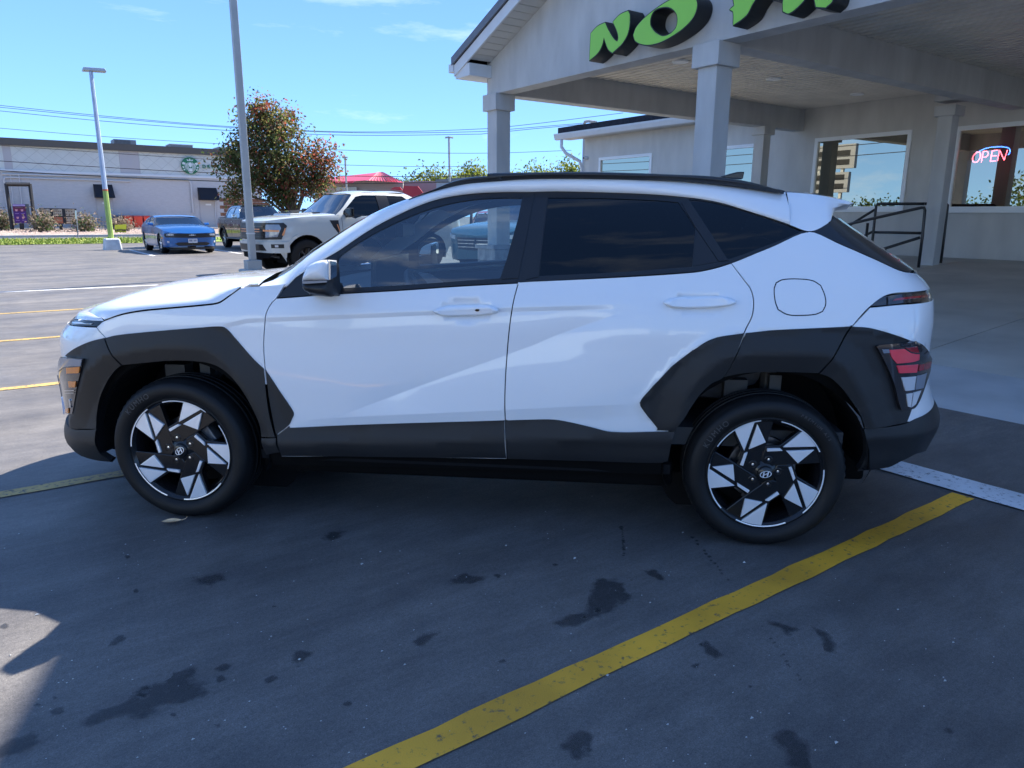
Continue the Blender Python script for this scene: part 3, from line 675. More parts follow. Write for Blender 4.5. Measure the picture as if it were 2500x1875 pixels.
# ---- creases, traced on the flank and carried as relief
def szl(px): return KS.unproject(px)
L_sh = szl(zA((1130, 395))+zF((0, 330), (800, 288), (1440, 253), (2035, 222))+zG((600, 205), (1200, 178)))
L_dg = szl(zF((710, 1080), (1500, 780), (2212, 520))+zG((480, 445), (970, 265)))
L_lo = szl(zF((500, 1105), (900, 1075), (2212, 1003))+zG((500, 990), (1050, 960)))
L_ra = szl(zG((1200, 1050), (1142, 945), (1250, 810), (1400, 650), (1550, 535), (1740, 430), (1945, 397))+zR((850, 250), (1340, 222), (1560, 255), (1690, 300), (1790, 370)))
def ramp01(x, a, b): t = np.clip((x-a)/(b-a), 0, 1); return t*t*(3-2*t)
def lin_at(L, s): return np.interp(s, L[:, 0], L[:, 1])
def kdisp(s, z):
    s = np.asarray(s, float); z = np.asarray(z, float); sh = np.broadcast(s, z).shape; s = np.broadcast_to(s, sh).ravel(); z = np.broadcast_to(z, sh).ravel()
    zs = lin_at(L_sh, s); fs = ramp01(s, .05, .35)*(1-ramp01(s, 1.75, 2.1))
    d = -.007*fs*np.clip((zs-z)/.02, 0, 1)*(1-ramp01(zs-z, .05, .35))
    zd = lin_at(L_dg, s); fd = ramp01(s, .75, 1.15)*(1-ramp01(s, 1.75, 2.15)); zl = lin_at(L_lo, s); fl = ramp01(s, .5, .8)*(1-ramp01(s, 1.9, 2.2))
    below = np.clip((z-zl)/(np.maximum(zd-zl, .03)), 0, 1); above = np.clip((zs-z)/np.maximum(zs-zd, .05), 0, 1)
    d += -.017*fd*np.where(z > zd, above, below)
    d += -.16*fl*np.clip(zl-z, 0, .06)*1.0
    pts = np.stack([s, z], 1); m_ = (s > 1.9) & (z > .35)
    if m_.any():
        dr_ = dist_poly(pts[m_], L_ra, False); d[m_] += .006*np.clip(1-dr_/.026, 0, 1)
    for cs_, cz_ in HND: d += -.020*np.clip(1-((s-cs_)/.115)**2-((z-cz_)/.052)**2, 0, 1)**.8
    return d.reshape(sh)
HND = [tuple(q) for q in szl(zF((1690, 250))+zG((1590, 185)))]
KS.disp = kdisp; KS.grid = None
kona = empty('parked_car', KO, KH, 'white compact crossover with black wheel arch cladding, parked in front of the canopy', 'car')
def kp(name, poly, m, **k):
    kw = dict(res=.03, inset=.0024); kw.update(k); parent = kw.pop('parent', kona); both = kw.pop('both', True)
    o = KS.panel(name, poly, m, parent, **kw)
    if both: KS.panel(name, poly, m, parent, side=-1, **{**kw, 'res': max(.05, kw['res'])})
    return o
def kmb(b, name, m, parent=kona, **k):
    """shape given in car coordinates (y to the left flank)"""
    b.v = [(x, -y, z) for x, y, z in b.v]; return b.build(name, m, parent, **k)
SF, SR = KS.s0+.001, KS.s1-.001
U = KS.unproject
# traced lines used by several panels
g_front = zF((230, 170), (190, 212), (152, 290), (139, 420), (135, 550), (145, 680), (165, 840), (195, 1000), (240, 1190), (268, 1330), (282, 1392))
g_b = zF((2097, 25), (2060, 170), (2030, 380), (2010, 640), (2000, 900), (2005, 1090), (2020, 1393))
g_rear = zD((1568, 700))+zG((1945, 0), (1990, 60), (2015, 150), (2005, 270), (1950, 390), (1880, 560), (1790, 740))
belt_f = zC((75, 1056), (300, 1037), (500, 1020), (1000, 987), (1500, 947), (1935, 920))
belt_r = zD((45, 857), (700, 812), (1300, 767), (1450, 737), (1570, 699))
belt_q = zD((1570, 699), (1800, 602), (2120, 465))
arch_f = zH((630, 742), (560, 800), (480, 920), (425, 1060), (403, 1200), (398, 1330), (402, 1440), (440, 1540), (540, 1615))
# hidden lower edge of the painted sheet, behind the cladding
# fender
fend = zH((452, 345))+zA((480, 351), (600, 326), (800, 304), (1000, 284), (1085, 270), (1130, 242), (1218, 177))+zA((1330, 162))+zC((140, 944))+g_front[:7]+zA((1360, 760), (1230, 590), (1100, 490), (800, 500), (560, 560), (440, 560))+zH((470, 500), (430, 460), (385, 402))
kp('front_fender', fend, WHITE, lines=[L_sh+np.array([0, .002]), L_sh+np.array([0, -.004]), L_sh+np.array([0, -.017]), L_sh+np.array([0, -.023])])
# bumper skin (painted), continues round the nose
bt = U(zH((385, 402), (430, 460), (470, 500), (520, 600))); dl = U(zH((370, 402), (250, 396), (150, 385)))
bump = [tuple(p) for p in bt]+[(-.47, .66), (-.56, .50), (-.62, .44), (SF, .42), (SF, .855), (dl[-1][0], dl[-1][1])]+[tuple(p) for p in dl[::-1][1:]]
kp('front_bumper_skin', bump, WHITE, px=False, ang=30)
# light bar across the nose
db = U(zH((452, 345), (350, 340), (180, 325))); dd = U(zH((375, 402), (250, 396), (135, 383)))
drl = [tuple(db[0]), tuple(db[1]), tuple(db[2]), (SF, db[2][1]+.005), (SF, dd[2][1]-.002), tuple(dd[2]), tuple(dd[1]), tuple(dd[0])]
o = kp('light_bar', drl, GBLK, px=False, off=-.004, ang=30)
LENSW = mat('daytime_lens', (.7, .72, .7), .25, spec=.6, coat=.5)
kp('daytime_running_light', zH((165, 350), (240, 352), (300, 366), (350, 364), (335, 380), (240, 378), (165, 372)), LENSW, off=.001, skirt=.004, parent=o, ang=30)
# doors
fdoor = g_front+[g_b[-1]]+g_b[::-1][1:]+belt_f[::-1]
off2 = lambda L, d: L+np.array([0, d])
CRS = [off2(L_sh, .002), off2(L_sh, -.004), off2(L_sh, -.017), off2(L_sh, -.023), off2(L_dg, .003), off2(L_dg, -.003), off2(L_lo, .002), off2(L_lo, -.004)]
kp('front_door', fdoor, WHITE, res=.022, lines=CRS); 
rdoor = g_b[:1]+belt_r[1:]+g_rear[1:]+zG((1500, 900), (1380, 1130), (1365, 1300), (700, 1300))+g_b[::-1][1:-1]
kp('rear_door', rdoor, WHITE, res=.022, lines=CRS+[inset_poly(L_ra, 0)[:0].reshape(-1, 2)] if False else CRS)
# quarter panel
seam_r = zE((1165, 706), (1080, 691), (900, 611), (700, 526), (474, 436))
qr = U(zE((1250, 770), (1290, 830)))
quart = [tuple(p) for p in U(g_rear[:7])]+[tuple(p) for p in U(zR((650, 400), (800, 380), (1130, 400), (1345, 222)))]+[tuple(p) for p in U(zE((775, 1072), (890, 942), (1005, 862), (1150, 842), (1296, 815)))]+[tuple(p) for p in U(zE((1250, 758), (1190, 710)))]+[tuple(p) for p in U(seam_r)]+[tuple(p) for p in U(belt_q[::-1][1:-1])]
kp('rear_quarter_panel', quart, WHITE, px=False, ang=33)
# fuel door
kp('fuel_door', zE((242, 830), (255, 785), (300, 763), (400, 757), (500, 768), (555, 800), (585, 870), (590, 930), (570, 975), (520, 995), (400, 1004), (330, 997), (270, 965), (250, 910)), WHITE, off=.0012, skirt=.012, both=False, res=.02)
kp('fuel_door_gap', zE((239, 828), (252, 782), (298, 760), (400, 754), (503, 765), (558, 797), (589, 870), (594, 932), (573, 978), (522, 999), (400, 1008), (328, 1001), (267, 968), (247, 912)), GBLK, off=.0005, skirt=0, both=False, inset=0, res=.02)
# tailgate and bumper skin
hu = U(zE((1190, 712), (1250, 762), (1298, 812)))
tail = [tuple(p) for p in hu]+[(SR, hu[2][1]-.01), (SR, hu[0][1]+.012)]
kp('tailgate_upper', tail, WHITE, px=False, ang=30)
bl = U(zE((890, 944), (1100, 922), (1325, 888))); bq = U(zE((775, 1072), (830, 1010)))
rb_ = [tuple(p) for p in bl]+[(SR, bl[-1][1]), (SR, .50)]+[(KS.s1-.62, .50)]+[tuple(p) for p in U(zR((1690, 815), (1560, 500), (1345, 300)))]+[tuple(p) for p in U(zE((745, 1115)))]+[tuple(p) for p in bq]
kp('rear_bumper_skin', rb_, WHITE, px=False, ang=30)
# upper lamp strip
RLENS = mat('lamp_red', (.30, .006, .012), .12, coat=1.0, spec=.6); SMOKE = mat('lamp_smoke', (.02, .016, .017), .1, coat=1.0); RED2 = mat('lamp_red_bright', (.82, .05, .08), .18, coat=1.0); CLEAR = mat('lamp_clear', (.55, .56, .58), .15, coat=1.0, spec=.7); ORNG = mat('lamp_amber', (.72, .20, .01), .2, coat=1.0)
ul = U(zE((890, 941), (945, 880), (1003, 864), (1150, 842), (1300, 815))); ll = U(zE((1325, 882), (1150, 915), (1000, 932)))
lamp = [tuple(p) for p in ul]+[(SR, ul[-1][1]-.005), (SR, ll[0][1]-.003)]+[tuple(p) for p in ll]
o = kp('light_strip', lamp, SMOKE, px=False, ang=40, off=-.002)
kp('light_strip_red', zE((1040, 897), (1060, 880), (1180, 862), (1292, 846), (1298, 868), (1180, 885), (1045, 902)), RLENS, off=.001, skirt=.003, parent=o, ang=40)
kp('light_strip_divider', zE((1002, 868), (1012, 866), (1014, 930), (1003, 932)), GBLK, off=.003, skirt=.004, parent=o, both=False)

# ---- cladding (proud of the paint)
def ridge(line, h=.012, w=.06):
    L = U(line)
    def f(s, z):
        sh = np.broadcast(s, z).shape; p = np.stack([np.broadcast_to(s, sh).ravel(), np.broadcast_to(z, sh).ravel()], 1)
        return (h*np.clip(1-dist_poly(p, L, False)/w, -.6, 1)).reshape(sh)
    return f
RFL = U(zA((480, 590), (600, 560), (720, 543), (900, 538), (1020, 548), (1110, 600), (1210, 700), (1330, 900), (1430, 1080)))
rf_ = ridge(zH((200, 1240), (330, 800), (480, 660))+zA((480, 590), (600, 560), (720, 543), (900, 538), (1020, 548), (1110, 600), (1210, 700), (1330, 900), (1430, 1080)))
cl_a = zH((465, 492), (350, 521), (230, 572), (150, 622), (117, 652), (95, 690), (92, 760), (105, 900), (130, 1050), (160, 1190), (178, 1290), (180, 1312), (396, 1318))+arch_f[::-1][3:]+zH((520, 592))
kp('front_arch_cladding_bumper', cl_a, PLAS, off=.012, res=.022, offf=rf_, lines=[RFL], ang=34, skirt=.03)
cl_b = zA((396, 487), (460, 470), (600, 452), (800, 432), (1000, 415), (1105, 411), (1140, 425), (1200, 490), (1300, 602), (1370, 668), (1385, 790), (1410, 930), (1440, 1040), (1455, 1083), (1362, 1085), (1350, 1000), (1300, 890), (1240, 790), (1170, 710), (1090, 655), (1000, 632), (830, 625), (650, 640), (512, 655), (450, 580))
kp('front_arch_cladding', cl_b, PLAS, off=.012, res=.022, offf=rf_, lines=[RFL], ang=40, skirt=.03)
kp('front_door_arch_cladding', zF((153, 718), (200, 785), (270, 890), (340, 990), (372, 1040), (378, 1068), (365, 1100), (342, 1148), (252, 1218), (240, 1185), (197, 1000), (167, 840)), PLAS, off=.012, res=.022, offf=rf_, lines=[RFL], ang=34, skirt=.02)
RRL = U(zG((1440, 1100), (1500, 880), (1620, 720), (1760, 600), (1900, 560))+zR((560, 425), (700, 402), (1000, 393), (1180, 400), (1290, 470), (1400, 640), (1480, 860)))
rr_ = ridge(zG((1440, 1100), (1500, 880), (1620, 720), (1760, 600), (1900, 560))+zR((560, 425), (700, 402), (1000, 393), (1180, 400), (1290, 470), (1400, 640), (1480, 860)))
cl_d = zG((1278, 1142), (1272, 1160), (1420, 1158), (1440, 1120), (1490, 1055), (1550, 958), (1620, 862), (1700, 790), (1790, 742), (1880, 562), (1947, 397), (1850, 410), (1740, 430), (1650, 465), (1550, 535), (1400, 650), (1250, 810), (1165, 900), (1143, 940), (1147, 975), (1200, 1048))
kp('rear_door_arch_cladding', cl_d, PLAS, off=.013, res=.022, offf=rr_, lines=[RRL], ang=40, skirt=.03)
cl_e = zR((687, 268), (850, 251), (1100, 236), (1340, 222), (1230, 400), (1140, 520), (930, 515), (700, 522), (552, 548), (612, 430))
kp('rear_arch_cladding', cl_e, PLAS, off=.013, res=.022, offf=rr_, lines=[RRL], ang=34, skirt=.03)
cl_f = zR((1345, 222), (1450, 228), (1560, 255), (1690, 298), (1760, 335), (1808, 410), (1790, 530), (1740, 690), (1692, 822), (1560, 845), (1422, 860), (1390, 770), (1340, 690), (1280, 612), (1210, 547), (1142, 521), (1232, 400))
kp('rear_arch_cladding_bumper', cl_f, PLAS, off=.013, res=.022, offf=rr_, lines=[RRL], ang=34, skirt=.03)
# lower bumper mouldings, wrapping round nose and tail
lt = U(zH((396, 1318), (180, 1312), (140, 1275), (98, 1335))); lb = U(zH((160, 1462), (250, 1560), (400, 1605), (545, 1616), (440, 1540), (402, 1440)))
lip = [tuple(p) for p in lt[:3]]+[(SF, lt[2][1]+.02), (SF, .235), (-.62, .225)]+[tuple(p) for p in lb[1:]]
def fold(zc, h): return lambda s, z: -h*np.abs(z-zc)
kp('front_bumper_lower', lip, PLAS, px=False, ang=30, off=.012, skirt=.03, offf=fold(.33, .12))
tt = U(zT((190, 1276), (370, 1258), (540, 1226), (640, 1180))); tb = U(zT((650, 1480), (520, 1550), (430, 1600), (330, 1620), (160, 1640), (215, 1500), (208, 1400)))
rlow = [tuple(p) for p in tt]+[(KS.s1-.5, tt[-1][1]+.03), (SR, tt[-1][1]+.06), (SR, .36), (KS.s1-.45, .35)]+[tuple(p) for p in tb]
kp('rear_bumper_lower', rlow, PLAS, px=False, ang=30, off=.016, skirt=.03, offf=fold(.50, .16))
# sills on the doors
sc = U(zF((245, 1278), (1000, 1262), (2010, 1240))+zG((1400, 1218))); 
sill_off = lambda s, z: .014-.22*np.clip(lin_at(sc, s)-z, 0, .2)-.20*np.clip(z-lin_at(sc, s), 0, .1)
kp('front_door_sill_cladding', zF((252, 1221), (342, 1150), (347, 1164), (1000, 1130), (2003, 1091), (2005, 1240), (2020, 1391), (1000, 1389), (283, 1388), (268, 1330)), PLAS, off=.006, offf=sill_off, lines=[sc], ang=30, skirt=.025)
kp('rear_door_sill_cladding', zG((108, 1091), (300, 1083), (480, 1080), (600, 1096), (760, 1130), (930, 1166), (1272, 1161), (1420, 1159), (1400, 1220), (1370, 1402), (1300, 1418), (700, 1407), (127, 1394), (115, 1245)), PLAS, off=.006, offf=sill_off, lines=[sc], ang=22, skirt=.025)
kp('fender_lower_cladding', zA((1362, 1088), (1455, 1086), (1462, 1140), (1478, 1178), (1390, 1198), (1370, 1140)), PLAS, off=.006, offf=sill_off, lines=[sc], ang=30, skirt=.025)
b = MB().box((.36, -.8, .22), (2.28, .8, .345)).box((-.6, -.55, .2), (3.2, .55, .4)); kmb(b, 'underbody', VOID, bevel=.02)
b = MB()
for sg in (1, -1): b.prism([(.38, .30), (2.26, .30), (2.26, .345), (.38, .345)], lambda x, z: (x, sg*.845, z), lambda x, z: (x, sg*.70, z))
kmb(b, 'rocker', LINER)

# ---- dark inner shell behind the gaps, with the two wheel openings
def arc(cx, cz, r_, a0, a1, n=18): return [(cx+r_*math.cos(rad(a0+(a1-a0)*i/n)), cz+r_*math.sin(rad(a0+(a1-a0)*i/n))) for i in range(n+1)]
inner = [(SF, .26), (-.52, .26)]+arc(.0, .34, .43, 190, -10)+[(2.22, .30)]+arc(2.66, .34, .44, 180, -10)+[(3.12, .44), (SR, .44), (SR, 1.08), (3.05, 1.12), (2.5, 1.19), (.6, 1.03), (.2, .96), (-.45, .87), (SF, .82)]
for sd in (1, -1): KS.panel('inner_shell', inner, VOID, kona, off=-.022, skirt=0, res=.06, smooth=False, px=False, side=sd)

# ---- window band
R0a = zC((75, 1053), (140, 978), (200, 905), (300, 838), (430, 752), (550, 680), (700, 575), (850, 480), (1000, 402), (1150, 333), (1300, 280), (1450, 248), (1600, 229), (1800, 217), (2060, 213))
R0b = zD((250, 195), (500, 195), (750, 200), (1000, 208), (1200, 222), (1350, 238), (1500, 265), (1700, 324), (1850, 369), (1980, 412), (2120, 463))
band = R0a+R0b+belt_q[::-1][1:]+belt_r[::-1][1:]+belt_f[::-1][:-1]
gl_f = zC((507, 978), (512, 900), (545, 752), (575, 712), (700, 622), (850, 532), (1000, 457), (1200, 372), (1400, 312), (1600, 277), (1800, 264), (1960, 263), (1900, 560), (1795, 885), (1300, 925), (900, 955))
gl_r = zD((247, 240), (600, 239), (1000, 250), (1185, 263), (1250, 355), (1310, 450), (1298, 600), (1288, 729), (800, 770), (187, 807))
gl_q = zD((1258, 243), (1400, 257), (1600, 301), (1850, 376), (2085, 459), (1800, 580), (1565, 668), (1542, 668))
frame = kp('window_trim', band, TRIMB, holes=[gl_f, gl_r, gl_q], off=-.006, inset=0, ang=34, skirt=.02, res=.04)
GL1 = glass('front_glass', (.76, .86, .87), .12); GL2 = glass('privacy_glass', (.03, .035, .04), .025)
kp('front_window', gl_f, GL1, off=-.010, inset=-.004, skirt=0, ang=34)
kp('rear_window', gl_r, GL2, off=-.010, inset=-.004, skirt=0, ang=34)
kp('quarter_window', gl_q, GL2, off=-.009, inset=-.004, skirt=0, ang=34)
PILL = mat('pillar_black', (.016, .017, .02), .42, spec=.4)
kp('pillar_trim', zC((1972, 258), (2060, 216), (2056, 240), (2000, 560), (1937, 885), (1800, 895)), PILL, off=-.002, skirt=.004, ang=25, both=False)
kp('pillar_trim', zD((160, 208), (235, 208), (243, 240), (215, 520), (185, 815), (52, 845), (95, 560)), PILL, off=-.002, skirt=.004, ang=25, both=False)
kp('pillar_trim', zD((1200, 262), (1242, 240), (1395, 455), (1555, 682), (1480, 690), (1316, 455)), PILL, off=-.002, skirt=.004, ang=25, both=False)
kp('fixed_window_trim', zD((1316, 455), (1475, 692), (1295, 728), (1300, 600)), PILL, off=-.004, skirt=.004, ang=25, both=False)
kp('mirror_triangle', zC((432, 756), (552, 684), (525, 850), (500, 1005), (360, 1018), (90, 1046), (180, 945), (290, 848)), PILL, off=-.003, skirt=.004, ang=30)
kp('belt_moulding', zC((77, 1054), (300, 1036), (500, 1019), (1000, 986), (1500, 946), (1935, 919), (1938, 895), (1500, 925), (1000, 965), (500, 998), (300, 1016), (90, 1034)), PILL, off=.002, skirt=.008, ang=30, both=False)
kp('belt_moulding', zD((45, 856), (700, 811), (1300, 766), (1450, 736), (1568, 698), (1550, 680), (1440, 715), (1300, 742), (700, 788), (50, 832)), PILL, off=.002, skirt=.008, ang=30, both=False)
# rear hatch side panel (black)
kp('hatch_side_panel', zE((480, 433), (610, 370), (735, 306), (745, 350), (765, 388), (870, 452), (1000, 541), (1110, 617), (1196, 690), (1165, 703), (1080, 688), (900, 608), (700, 523)), TRIMB, off=-.002, ang=34)

# ---- roof: rows from the window trim up to the middle
xsr = np.array([650+140/3.16]+[q[0] for q in R0a[2:]]+[q[0] for q in R0b])
r0px = R0a[1:]+R0b
r0 = np.array([KS.P(s, z) for s, z in U(r0px)]); r0 = resample(r0, 60)
rail_lo = zC((20, 944), (150, 862), (300, 738), (450, 632), (600, 530), (800, 412), (1000, 318), (1100, 280), (1200, 244), (1400, 185), (1550, 150))+zB((400, 1306), (700, 1283), (1100, 1276), (1500, 1281))+zD((1000, 106), (1400, 131), (1700, 160), (1850, 178))+zE((320, 173), (450, 181))
# paired with the trim line by arc length along the photograph
yl = [.70, .69, .675, .66, .645, .625, .605, .60, .595, .585, .58, .578, .575, .575, .575, .573, .570, .565, .56, .55, .545]
r1 = KS.on_y(rail_lo, yl[:len(rail_lo)]); r1 = resample(r1, 60)
r0t = r0.copy()
# keep x of both rows aligned: resample r1 at the x of r0 where possible
def by_x(row, xq): k = np.argsort(row[:, 0]); c = Curve1(np.c_[row[k, 0], row[k, 1], row[k, 2]]); yz = c(xq); return np.c_[xq, yz]
xSE = KS.on_y(zE((333, 270)), .60)[0][0]; xA = np.linspace(r1[0, 0]+.01, xSE-.006, 70)
r0c = by_x(r0, np.clip(xA, r0[:, 0].min(), r0[:, 0].max())); r1c = by_x(r1, xA); 
r0c[:, 0] = xA
m1 = (r0c*.55+r1c*.45); m1[:, 1] += .014; m1[:, 2] += .010
e1 = (r0c*.85+r1c*.15); e1[:, 1] += .006; e1[:, 2] += .003
KS.loft('roof_side_rail', [r0c-np.array([0, .02, .004]), r0c, e1, m1, r1c, r1c-np.array([0, .03, -.008])], WHITE, kona, mirror=False)
KS.loft('roof_side_rail', [(q*np.array([1, -1, 1])) for q in [r0c-np.array([0, .02, .004]), r0c, e1, m1, r1c, r1c-np.array([0, .03, -.008])]], WHITE, kona, mirror=False)
kx = xA > 1.02
ra = r1c[kx]-np.array([0, .03, -.008]); top = []
for f, dz in ((1.0, 0), (.8, .012), (.5, .022), (.2, .027), (0, .028)): q = ra.copy(); q[:, 1] *= f; q[:, 2] += dz; top.append(q)
KS.loft('roof_panel', top, WHITE, kona, mirror=True)
# windscreen between the A-pillars
wq = r1c[(xA <= 1.06)]-np.array([0, .03, -.004]); rows = []
for f, dz, dx in ((1.0, 0, 0), (.85, .004, -.05), (.5, .010, -.13), (.2, .012, -.16), (0, .012, -.165)): q = wq.copy(); q[:, 1] *= f; q[:, 2] += dz; q[:, 0] += dx*np.linspace(1, .55, len(q)); rows.append(q)
GLW = glass('windscreen_glass', (.82, .87, .86), .07)
KS.loft('windscreen', rows, GLW, kona, mirror=True)
# roof rails, fin
rt = zC((1090, 284), (1200, 236), (1300, 190), (1400, 146), (1550, 108), (1800, 84))+zB((400, 1251), (700, 1240), (1100, 1232), (1500, 1237))+zD((1100, 63), (1500, 81), (1700, 112), (1850, 150), (1942, 179))
rbm = zC((1092, 286), (1200, 244), (1300, 205), (1400, 170), (1550, 140), (1800, 116))+zB((400, 1296), (700, 1272), (1100, 1266), (1500, 1271))+zD((1100, 92), (1500, 122), (1700, 146), (1850, 168), (1942, 181))
RAILM = mat('roof_rail_black', (.02, .021, .023), .35, spec=.5)
yy = .585
tp = resample(KS.on_y(rt, yy), 48); bt_ = resample(KS.on_y(rbm, yy), 48)
for sg in (1, -1):
    rows = [bt_-np.array([0, 0, .01]), bt_+np.array([0, .016, .004]), (tp+bt_)/2+np.array([0, .02, 0]), tp+np.array([0, .012, -.004]), tp+np.array([0, -.006, .0]), tp+np.array([0, -.024, -.008]), bt_-np.array([0, .03, 0])]
    KS.loft('roof_rail', [q*np.array([1, sg, 1]) for q in rows], RAILM, kona, flip=None)
fp = KS.on_y(zD((1470, 92), (1490, 75), (1550, 56), (1600, 43), (1655, 40), (1650, 60), (1643, 95)), -.0)
b = MB(); b.prism([(q[0], q[2]) for q in fp], lambda x, z: (x, .02, z), lambda x, z: (x, -.02, z)); kmb(b, 'antenna_fin', GBLK, bevel=.008)
# spoiler
su = KS.on_y(zE((320, 173), (450, 181), (600, 201), (700, 222), (772, 240)), [.545, .54, .53, .52, .51]); sl_ = np.array([KS.P(s, z) for s, z in U(zE((337, 300), (345, 393), (470, 434), (610, 370), (735, 306)))])
su = resample(su, 24); sl_ = resample(sl_[[1, 2, 3, 4]], 24); tipu = KS.on_y(zE((778, 254)), .50)[0]
mid = (su+sl_)/2+np.array([0, .008, .002]); q4 = su*.78+sl_*.22+np.array([0, .010, .001])
rows = [sl_-np.array([0, .03, 0]), sl_, mid, q4, su]
for f, dz in ((.8, .012), (.5, .02), (.0, .024)): q = su.copy(); q[:, 1] *= f; q[:, 2] += dz; q[:, 0] += .03*(1-f)*np.linspace(0, 1, 24); rows.append(q)
KS.loft('roof_spoiler', rows, WHITE, kona, mirror=True).data.set_sharp_from_angle(angle=rad(28))
lo = []; lo2 = []; lo3 = []
for f in (1, .9, .5, 0, -.5, -.9, -1):
    q = su[-1]*np.array([1, f, 1])+np.array([.03*(1-abs(f))+.001, 0, .024*(1-f*f)]); lo.append(q); e_ = sl_[-1]*np.array([1, np.sign(f), 1]) if abs(f) == 1 else q+np.array([-.014, 0, -.032]); lo2.append(e_); lo3.append(e_+np.array([-.3, 0, -.02]))
KS.loft('spoiler_underside', [np.array(lo), np.array(lo2), np.array(lo3)], WHITE, kona).data.set_sharp_from_angle(angle=rad(28))
# rear glass
ge = np.array([KS.P(s, z) for s, z in U(zE((745, 350), (765, 388), (870, 452), (1000, 541), (1110, 617), (1196, 690)))]); ge = resample(ge, 16); rows = []
for f, dx in ((1, 0), (.8, .045), (.4, .085), (0, .095)): q = ge.copy(); q[:, 1] *= f; q[:, 0] += dx; rows.append(q)
KS.loft('rear_windscreen', rows, GL2, kona, mirror=True)

# ---- bonnet
hs = U(zH((448, 345))+zA((480, 350), (600, 325), (800, 303), (1000, 283), (1085, 269), (1130, 241), (1218, 176)))
h0 = np.array([KS.P(s, z) for s, z in hs]); h0 = np.concatenate([h0, KS.on_y(zA((1330, 158)), .76)]); fr0 = np.array([KS.P(s, z) for s, z in U(zH((450, 342), (350, 338), (180, 323)))])
side = resample(h0, 40)
# shoulder where the flank turns into the top
sho = resample(KS.on_y(zH((300, 258))+zA((330, 300), (420, 274), (600, 243), (800, 217), (1000, 197), (1218, 172), (1330, 156)), [.63, .66, .69, .715, .73, .745, .785, .80]), 40)
side = side+np.array([0, -.001, .006]); rows = [side-np.array([0, .018, .022]), side-np.array([0, .001, .003]), side+np.array([0, -.002, .002]), side*.5+sho*.5+np.array([0, .014, .006]), sho]
xt = np.linspace(0, 1, 40)
for f, dz, dx in ((.88, .016, -.02), (.62, .030, -.07), (.3, .036, -.12), (0, .038, -.135)):
    q = sho.copy(); q[:, 1] *= f; q[:, 2] += dz*np.minimum(1, .3+xt*2.0); q[:, 0] += dx*(1-xt*.3); rows.append(q)
bon = KS.loft('bonnet', rows, WHITE, kona, mirror=True)
# leading edge between bonnet and light bar
edge = np.array([r_[0] for r_ in rows[2:]]); zb_ = db[2][1]
sfr = np.linspace(db[0][0], SF, len(edge)); barl = np.array([KS.P(s, np.interp(s, [SF, db[2][0], db[1][0], db[0][0]], [db[2][1]+.005, db[2][1], db[1][1], db[0][1]]), .002) for s in sfr])
md_ = (edge+barl)/2+np.array([-.012, 0, .012])
KS.loft('bonnet_nose', [edge, md_, barl], WHITE, kona, mirror=False); KS.loft('bonnet_nose', [q*np.array([1, -1, 1]) for q in (edge, md_, barl)], WHITE, kona, mirror=False)
# cowl and wipers
cw = KS.on_y(zA((1285, 125), (1320, 148), (1410, 150), (1500, 80)), [.60, .66, .70, .55])
b = MB(); b.add([(.30, .70, 1.01), (.52, .69, 1.075), (.42, .35, 1.085), (.38, 0, 1.09), (.42, -.35, 1.085), (.52, -.69, 1.075), (.30, -.70, 1.01), (.17, -.35, 1.03), (.13, 0, 1.035), (.17, .35, 1.03)], [(0, 1, 2, 9), (9, 2, 3, 8), (8, 3, 4, 7), (7, 4, 5, 6)]); kmb(b, 'cowl', PLAS)
for a, c_ in (((.36, .25, 1.085), (.50, .66, 1.13)), ((.36, -.35, 1.09), (.40, .2, 1.12))): kmb(MB().tube([a, ((a[0]+c_[0])/2-.01, (a[1]+c_[1])/2, (a[2]+c_[2])/2+.012), c_], .009, 6), 'wiper', TRIMB, smooth=True)
# dark joints: bonnet edge, and behind the roof-to-spoiler seam
hg = smooth_poly(hs, False, 60, 6); kp('bonnet_gap', np.r_[hg+np.array([0, .0048]), (hg+np.array([0, -.0022]))[::-1]], VOID, px=False, smooth=False, inset=0, skirt=.006, off=.0012, res=.05)
q = by_x(r1, np.linspace(xSE-.12, xSE+.08, 6)); q0 = by_x(r0, np.clip(np.linspace(xSE-.12, xSE+.08, 6), None, r0[:, 0].max())); q0[:, 0] = q[:, 0]
for sg in (1, -1): KS.loft('seam_backing', [(p_-np.array([0, .012, .006]))*np.array([1, sg, 1]) for p_ in (q0, q0*.5+q*.5+np.array([0, .008, .004]), q)], VOID, kona)
# ---- lamps of the white car
hl = kp('headlight', zH((120, 664), (200, 673), (312, 680), (290, 800), (262, 930), (240, 1080), (224, 1172), (165, 1176), (140, 1080), (108, 900), (95, 780), (102, 700)), SMOKE, off=.026, ang=34, skirt=.03, inset=0, res=.02)
CL2 = mat('lamp_clear_dim', (.20, .22, .26), .08, coat=1.0, spec=.7)
for nm, m_, q in (('headlight_lens', CL2, ((122, 670), (308, 684), (298, 742), (170, 752), (104, 800), (106, 720))), ('indicator', ORNG, ((176, 762), (292, 750), (284, 806), (180, 812))), ('indicator', ORNG, ((192, 882), (262, 880), (254, 934), (202, 936))),
                  ('headlight_bezel', CHRM, ((88, 830), (98, 830), (125, 1040), (160, 1180), (148, 1180), (110, 1040))), ('indicator', ORNG, ((170, 1130), (200, 1120), (200, 1168), (178, 1170))), ('headlight_rib', CHRM, ((160, 962), (246, 958), (245, 966), (160, 970))), ('headlight_rib', CHRM, ((162, 985), (245, 982), (244, 988), (162, 991))), ('headlight_rib', CHRM, ((200, 1045), (208, 1040), (222, 1115), (212, 1118)))):
    kp(nm, zH(*q), m_, off=.031, skirt=.004, inset=0, ang=25, res=.02, parent=hl)
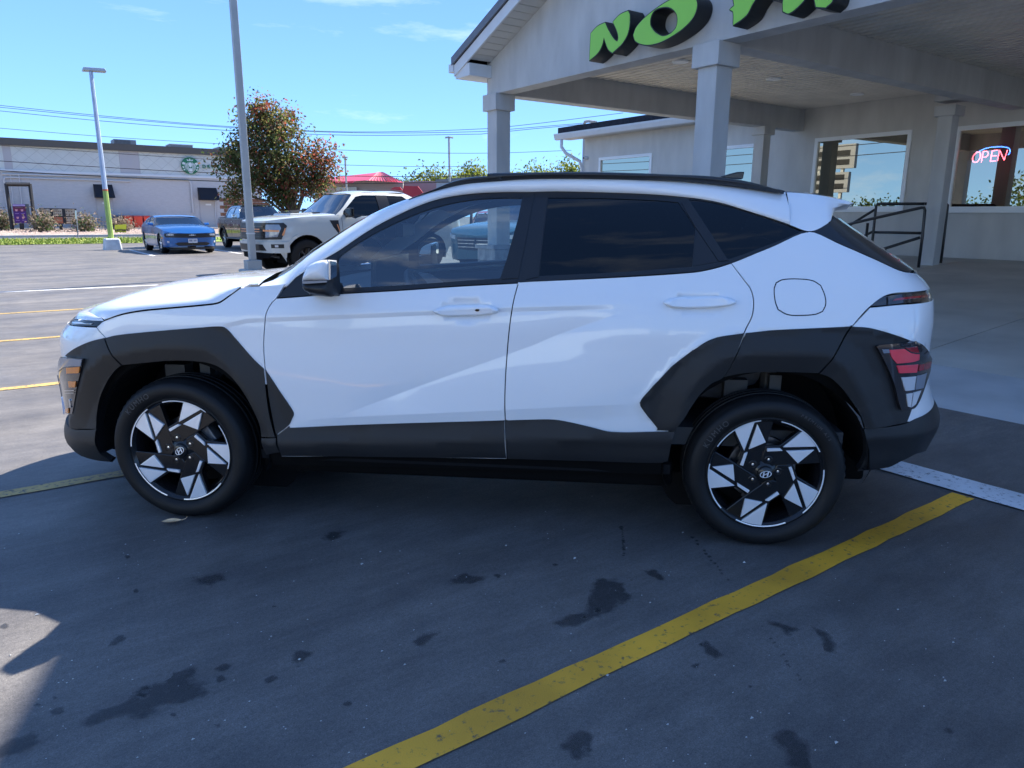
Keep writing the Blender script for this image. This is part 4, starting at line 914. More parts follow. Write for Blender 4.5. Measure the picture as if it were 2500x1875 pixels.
tl = kp('tail_lamp', zT((280, 592), (300, 580), (430, 566), (530, 560), (585, 542), (640, 575), (690, 640), (712, 690), (700, 790), (650, 950), (590, 1088), (540, 1108), (482, 1112), (470, 1090), (420, 900), (332, 690)), SMOKE, off=.024, ang=34, skirt=.03, inset=0, res=.02)
for nm, m_, q in (('brake_lens', RED2, ((374, 617), (488, 607), (545, 642), (608, 652), (604, 698), (560, 714), (432, 728), (396, 680))), ('brake_lens', RED2, ((432, 745), (598, 734), (588, 800), (452, 806))), ('brake_lens', RLENS, ((607, 738), (700, 712), (694, 760), (600, 790))),
                  ('brake_lens', RLENS, ((500, 600), (590, 590), (606, 640), (545, 632))), ('reverse_lens', CLEAR, ((470, 842), (583, 832), (570, 943), (502, 952))), ('reverse_lens', CL2, ((592, 828), (664, 802), (640, 926), (578, 942))),
                  ('reverse_lens', CLEAR, ((510, 977), (558, 967), (545, 1086), (526, 1080))), ('reverse_lens', CLEAR, ((566, 964), (622, 946), (584, 1058), (552, 1086))), ('lamp_rim', CL2, ((318, 614), (370, 612), (378, 640), (330, 645)))):
    kp(nm, zT(*q), m_, off=.028, skirt=.004, inset=0, ang=25, res=.02, parent=tl)
# ---- door handles
def domed(poly, h, w):
    L = U(poly); L = smooth_poly(L, True, 60, 5)
    def f(s, z):
        sh = np.broadcast(s, z).shape; p = np.stack([np.broadcast_to(s, sh).ravel(), np.broadcast_to(z, sh).ravel()], 1); d = np.clip(dist_poly(p, L)/w, 0, 1); d = np.where(inside(p, L), d, 0)
        return (h*np.sqrt(np.clip(1-(1-d)**2, 0, 1))).reshape(sh)
    return f
HW = mat('handle_white', (.80, .815, .83), .3, coat=1.0)
for q in (zF((1440, 258), (1480, 232), (1560, 212), (1660, 206), (1760, 203), (1830, 203), (1900, 210), (1952, 238), (1940, 262), (1880, 277), (1800, 285), (1680, 290), (1560, 294), (1480, 282)),
          zG((1315, 172), (1350, 145), (1440, 127), (1560, 122), (1700, 118), (1800, 122), (1878, 148), (1872, 172), (1800, 195), (1700, 206), (1560, 212), (1440, 212), (1350, 198))):
    f = domed(q, .017, .011)
    o = kp('door_handle', q, HW, offf=lambda s, z, f=f: f(s, z)+.012+.02*0, off=0, skirt=.012, inset=0, res=.006, ang=70)
kp('keyhole', zF((1770, 240), (1780, 231), (1797, 231), (1806, 240), (1797, 249), (1780, 249)), GBLK, off=.034, skirt=.004, both=False, inset=0, res=.01)
# ---- door mirror
def plane_dome(name, px, y0, h, w, yback, m, parent=kona, ysk=None, res=.008, both=True):
    P = KS.on_y(px, y0+h*.5); q = densify(smooth_poly(P[:, [0, 2]], True, 50, 5), res*1.2)
    V, T, L = fill(q, res); d = np.clip(dist_poly(V, q)/w, 0, 1); y = y0+h*np.sqrt(np.clip(1-(1-d)**2, 0, 1))
    for sg in ((1, -1) if both else (1,)):
        vs = [(a, sg*c, b_) for (a, b_), c in zip(V, y)]; fs = list(T); lp = L[0]; n = len(lp); s = len(vs)
        c0 = V.mean(0); vs += [(c0[0]+(V[i][0]-c0[0])*.8, sg*yback, c0[1]+(V[i][1]-c0[1])*.8) for i in lp]
        fs += [(lp[i], lp[(i+1) % n], s+(i+1) % n, s+i) for i in range(n)]+[tuple(range(s, s+n))]
        b = MB(); b.add(vs, fs); o = kmb(b, name, m, parent, smooth=True, auto=50)
    return o
mw = zM((203, 1350), (212, 1285), (245, 1195), (305, 1112), (400, 1056), (510, 1024), (605, 1018), (612, 1180), (612, 1336), (400, 1342))
ml = zM((192, 1400), (215, 1360), (400, 1348), (560, 1340), (606, 1300), (606, 1024), (648, 1037), (660, 1110), (672, 1330), (690, 1588), (640, 1602), (520, 1590), (400, 1570), (262, 1526), (212, 1460))
plane_dome('mirror_housing', ml, 1.045, .045, .05, .93, PILL)
mc = plane_dome('mirror_cap', mw, 1.078, .03, .045, .95, WHITE)
plane_dome('mirror_indicator', zM((212, 1354), (400, 1346), (602, 1338), (600, 1368), (400, 1385), (225, 1394)), 1.085, .012, .01, 1.0, CL2)
plane_dome('mirror_trim', zM((614, 1030), (646, 1036), (658, 1110), (660, 1325), (640, 1328), (628, 1180)), 1.075, .008, .006, 1.0, CHRM)
kmb(MB().hexa([(.66, .82, 1.06), (.80, .82, 1.06), (.80, .97, 1.08), (.70, .97, 1.08)], [(.68, .80, 1.12), (.80, .80, 1.12), (.80, .97, 1.13), (.71, .97, 1.13)]), 'mirror_stalk', PILL, bevel=.01)

# ---- wheels
BRK = mat('brake_steel', (.25, .25, .26), .35, metal=1.0); GREYM = mat('dull_metal', (.22, .22, .23), .5, metal=.6)
WC = np.array([2.66, .333])
def wpl(pts): P = KS.on_y(zW(*pts), KHUB); return [tuple(q) for q in (P[:, [0, 2]]-WC)]
w_big = wpl([(1140, 608), (1240, 525), (1340, 442), (1395, 475), (1445, 525), (1497, 597)]); w_tri = wpl([(1170, 645), (1455, 632), (1290, 770)]); w_bar = wpl([(978, 623), (1112, 620), (1136, 645), (978, 654)])
w_spk = wpl([(915, 745), (968, 600), (1110, 595), (1335, 425), (1400, 465), (1455, 520), (1510, 600), (1545, 690), (1560, 760), (1530, 772), (1290, 790), (1060, 800), (1000, 830)])
w_lug = [wpl([q])[0] for q in ((997, 742), (1092, 862), (992, 988), (836, 942), (836, 792))]
KFONT = None
def wheel(name, c, rot, parent, sg=1, R=.343):
    """c = hub face (car x, y, z)"""
    e = empty(name); e.parent = parent; hub = c
    fy = lambda y: hub[1]*sg+y*sg
    t = MB(); prof = [(.238, -.012), (.247, -.004), (.252, -.006), (.262, .006), (.285, .014), (.305, .013), (.318, .006), (.326, -.004), (.331, -.012), (.337, -.022), (.341, -.035), (R, -.055), (R-.002, -.068), (R-.010, -.070), (R-.010, -.078), (R, -.080), (R, -.105), (R-.010, -.107), (R-.010, -.116), (R, -.118), (R, -.142), (R-.010, -.144), (R-.010, -.152), (R, -.154), (R-.003, -.175), (R-.012, -.195), (.31, -.215), (.24, -.205)]
    n = 120; vs = []
    for i, (r_, h) in enumerate(prof):
        for k in range(n):
            a = 2*math.pi*k/n; rr = r_
            if 8 <= i <= 11 and k % 2: rr -= .0045                       # shoulder sipes
            vs.append((hub[0]+rr*math.cos(a), fy(h), max(.002, hub[2]+rr*math.sin(a))))
    t.add(vs, [(i*n+k, i*n+(k+1) % n, (i+1)*n+(k+1) % n, (i+1)*n+k) for i in range(len(prof)-1) for k in range(n)]); ty = kmb(t, 'tyre', RUB, e, smooth=True, auto=32)
    r_ = MB(); r_.lathe([(.246, -.006), (.244, -.002), (.238, -.006), (.228, -.022), (.215, -.05), (.208, -.12), (.214, -.2)], (hub[0], fy(0), hub[2]), 'y', 64) if sg > 0 else r_.lathe([(q, -h) for q, h in [(.246, -.006), (.244, -.002), (.238, -.006), (.228, -.022), (.215, -.05), (.208, -.12), (.214, -.2)]], (hub[0], fy(0), hub[2]), 'y', 64)
    rim = kmb(r_, 'rim', GBLK, e, smooth=True, auto=40)
    ca_, sa_ = None, None
    def place(pts, k): a = rad(rot+72*k); return [(hub[0]+x*math.cos(a)-z*math.sin(a), hub[2]+x*math.sin(a)+z*math.cos(a)) for x, z in pts]
    for k in range(5):
        s = MB()
        pl = place(w_spk, k); s.prism(pl, lambda x, z: (x, fy(-.016), z), lambda x, z: (x, fy(-.05), z)); kmb(s, 'spoke', GBLK, rim, bevel=.004)
        for nm, w_ in (('spoke_facet', w_big), ('spoke_facet', w_tri), ('spoke_facet', w_bar)):
            s = MB(); pl = place(w_, k)
            s.prism(pl, lambda x, z: (x, fy(-.006-.03*max(0, .15-math.hypot(x-hub[0], z-hub[2]))), z), lambda x, z: (x, fy(-.03), z)); kmb(s, nm, SILV, rim, bevel=.0015)
        s = MB(); m_ = 14; rr0, rr1 = .238, .2435; V = []
        for i in range(m_+1):
            a = rad(rot+72*k+(14+(66-14)*i/m_)+13)
            for q, h in ((rr0, -.004), (rr1, -.003)): V.append((hub[0]+q*math.cos(a), fy(h+.003), hub[2]+q*math.sin(a)))
        s.add(V, [(2*i, 2*i+1, 2*i+3, 2*i+2) for i in range(m_)]); kmb(s, 'rim_lip', SILV, rim)
        s = MB(); (x, z), = place([w_lug[k]], 0); 
        pr = [(.0005, .004), (.006, .003), (.009, -.002), (.010, -.012)]; s.lathe([(q, h*sg) for q, h in pr], (x, fy(-.018), z), 'y', 12); kmb(s, 'lug_nut', CHRM, rim, smooth=True, auto=40)
        s = MB(); pr = [(.010, -.02), (.017, -.012), (.019, -.02)]; s.lathe([(q, h*sg) for q, h in pr], (x, fy(-.0), z), 'y', 14); kmb(s, 'lug_seat', GBLK, rim, smooth=True)
    s = MB(); pr = [(.0005, 0), (.026, -.001), (.031, -.004), (.034, -.012), (.075, -.03), (.09, -.05)]; s.lathe([(q, h*sg) for q, h in pr], (hub[0], fy(0), hub[2]), 'y', 32); cap = kmb(s, 'hub_cap', GBLK, rim, smooth=True, auto=30)
    # emblem: an oval ring round a slanted letter
    s = MB(); V = []; n = 28
    for k in range(n):
        a = 2*math.pi*k/n
        for f_ in (1.0, .84):
            x, z = .025*f_*math.cos(a), .0155*f_*math.sin(a); V.append((x, z))
    tilt = rad(rot*1.0+12 if abs(rot) > 1 else 12); tr = lambda x, z: (hub[0]+x*math.cos(tilt)-z*math.sin(tilt), fy(.002), hub[2]+x*math.sin(tilt)+z*math.cos(tilt))
    s.add([tr(*q) for q in V], [(2*i, 2*((i+1) % n), 2*((i+1) % n)+1, 2*i+1) for i in range(n)])
    for q in (((-.016, -.010), (-.010, -.011), (-.002, .011), (-.009, .010)), ((.002, -.011), (.009, -.010), (.016, .010), (.010, .011)), ((-.008, -.004), (.006, .0005), (.0075, .0045), (-.0065, .0005))): s.add([tr(*p_) for p_ in q], [(0, 1, 2, 3)])
    kmb(s, 'emblem', SILV, rim)
    s = MB(); pr = [(.06, -.085), (.145, -.085), (.148, -.09), (.148, -.105)]; s.lathe([(q, h*sg) for q, h in pr], (hub[0], fy(0), hub[2]), 'y', 40); kmb(s, 'brake_disc', BRK, e, smooth=True, auto=30)
    s = MB()
    for a0 in (35,): s.hexa([(hub[0]+q*math.cos(rad(a)), fy(-.06), hub[2]+q*math.sin(rad(a))) for q, a in ((.10, a0-18), (.16, a0-20), (.165, a0+20), (.10, a0+18))], [(hub[0]+q*math.cos(rad(a)), fy(-.12), hub[2]+q*math.sin(rad(a))) for q, a in ((.10, a0-18), (.16, a0-20), (.165, a0+20), (.10, a0+18))])
    kmb(s, 'brake_caliper', GREYM, e, bevel=.004)
    return e, ty
wheels = [wheel('wheel', (2.66, KHUB, .333), 0, kona), wheel('wheel', (0.0, KHUB, .333), 26, kona), wheel('wheel', (2.66, KHUB, .333), 10, kona, -1), wheel('wheel', (0.0, KHUB, .333), 40, kona, -1)]
# raised words on the tyre walls
def arc_word(word, hub, r_, a_mid, size, parent, m, y):
    step = size*.86/r_
    for i, ch in enumerate(word):
        if ch == ' ': continue
        cu = bpy.data.curves.new('letter', 'FONT'); cu.body = ch; cu.size = size; cu.align_x = 'CENTER'; cu.extrude = .0006
        ob = bpy.data.objects.new('tmp', cu); me = bpy.data.meshes.new_from_object(ob); bpy.data.objects.remove(ob); bpy.data.curves.remove(cu)
        a = rad(a_mid)-(i-(len(word)-1)/2)*step
        up = Vector((math.cos(a), 0, math.sin(a))); rt_ = Vector((math.sin(a), 0, -math.cos(a)))
        for v in me.vertices:
            q = Vector((hub[0], y+v.co.z, hub[2]))+up*(r_+v.co.y)+rt_*v.co.x; v.co = (q.x, -q.y, q.z)
        me.materials.append(m); o = bpy.data.objects.new('raised_letter', me); COL.objects.link(o); o.parent = parent
LETR = mat('tyre_letter', (.06, .06, .062), .5)
arc_word('KUMHO', (2.66, KHUB, .333), .279, 142, .034, wheels[0][1], LETR, KHUB+.0165); arc_word('PREMIUM A/S', (2.66, KHUB, .333), .291, 50, .018, wheels[0][1], LETR, KHUB+.0165)
arc_word('KUMHO', (0, KHUB, .333), .279, 128, .034, wheels[1][1], LETR, KHUB+.0165)
# ---- wheel wells
for cx in (0.0, 2.66):
    for sg in (1, -1):
        b = MB(); n = 20; V = []
        for i in range(n+1):
            a = rad(200-220*i/n); rr = .425 if cx == 0 else .435
            for yq in (.862, .40): V.append((cx+rr*math.cos(a), sg*yq, max(.36 if cx > 1 and a < 1.5 else (.30 if cx < 1 and a > 1.6 else .24), .35+rr*math.sin(a))))
        b.add(V, [(2*i, 2*i+1, 2*i+3, 2*i+2) for i in range(n)])
        b.add([(cx+.46*math.cos(rad(q)), sg*.45, .33+.46*math.sin(rad(q))) for q in range(0, 360, 20)], [tuple(range(18))]); kmb(b, 'wheel_well', LINER)
        b = MB().tube([(cx+.02, sg*.62, .25), (cx+.05, sg*.60, .55), (cx+.05, sg*.58, .74)], .035, 10).box((cx-.16, sg*.60, .60), (cx-.06, sg*.68, .70)).box((cx+.03, sg*.66, .63), (cx+.08, sg*.70, .73)); kmb(b, 'suspension_strut', mat('strut_dark', (.05, .05, .05), .6), smooth=False)

# ---- cabin
CAB = mat('cabin_dark', (.045, .047, .05), .7, var=.1, vscale=6); SEAT = mat('seat_cloth', (.05, .05, .055), .85, var=.15, vscale=40); HEADL = mat('headliner', (.30, .30, .29), .9); DASH = mat('dash_top', (.17, .18, .18), .65)
b = MB().prism([(.42, 1.06), (.62, 1.075), (.86, 1.05), (.98, .98), (1.02, .86), (.95, .60), (.45, .60)], lambda x, z: (x, .70, z), lambda x, z: (x, -.70, z)); kmb(b, 'dashboard', DASH, bevel=.02)
for yy in (.36, -.36):
    b = MB().prism([(1.15, .52), (1.66, .50), (1.70, .62), (1.62, .66), (1.15, .66)], lambda x, z: (x, yy+.24, z), lambda x, z: (x, yy-.24, z)); kmb(b, 'front_seat', SEAT, bevel=.05)
    b = MB().prism([(1.60, .60), (1.76, .60), (1.98, 1.17), (1.87, 1.20)], lambda x, z: (x, yy+.23, z), lambda x, z: (x, yy-.23, z)); kmb(b, 'seat_back', SEAT, bevel=.05)
    b = MB().prism([(1.91, 1.21), (2.0, 1.19), (2.05, 1.36), (1.95, 1.38)], lambda x, z: (x, yy+.13, z), lambda x, z: (x, yy-.13, z)); kmb(b, 'headrest', SEAT, bevel=.04)
b = MB().prism([(2.25, .6), (2.6, .58), (2.62, .68), (2.25, .7)], lambda x, z: (x, .62, z), lambda x, z: (x, -.62, z)); kmb(b, 'rear_seat', SEAT, bevel=.04)
b = MB().prism([(2.5, .65), (2.66, .65), (2.82, 1.15), (2.72, 1.17)], lambda x, z: (x, .62, z), lambda x, z: (x, -.62, z)); kmb(b, 'rear_seat_back', SEAT, bevel=.04)
b = MB().box((.4, -.78, .42), (3.0, .78, .5)); kmb(b, 'cabin_floor', CAB)
for sg in (1, -1):
    b = MB().prism([(.55, .5), (2.1, .5), (2.3, .86), (2.7, .96), (2.7, 1.16), (1.5, 1.08), (.62, 1.02)], lambda x, z: (x, sg*.80, z), lambda x, z: (x, sg*.77, z)); kmb(b, 'door_card', CAB)
q = ra.copy(); rows = []
for f, dz in ((.98, -.05), (.6, -.035), (0, -.03)): p_ = q[q[:, 0] < 2.7].copy(); p_[:, 1] *= f; p_[:, 2] += dz; rows.append(p_)
KS.loft('headliner', rows, HEADL, kona, mirror=True)
# steering wheel, mirror, pillars
sw = MB(); c0 = Vector((1.075, .37, .985)); ax = Vector((-.86, 0, -.5)).normalized(); e1_ = Vector((0, 1, 0)); e2_ = ax.cross(e1_).normalized()
sw.tube([c0+(e1_*math.cos(2*math.pi*k/28)+e2_*math.sin(2*math.pi*k/28))*.178 for k in range(29)], .016, 8, cap=False)
for a in (0, 180, 270): sw.tube([c0, c0+(e1_*math.cos(rad(a))+e2_*math.sin(rad(a)))*.17], [.03, .012], 6)
sw.lathe([(.001, -.03), (.055, -.025), (.065, .02)], tuple(c0), 'x', 16); kmb(sw, 'steering_wheel', mat('steering_leather', (.07, .07, .075), .5), smooth=True, auto=45)
kmb(MB().box((.86, -.13, 1.30), (.90, .13, 1.37)).tube([(.86, 0, 1.36), (.80, 0, 1.42)], .012, 6), 'rear_view_mirror', TRIMB, bevel=.01)
kmb(MB().prism([(.83, 1.05), (.86, 1.05), (.87, 1.21), (.84, 1.21)], lambda x, z: (x, .52, z), lambda x, z: (x, -.12, z)), 'display_screen', GBLK, bevel=.008)
# ================================================================== OTHER VEHICLES
def lathe_wheel(e, cx, cy, R, rimr, w, face, m_rim, spokes, sg):
    """road wheel for the other vehicles: tyre, rim with spokes. face = outer y"""
    we = empty('wheel'); we.parent = e
    f = lambda h: face+sg*h
    t = MB(); t.lathe([(rimr, sg*-.02), (rimr+.01, sg*-.0), ((R+rimr)/2, sg*.012), (R-.03, sg*0.0), (R-.006, sg*-.03), (R, sg*-.06), (R, sg*-(w-.05)), (R-.03, sg*-w), (rimr, sg*-w)], (cx, face, cy), 'y', 40); t.build('tyre', RUB, we, smooth=True, auto=35)
    t = MB(); t.lathe([(rimr+.004, sg*-.006), (rimr-.012, sg*-.004), (rimr-.02, sg*-.03), (rimr-.03, sg*-.12), (.02, sg*-.14)], (cx, face, cy), 'y', 32); rim = t.build('rim', GBLK, we, smooth=True, auto=35)
    for k in range(spokes):
        a = 2*math.pi*k/spokes+.3; b = MB(); dw = .5/spokes
        pts = [(.05, -.35), (.05, .35), (rimr-.01, dw*.75), (rimr-.01, dw*.25), (rimr*.55, dw*.1), (rimr-.01, -dw*.25), (rimr-.01, -dw*.75)]
        q = [(cx+r_*math.cos(a+t_), cy+r_*math.sin(a+t_)) for r_, t_ in pts]
        b.prism(q, lambda x, z: (x, f(-.012), z), lambda x, z: (x, f(-.05), z)); b.build('spoke', m_rim, rim)
    t = MB(); t.lathe([(.001, sg*-.004), (.05, sg*-.006), (.06, sg*-.03)], (cx, face, cy), 'y', 16); t.build('hub_cap', m_rim, rim, smooth=True)
    return we
def interp(tab, x): t = arr(tab); return float(np.interp(x, t[:, 0], t[:, 1]))
def vehicle(name, label, origin, rz, m, paint, wb, fo, ro, hw, R, rimr, archR, zs, hood, cowl, roof, belt, wins, plan=None, side='both', sgn=1, group=None, nose=None, rimm=None, spokes=6, glassm=None, bed=None, inset=None, cladding=None, dfront=None, drear=None, trackin=.02, cat='car', roofw=.72, wheelw=.24, crown=.03):
    """x runs back from the front axle. hood = edge height table, cowl=(x, z), roof=[(x,z)...] along the top of the cab side, belt=[(x,z)...]"""
    e = empty(name, origin, rz, label, cat, group)
    xf, xr = -fo, wb+ro
    plan = plan or [(xf, 0), (xf+.01, hw*.35), (xf+.05, hw*.62), (xf+.13, hw*.80), (xf+.28, hw*.925), (xf+.5, hw*.98), (0.1, hw), (wb*.5, hw), (wb+.1, hw), (xr-.45, hw*.975), (xr-.2, hw*.92), (xr-.07, hw*.78), (xr-.02, hw*.5), (xr, 0)]
    zb = belt[0][1]
    inset = inset or [(.1, .08), (zs, .02), (zs+.15, 0), (zb-.12, 0), (zb, .02), (zb+.1, .06), (zb+.3, .15), (zb+.5, .26), (zb+.7, .4)]
    S = Shell(plan, inset, dfront or [(.1, .05), (zs, .02), (zs+.2, 0), (1.0, .0), (1.5, .05), (2.2, .1)], drear or [(.1, -.05), (.5, 0), (1.2, -.02), (2.2, -.1)], (origin, rz, m), xf0=0, xr0=wb*.8)
    S0, S1 = S.s0+.001, S.s1-.001
    hz = lambda x: interp(hood, x)
    ar = lambda cx: arc(cx, R, archR, 195, -15, 16)
    body = [(S0, zs+.05), (-archR-.15, zs)]+ar(0.0)+[(archR+.12, zs), (wb-archR-.12, zs)]+ar(wb)+[(wb+archR+.1, zs+.03), (S1, zs+.08)]
    top = [(S1, belt[-1][1])]+[tuple(q) for q in belt[::-1]]+[(q, hz(q)) for q in np.linspace(cowl[0]-.05, xf+.1, 9)]+[(S0, hz(xf))]
    for sd in (1, -1): S.panel('body_side', body+top, paint, e, smooth=False, px=False, res=.09, side=sd, skirt=.02)
    yk = lambda P: P*np.array([1, 1, 1])
    # bonnet
    sx = np.r_[np.linspace(S0, 0, 12), np.linspace(.08, cowl[0], 10)]; edge_ = np.array([S.P(s, hz(float(S.P(s, .8)[0]))) for s in sx]); rows = [edge_]
    for f, dz in ((.93, .018), (.8, .03), (.5, .045), (.2, .05), (0, .05)): q = edge_.copy(); q[:, 1] *= f; k = np.clip((q[:, 0]-xf)/.5, 0, 1); q[:, 2] += dz*crown/.03*k; q[:, 0] = np.where(f < 1, q[:, 0], q[:, 0]); rows.append(q)
    S.loft('bonnet', rows, paint, e, mirror=True)
    # cab side with window openings
    rf = arr(roof); cabp = [tuple(q) for q in roof]+[tuple(q) for q in belt[::-1] if rf[0, 0]-.05 <= q[0] <= rf[-1, 0]+.05]
    gm = glassm or GL2
    for sd in (1, -1):
        S.panel('cab_side', cabp, paint, e, smooth=False, px=False, res=.08, holes=wins, side=sd, skirt=.03, off=-.004)
        for w in wins: S.panel('side_window', w, gm, e, smooth=False, px=False, res=.12, side=sd, skirt=0, off=-.018)
    # roof, windscreen and rear glass from the top line of the cab side
    tp = np.array([S.P(x, z) for x, z in roof]); i0 = int(np.argmax(tp[:, 2] > tp[:, 2].max()-.11)); i1 = len(tp)-1-int(np.argmax(tp[::-1, 2] > tp[:, 2].max()-.11))
    def span(pts, name, m_, cr, dx=0.0):
        p = resample(pts, 12); rows = []
        for f, k in ((1, 0), (.9, .45), (.6, .85), (.25, 1), (0, 1)): q = p.copy(); q[:, 1] *= f; q[:, 2] += cr*k; q[:, 0] += dx*k; rows.append(q)
        return S.loft(name, rows, m_, e, mirror=True)
    span(tp[i0:i1+1], 'roof', paint, .05); span(tp[:i0+1], 'windscreen', GLW2, .01, -.10); 
    if i1 < len(tp)-1: span(tp[i1:], 'rear_glass', gm, .01, .06)
    b = MB().box((-.2, -hw*.78, zs+.05), (wb+ro-.5, hw*.78, zs+.3)); b.build('underbody', VOID, e)
    x0, x1 = cowl[0]+.1, tp[-1][0]-.2
    b = MB().box((x0, -hw*.82, zs+.3), (x1, hw*.82, zb-.12)); b.box((x0, -hw*.78, zb-.12), (x0+.45, hw*.78, zb-.02)); 
    for sx_ in (x0+1.05, x0+1.95):
        if sx_ < x1:
            for yy in (-hw*.4, hw*.4): b.prism([(sx_, zb-.2), (sx_+.12, zb-.2), (sx_+.2, zb+.28), (sx_+.1, zb+.3)], lambda x, z: (x, yy+.22, z), lambda x, z: (x, yy-.22, z))
    b.build('cabin', CAB, e)
    for cx in (0, wb):
        for sg in (1, -1):
            b = MB(); n = 16; V = []
            for i in range(n+1):
                a = rad(195-210*i/n)
                for yq in (hw-.03, hw*.4): V.append((cx+(archR-.004)*math.cos(a), sg*yq, R+(archR-.004)*math.sin(a)))
            b.add(V, [(2*i, 2*i+1, 2*i+3, 2*i+2) for i in range(n)]); b.build('wheel_well', LINER, e)
            lathe_wheel(e, cx, R, R, rimr, wheelw, sg*(hw-trackin), rimm or SILV, spokes, sg)
    return e, S
GLW2 = glass('dark_windscreen', (.20, .24, .26), .10)
def over(S, e, name, pts, m_, off=.012, sides=(1, -1), skirt=.012, px=False, res=.05, sm=False, parent=None, ang=40):
    for sd in sides: S.panel(name, pts, m_, parent or e, smooth=sm, px=px, res=res, side=sd, skirt=skirt, off=off, ang=ang)

# ---- pale pickup
PALE = mat('pale_grey_truck_paint', (.47, .485, .465), .35, coat=1.0)
t_h = rad(54.5+90-(-141+180))     # rear direction in world
az = rad(-133+180); d_ = (math.sin(az), math.cos(az)); w_ = c2w(*d_); TH = math.atan2(w_[1], w_[0])
nw = at_dist(748, 624, 18.3); lat = np.array([math.sin(TH), -math.cos(TH)]) # left side (m=-1): y dir
TO = (nw[0]-lat[0]*.98, nw[1]-lat[1]*.98, 0.0)
wins_t = [[(1.02, 1.44), (1.05, 1.52), (1.52, 1.88), (1.72, 1.92), (2.22, 1.93), (2.22, 1.43), (1.55, 1.40), (1.35, 1.34)], [(2.36, 1.43), (2.36, 1.93), (2.95, 1.92), (3.12, 1.80), (3.16, 1.44)]]
tk, TS = vehicle('pickup_truck', 'pale grey lifted crew cab pickup with black grille and all terrain tyres', TO, TH, -1, PALE, 3.69, .95, 1.25, 1.0, .43, .235, .53, .55, [(-.95, 1.27), (-.6, 1.33), (0, 1.38), (.9, 1.43)], (.92, 1.43),
    [(.80, 1.42), (1.05, 1.60), (1.42, 1.92), (1.62, 1.97), (2.3, 1.99), (3.1, 1.97), (3.28, 1.90), (3.36, 1.46)], [(.80, 1.40), (1.35, 1.33), (1.6, 1.40), (3.4, 1.43), (3.45, 1.43), (4.8, 1.45)], wins_t, cat='pickup truck', spokes=6, rimm=mat('grey_wheel', (.09, .09, .095), .35, metal=.6), wheelw=.3, trackin=.01)
S0 = TS.s0+.001
GRL = mat('grille_black', (.015, .015, .016), .4); ORN2 = mat('orange_accent', (.75, .30, .12), .4)
over(TS, tk, 'grille', [(S0, .84), (S0, 1.235), (S0+1.12, 1.24), (S0+1.2, 1.17), (S0+1.06, .86)], GRL, .014)
for k in range(3):
    zz = .90+.12*k; over(TS, tk, 'grille_bar', [(S0, zz), (S0, zz+.025), (S0+.62, zz+.025), (S0+.62, zz)], mat('grille_grey', (.05, .05, .052), .35), .03)
over(TS, tk, 'headlamp', [(S0+.68, .90), (S0+.70, 1.20), (S0+1.02, 1.20), (S0+1.06, 1.12), (S0+.98, .92)], CL2, .022)
over(TS, tk, 'headlamp_bar', [(S0+.62, 1.04), (S0+.62, 1.08), (S0+1.02, 1.075), (S0+1.01, 1.035)], ORN2, .036); over(TS, tk, 'grille_accent', [(S0+.12, 1.02), (S0+.12, 1.10), (S0+.5, 1.10), (S0+.5, 1.075), (S0+.16, 1.075), (S0+.16, 1.045), (S0+.5, 1.045), (S0+.5, 1.02)], ORN2, .036)
over(TS, tk, 'side_marker', [(S0+1.07, .95), (S0+1.14, 1.12), (S0+1.17, 1.12), (S0+1.12, .95)], ORN2, .024)
over(TS, tk, 'bumper', [(S0, .56), (S0, .80), (S0+1.22, .80), (S0+1.24, .56), (S0+1.1, .54)], PALE, .06, skirt=.06)
over(TS, tk, 'bumper_intake', [(S0, .58), (S0, .74), (S0+.62, .74), (S0+.72, .60)], GRL, .066); over(TS, tk, 'fog_lamp', [(S0+.84, .66), (S0+.84, .75), (S0+1.1, .75), (S0+1.1, .66)], GRL, .066)
over(TS, tk, 'fog_lens', [(S0+.92, .68), (S0+.92, .73), (S0+.99, .73), (S0+.99, .68)], CLEAR, .072)
over(TS, tk, 'skid_plate', [(S0, .40), (S0, .55), (S0+.9, .53), (S0+.7, .42)], LINER, .02)
over(TS, tk, 'fender_vent', [(.62, 1.30), (.86, 1.30), (.86, 1.24), (.90, .97), (.86, .95), (.70, 1.15)], GRL, .008); over(TS, tk, 'vent_accent', [(.80, 1.20), (.83, 1.20), (.90, .99), (.88, .98)], ORN2, .014)
over(TS, tk, 'b_pillar', [(2.12, 1.44), (2.12, 1.93), (2.46, 1.93), (2.46, 1.44)], GBLK, .0); over(TS, tk, 'door_gap', [(.965, .62), (.955, 1.36), (.965, 1.36), (.975, .62)], VOID, .002, skirt=0); over(TS, tk, 'door_gap', [(2.27, .62), (2.27, 1.41), (2.28, 1.41), (2.28, .62)], VOID, .002, skirt=0)
for k in range(14):
    a0, a1 = 180-180*k/14, 180-180*(k+1)/14
    over(TS, tk, 'arch_flare', [(R_*math.cos(rad(a)), .43+R_*math.sin(rad(a))) for R_, a in ((.535, a0), (.60, a0), (.60, a1), (.535, a1))], PALE, .022, skirt=.02)
for sg in (1, -1):
    yv = lambda y: -sg*y
    MB().hexa([(1.02, yv(1.04), 1.36), (1.16, yv(1.04), 1.36), (1.16, yv(1.27), 1.38), (1.04, yv(1.27), 1.38)], [(1.03, yv(1.04), 1.58), (1.16, yv(1.04), 1.58), (1.16, yv(1.27), 1.60), (1.05, yv(1.27), 1.60)]).build('door_mirror', GBLK, tk, bevel=.025)
    MB().box((1.05, yv(.9), 1.40), (1.13, yv(1.06), 1.48)).build('mirror_arm', GBLK, tk)
    MB().tube([(.1, yv(.7), .45), (-.5, yv(.55), .42), (-.85, yv(.3), .5)], .03, 6).build('tow_hook', GREYM, tk)
MB().box((3.5, -.85, .8), (4.8, .85, .86)).build('bed_floor', LINER, tk)
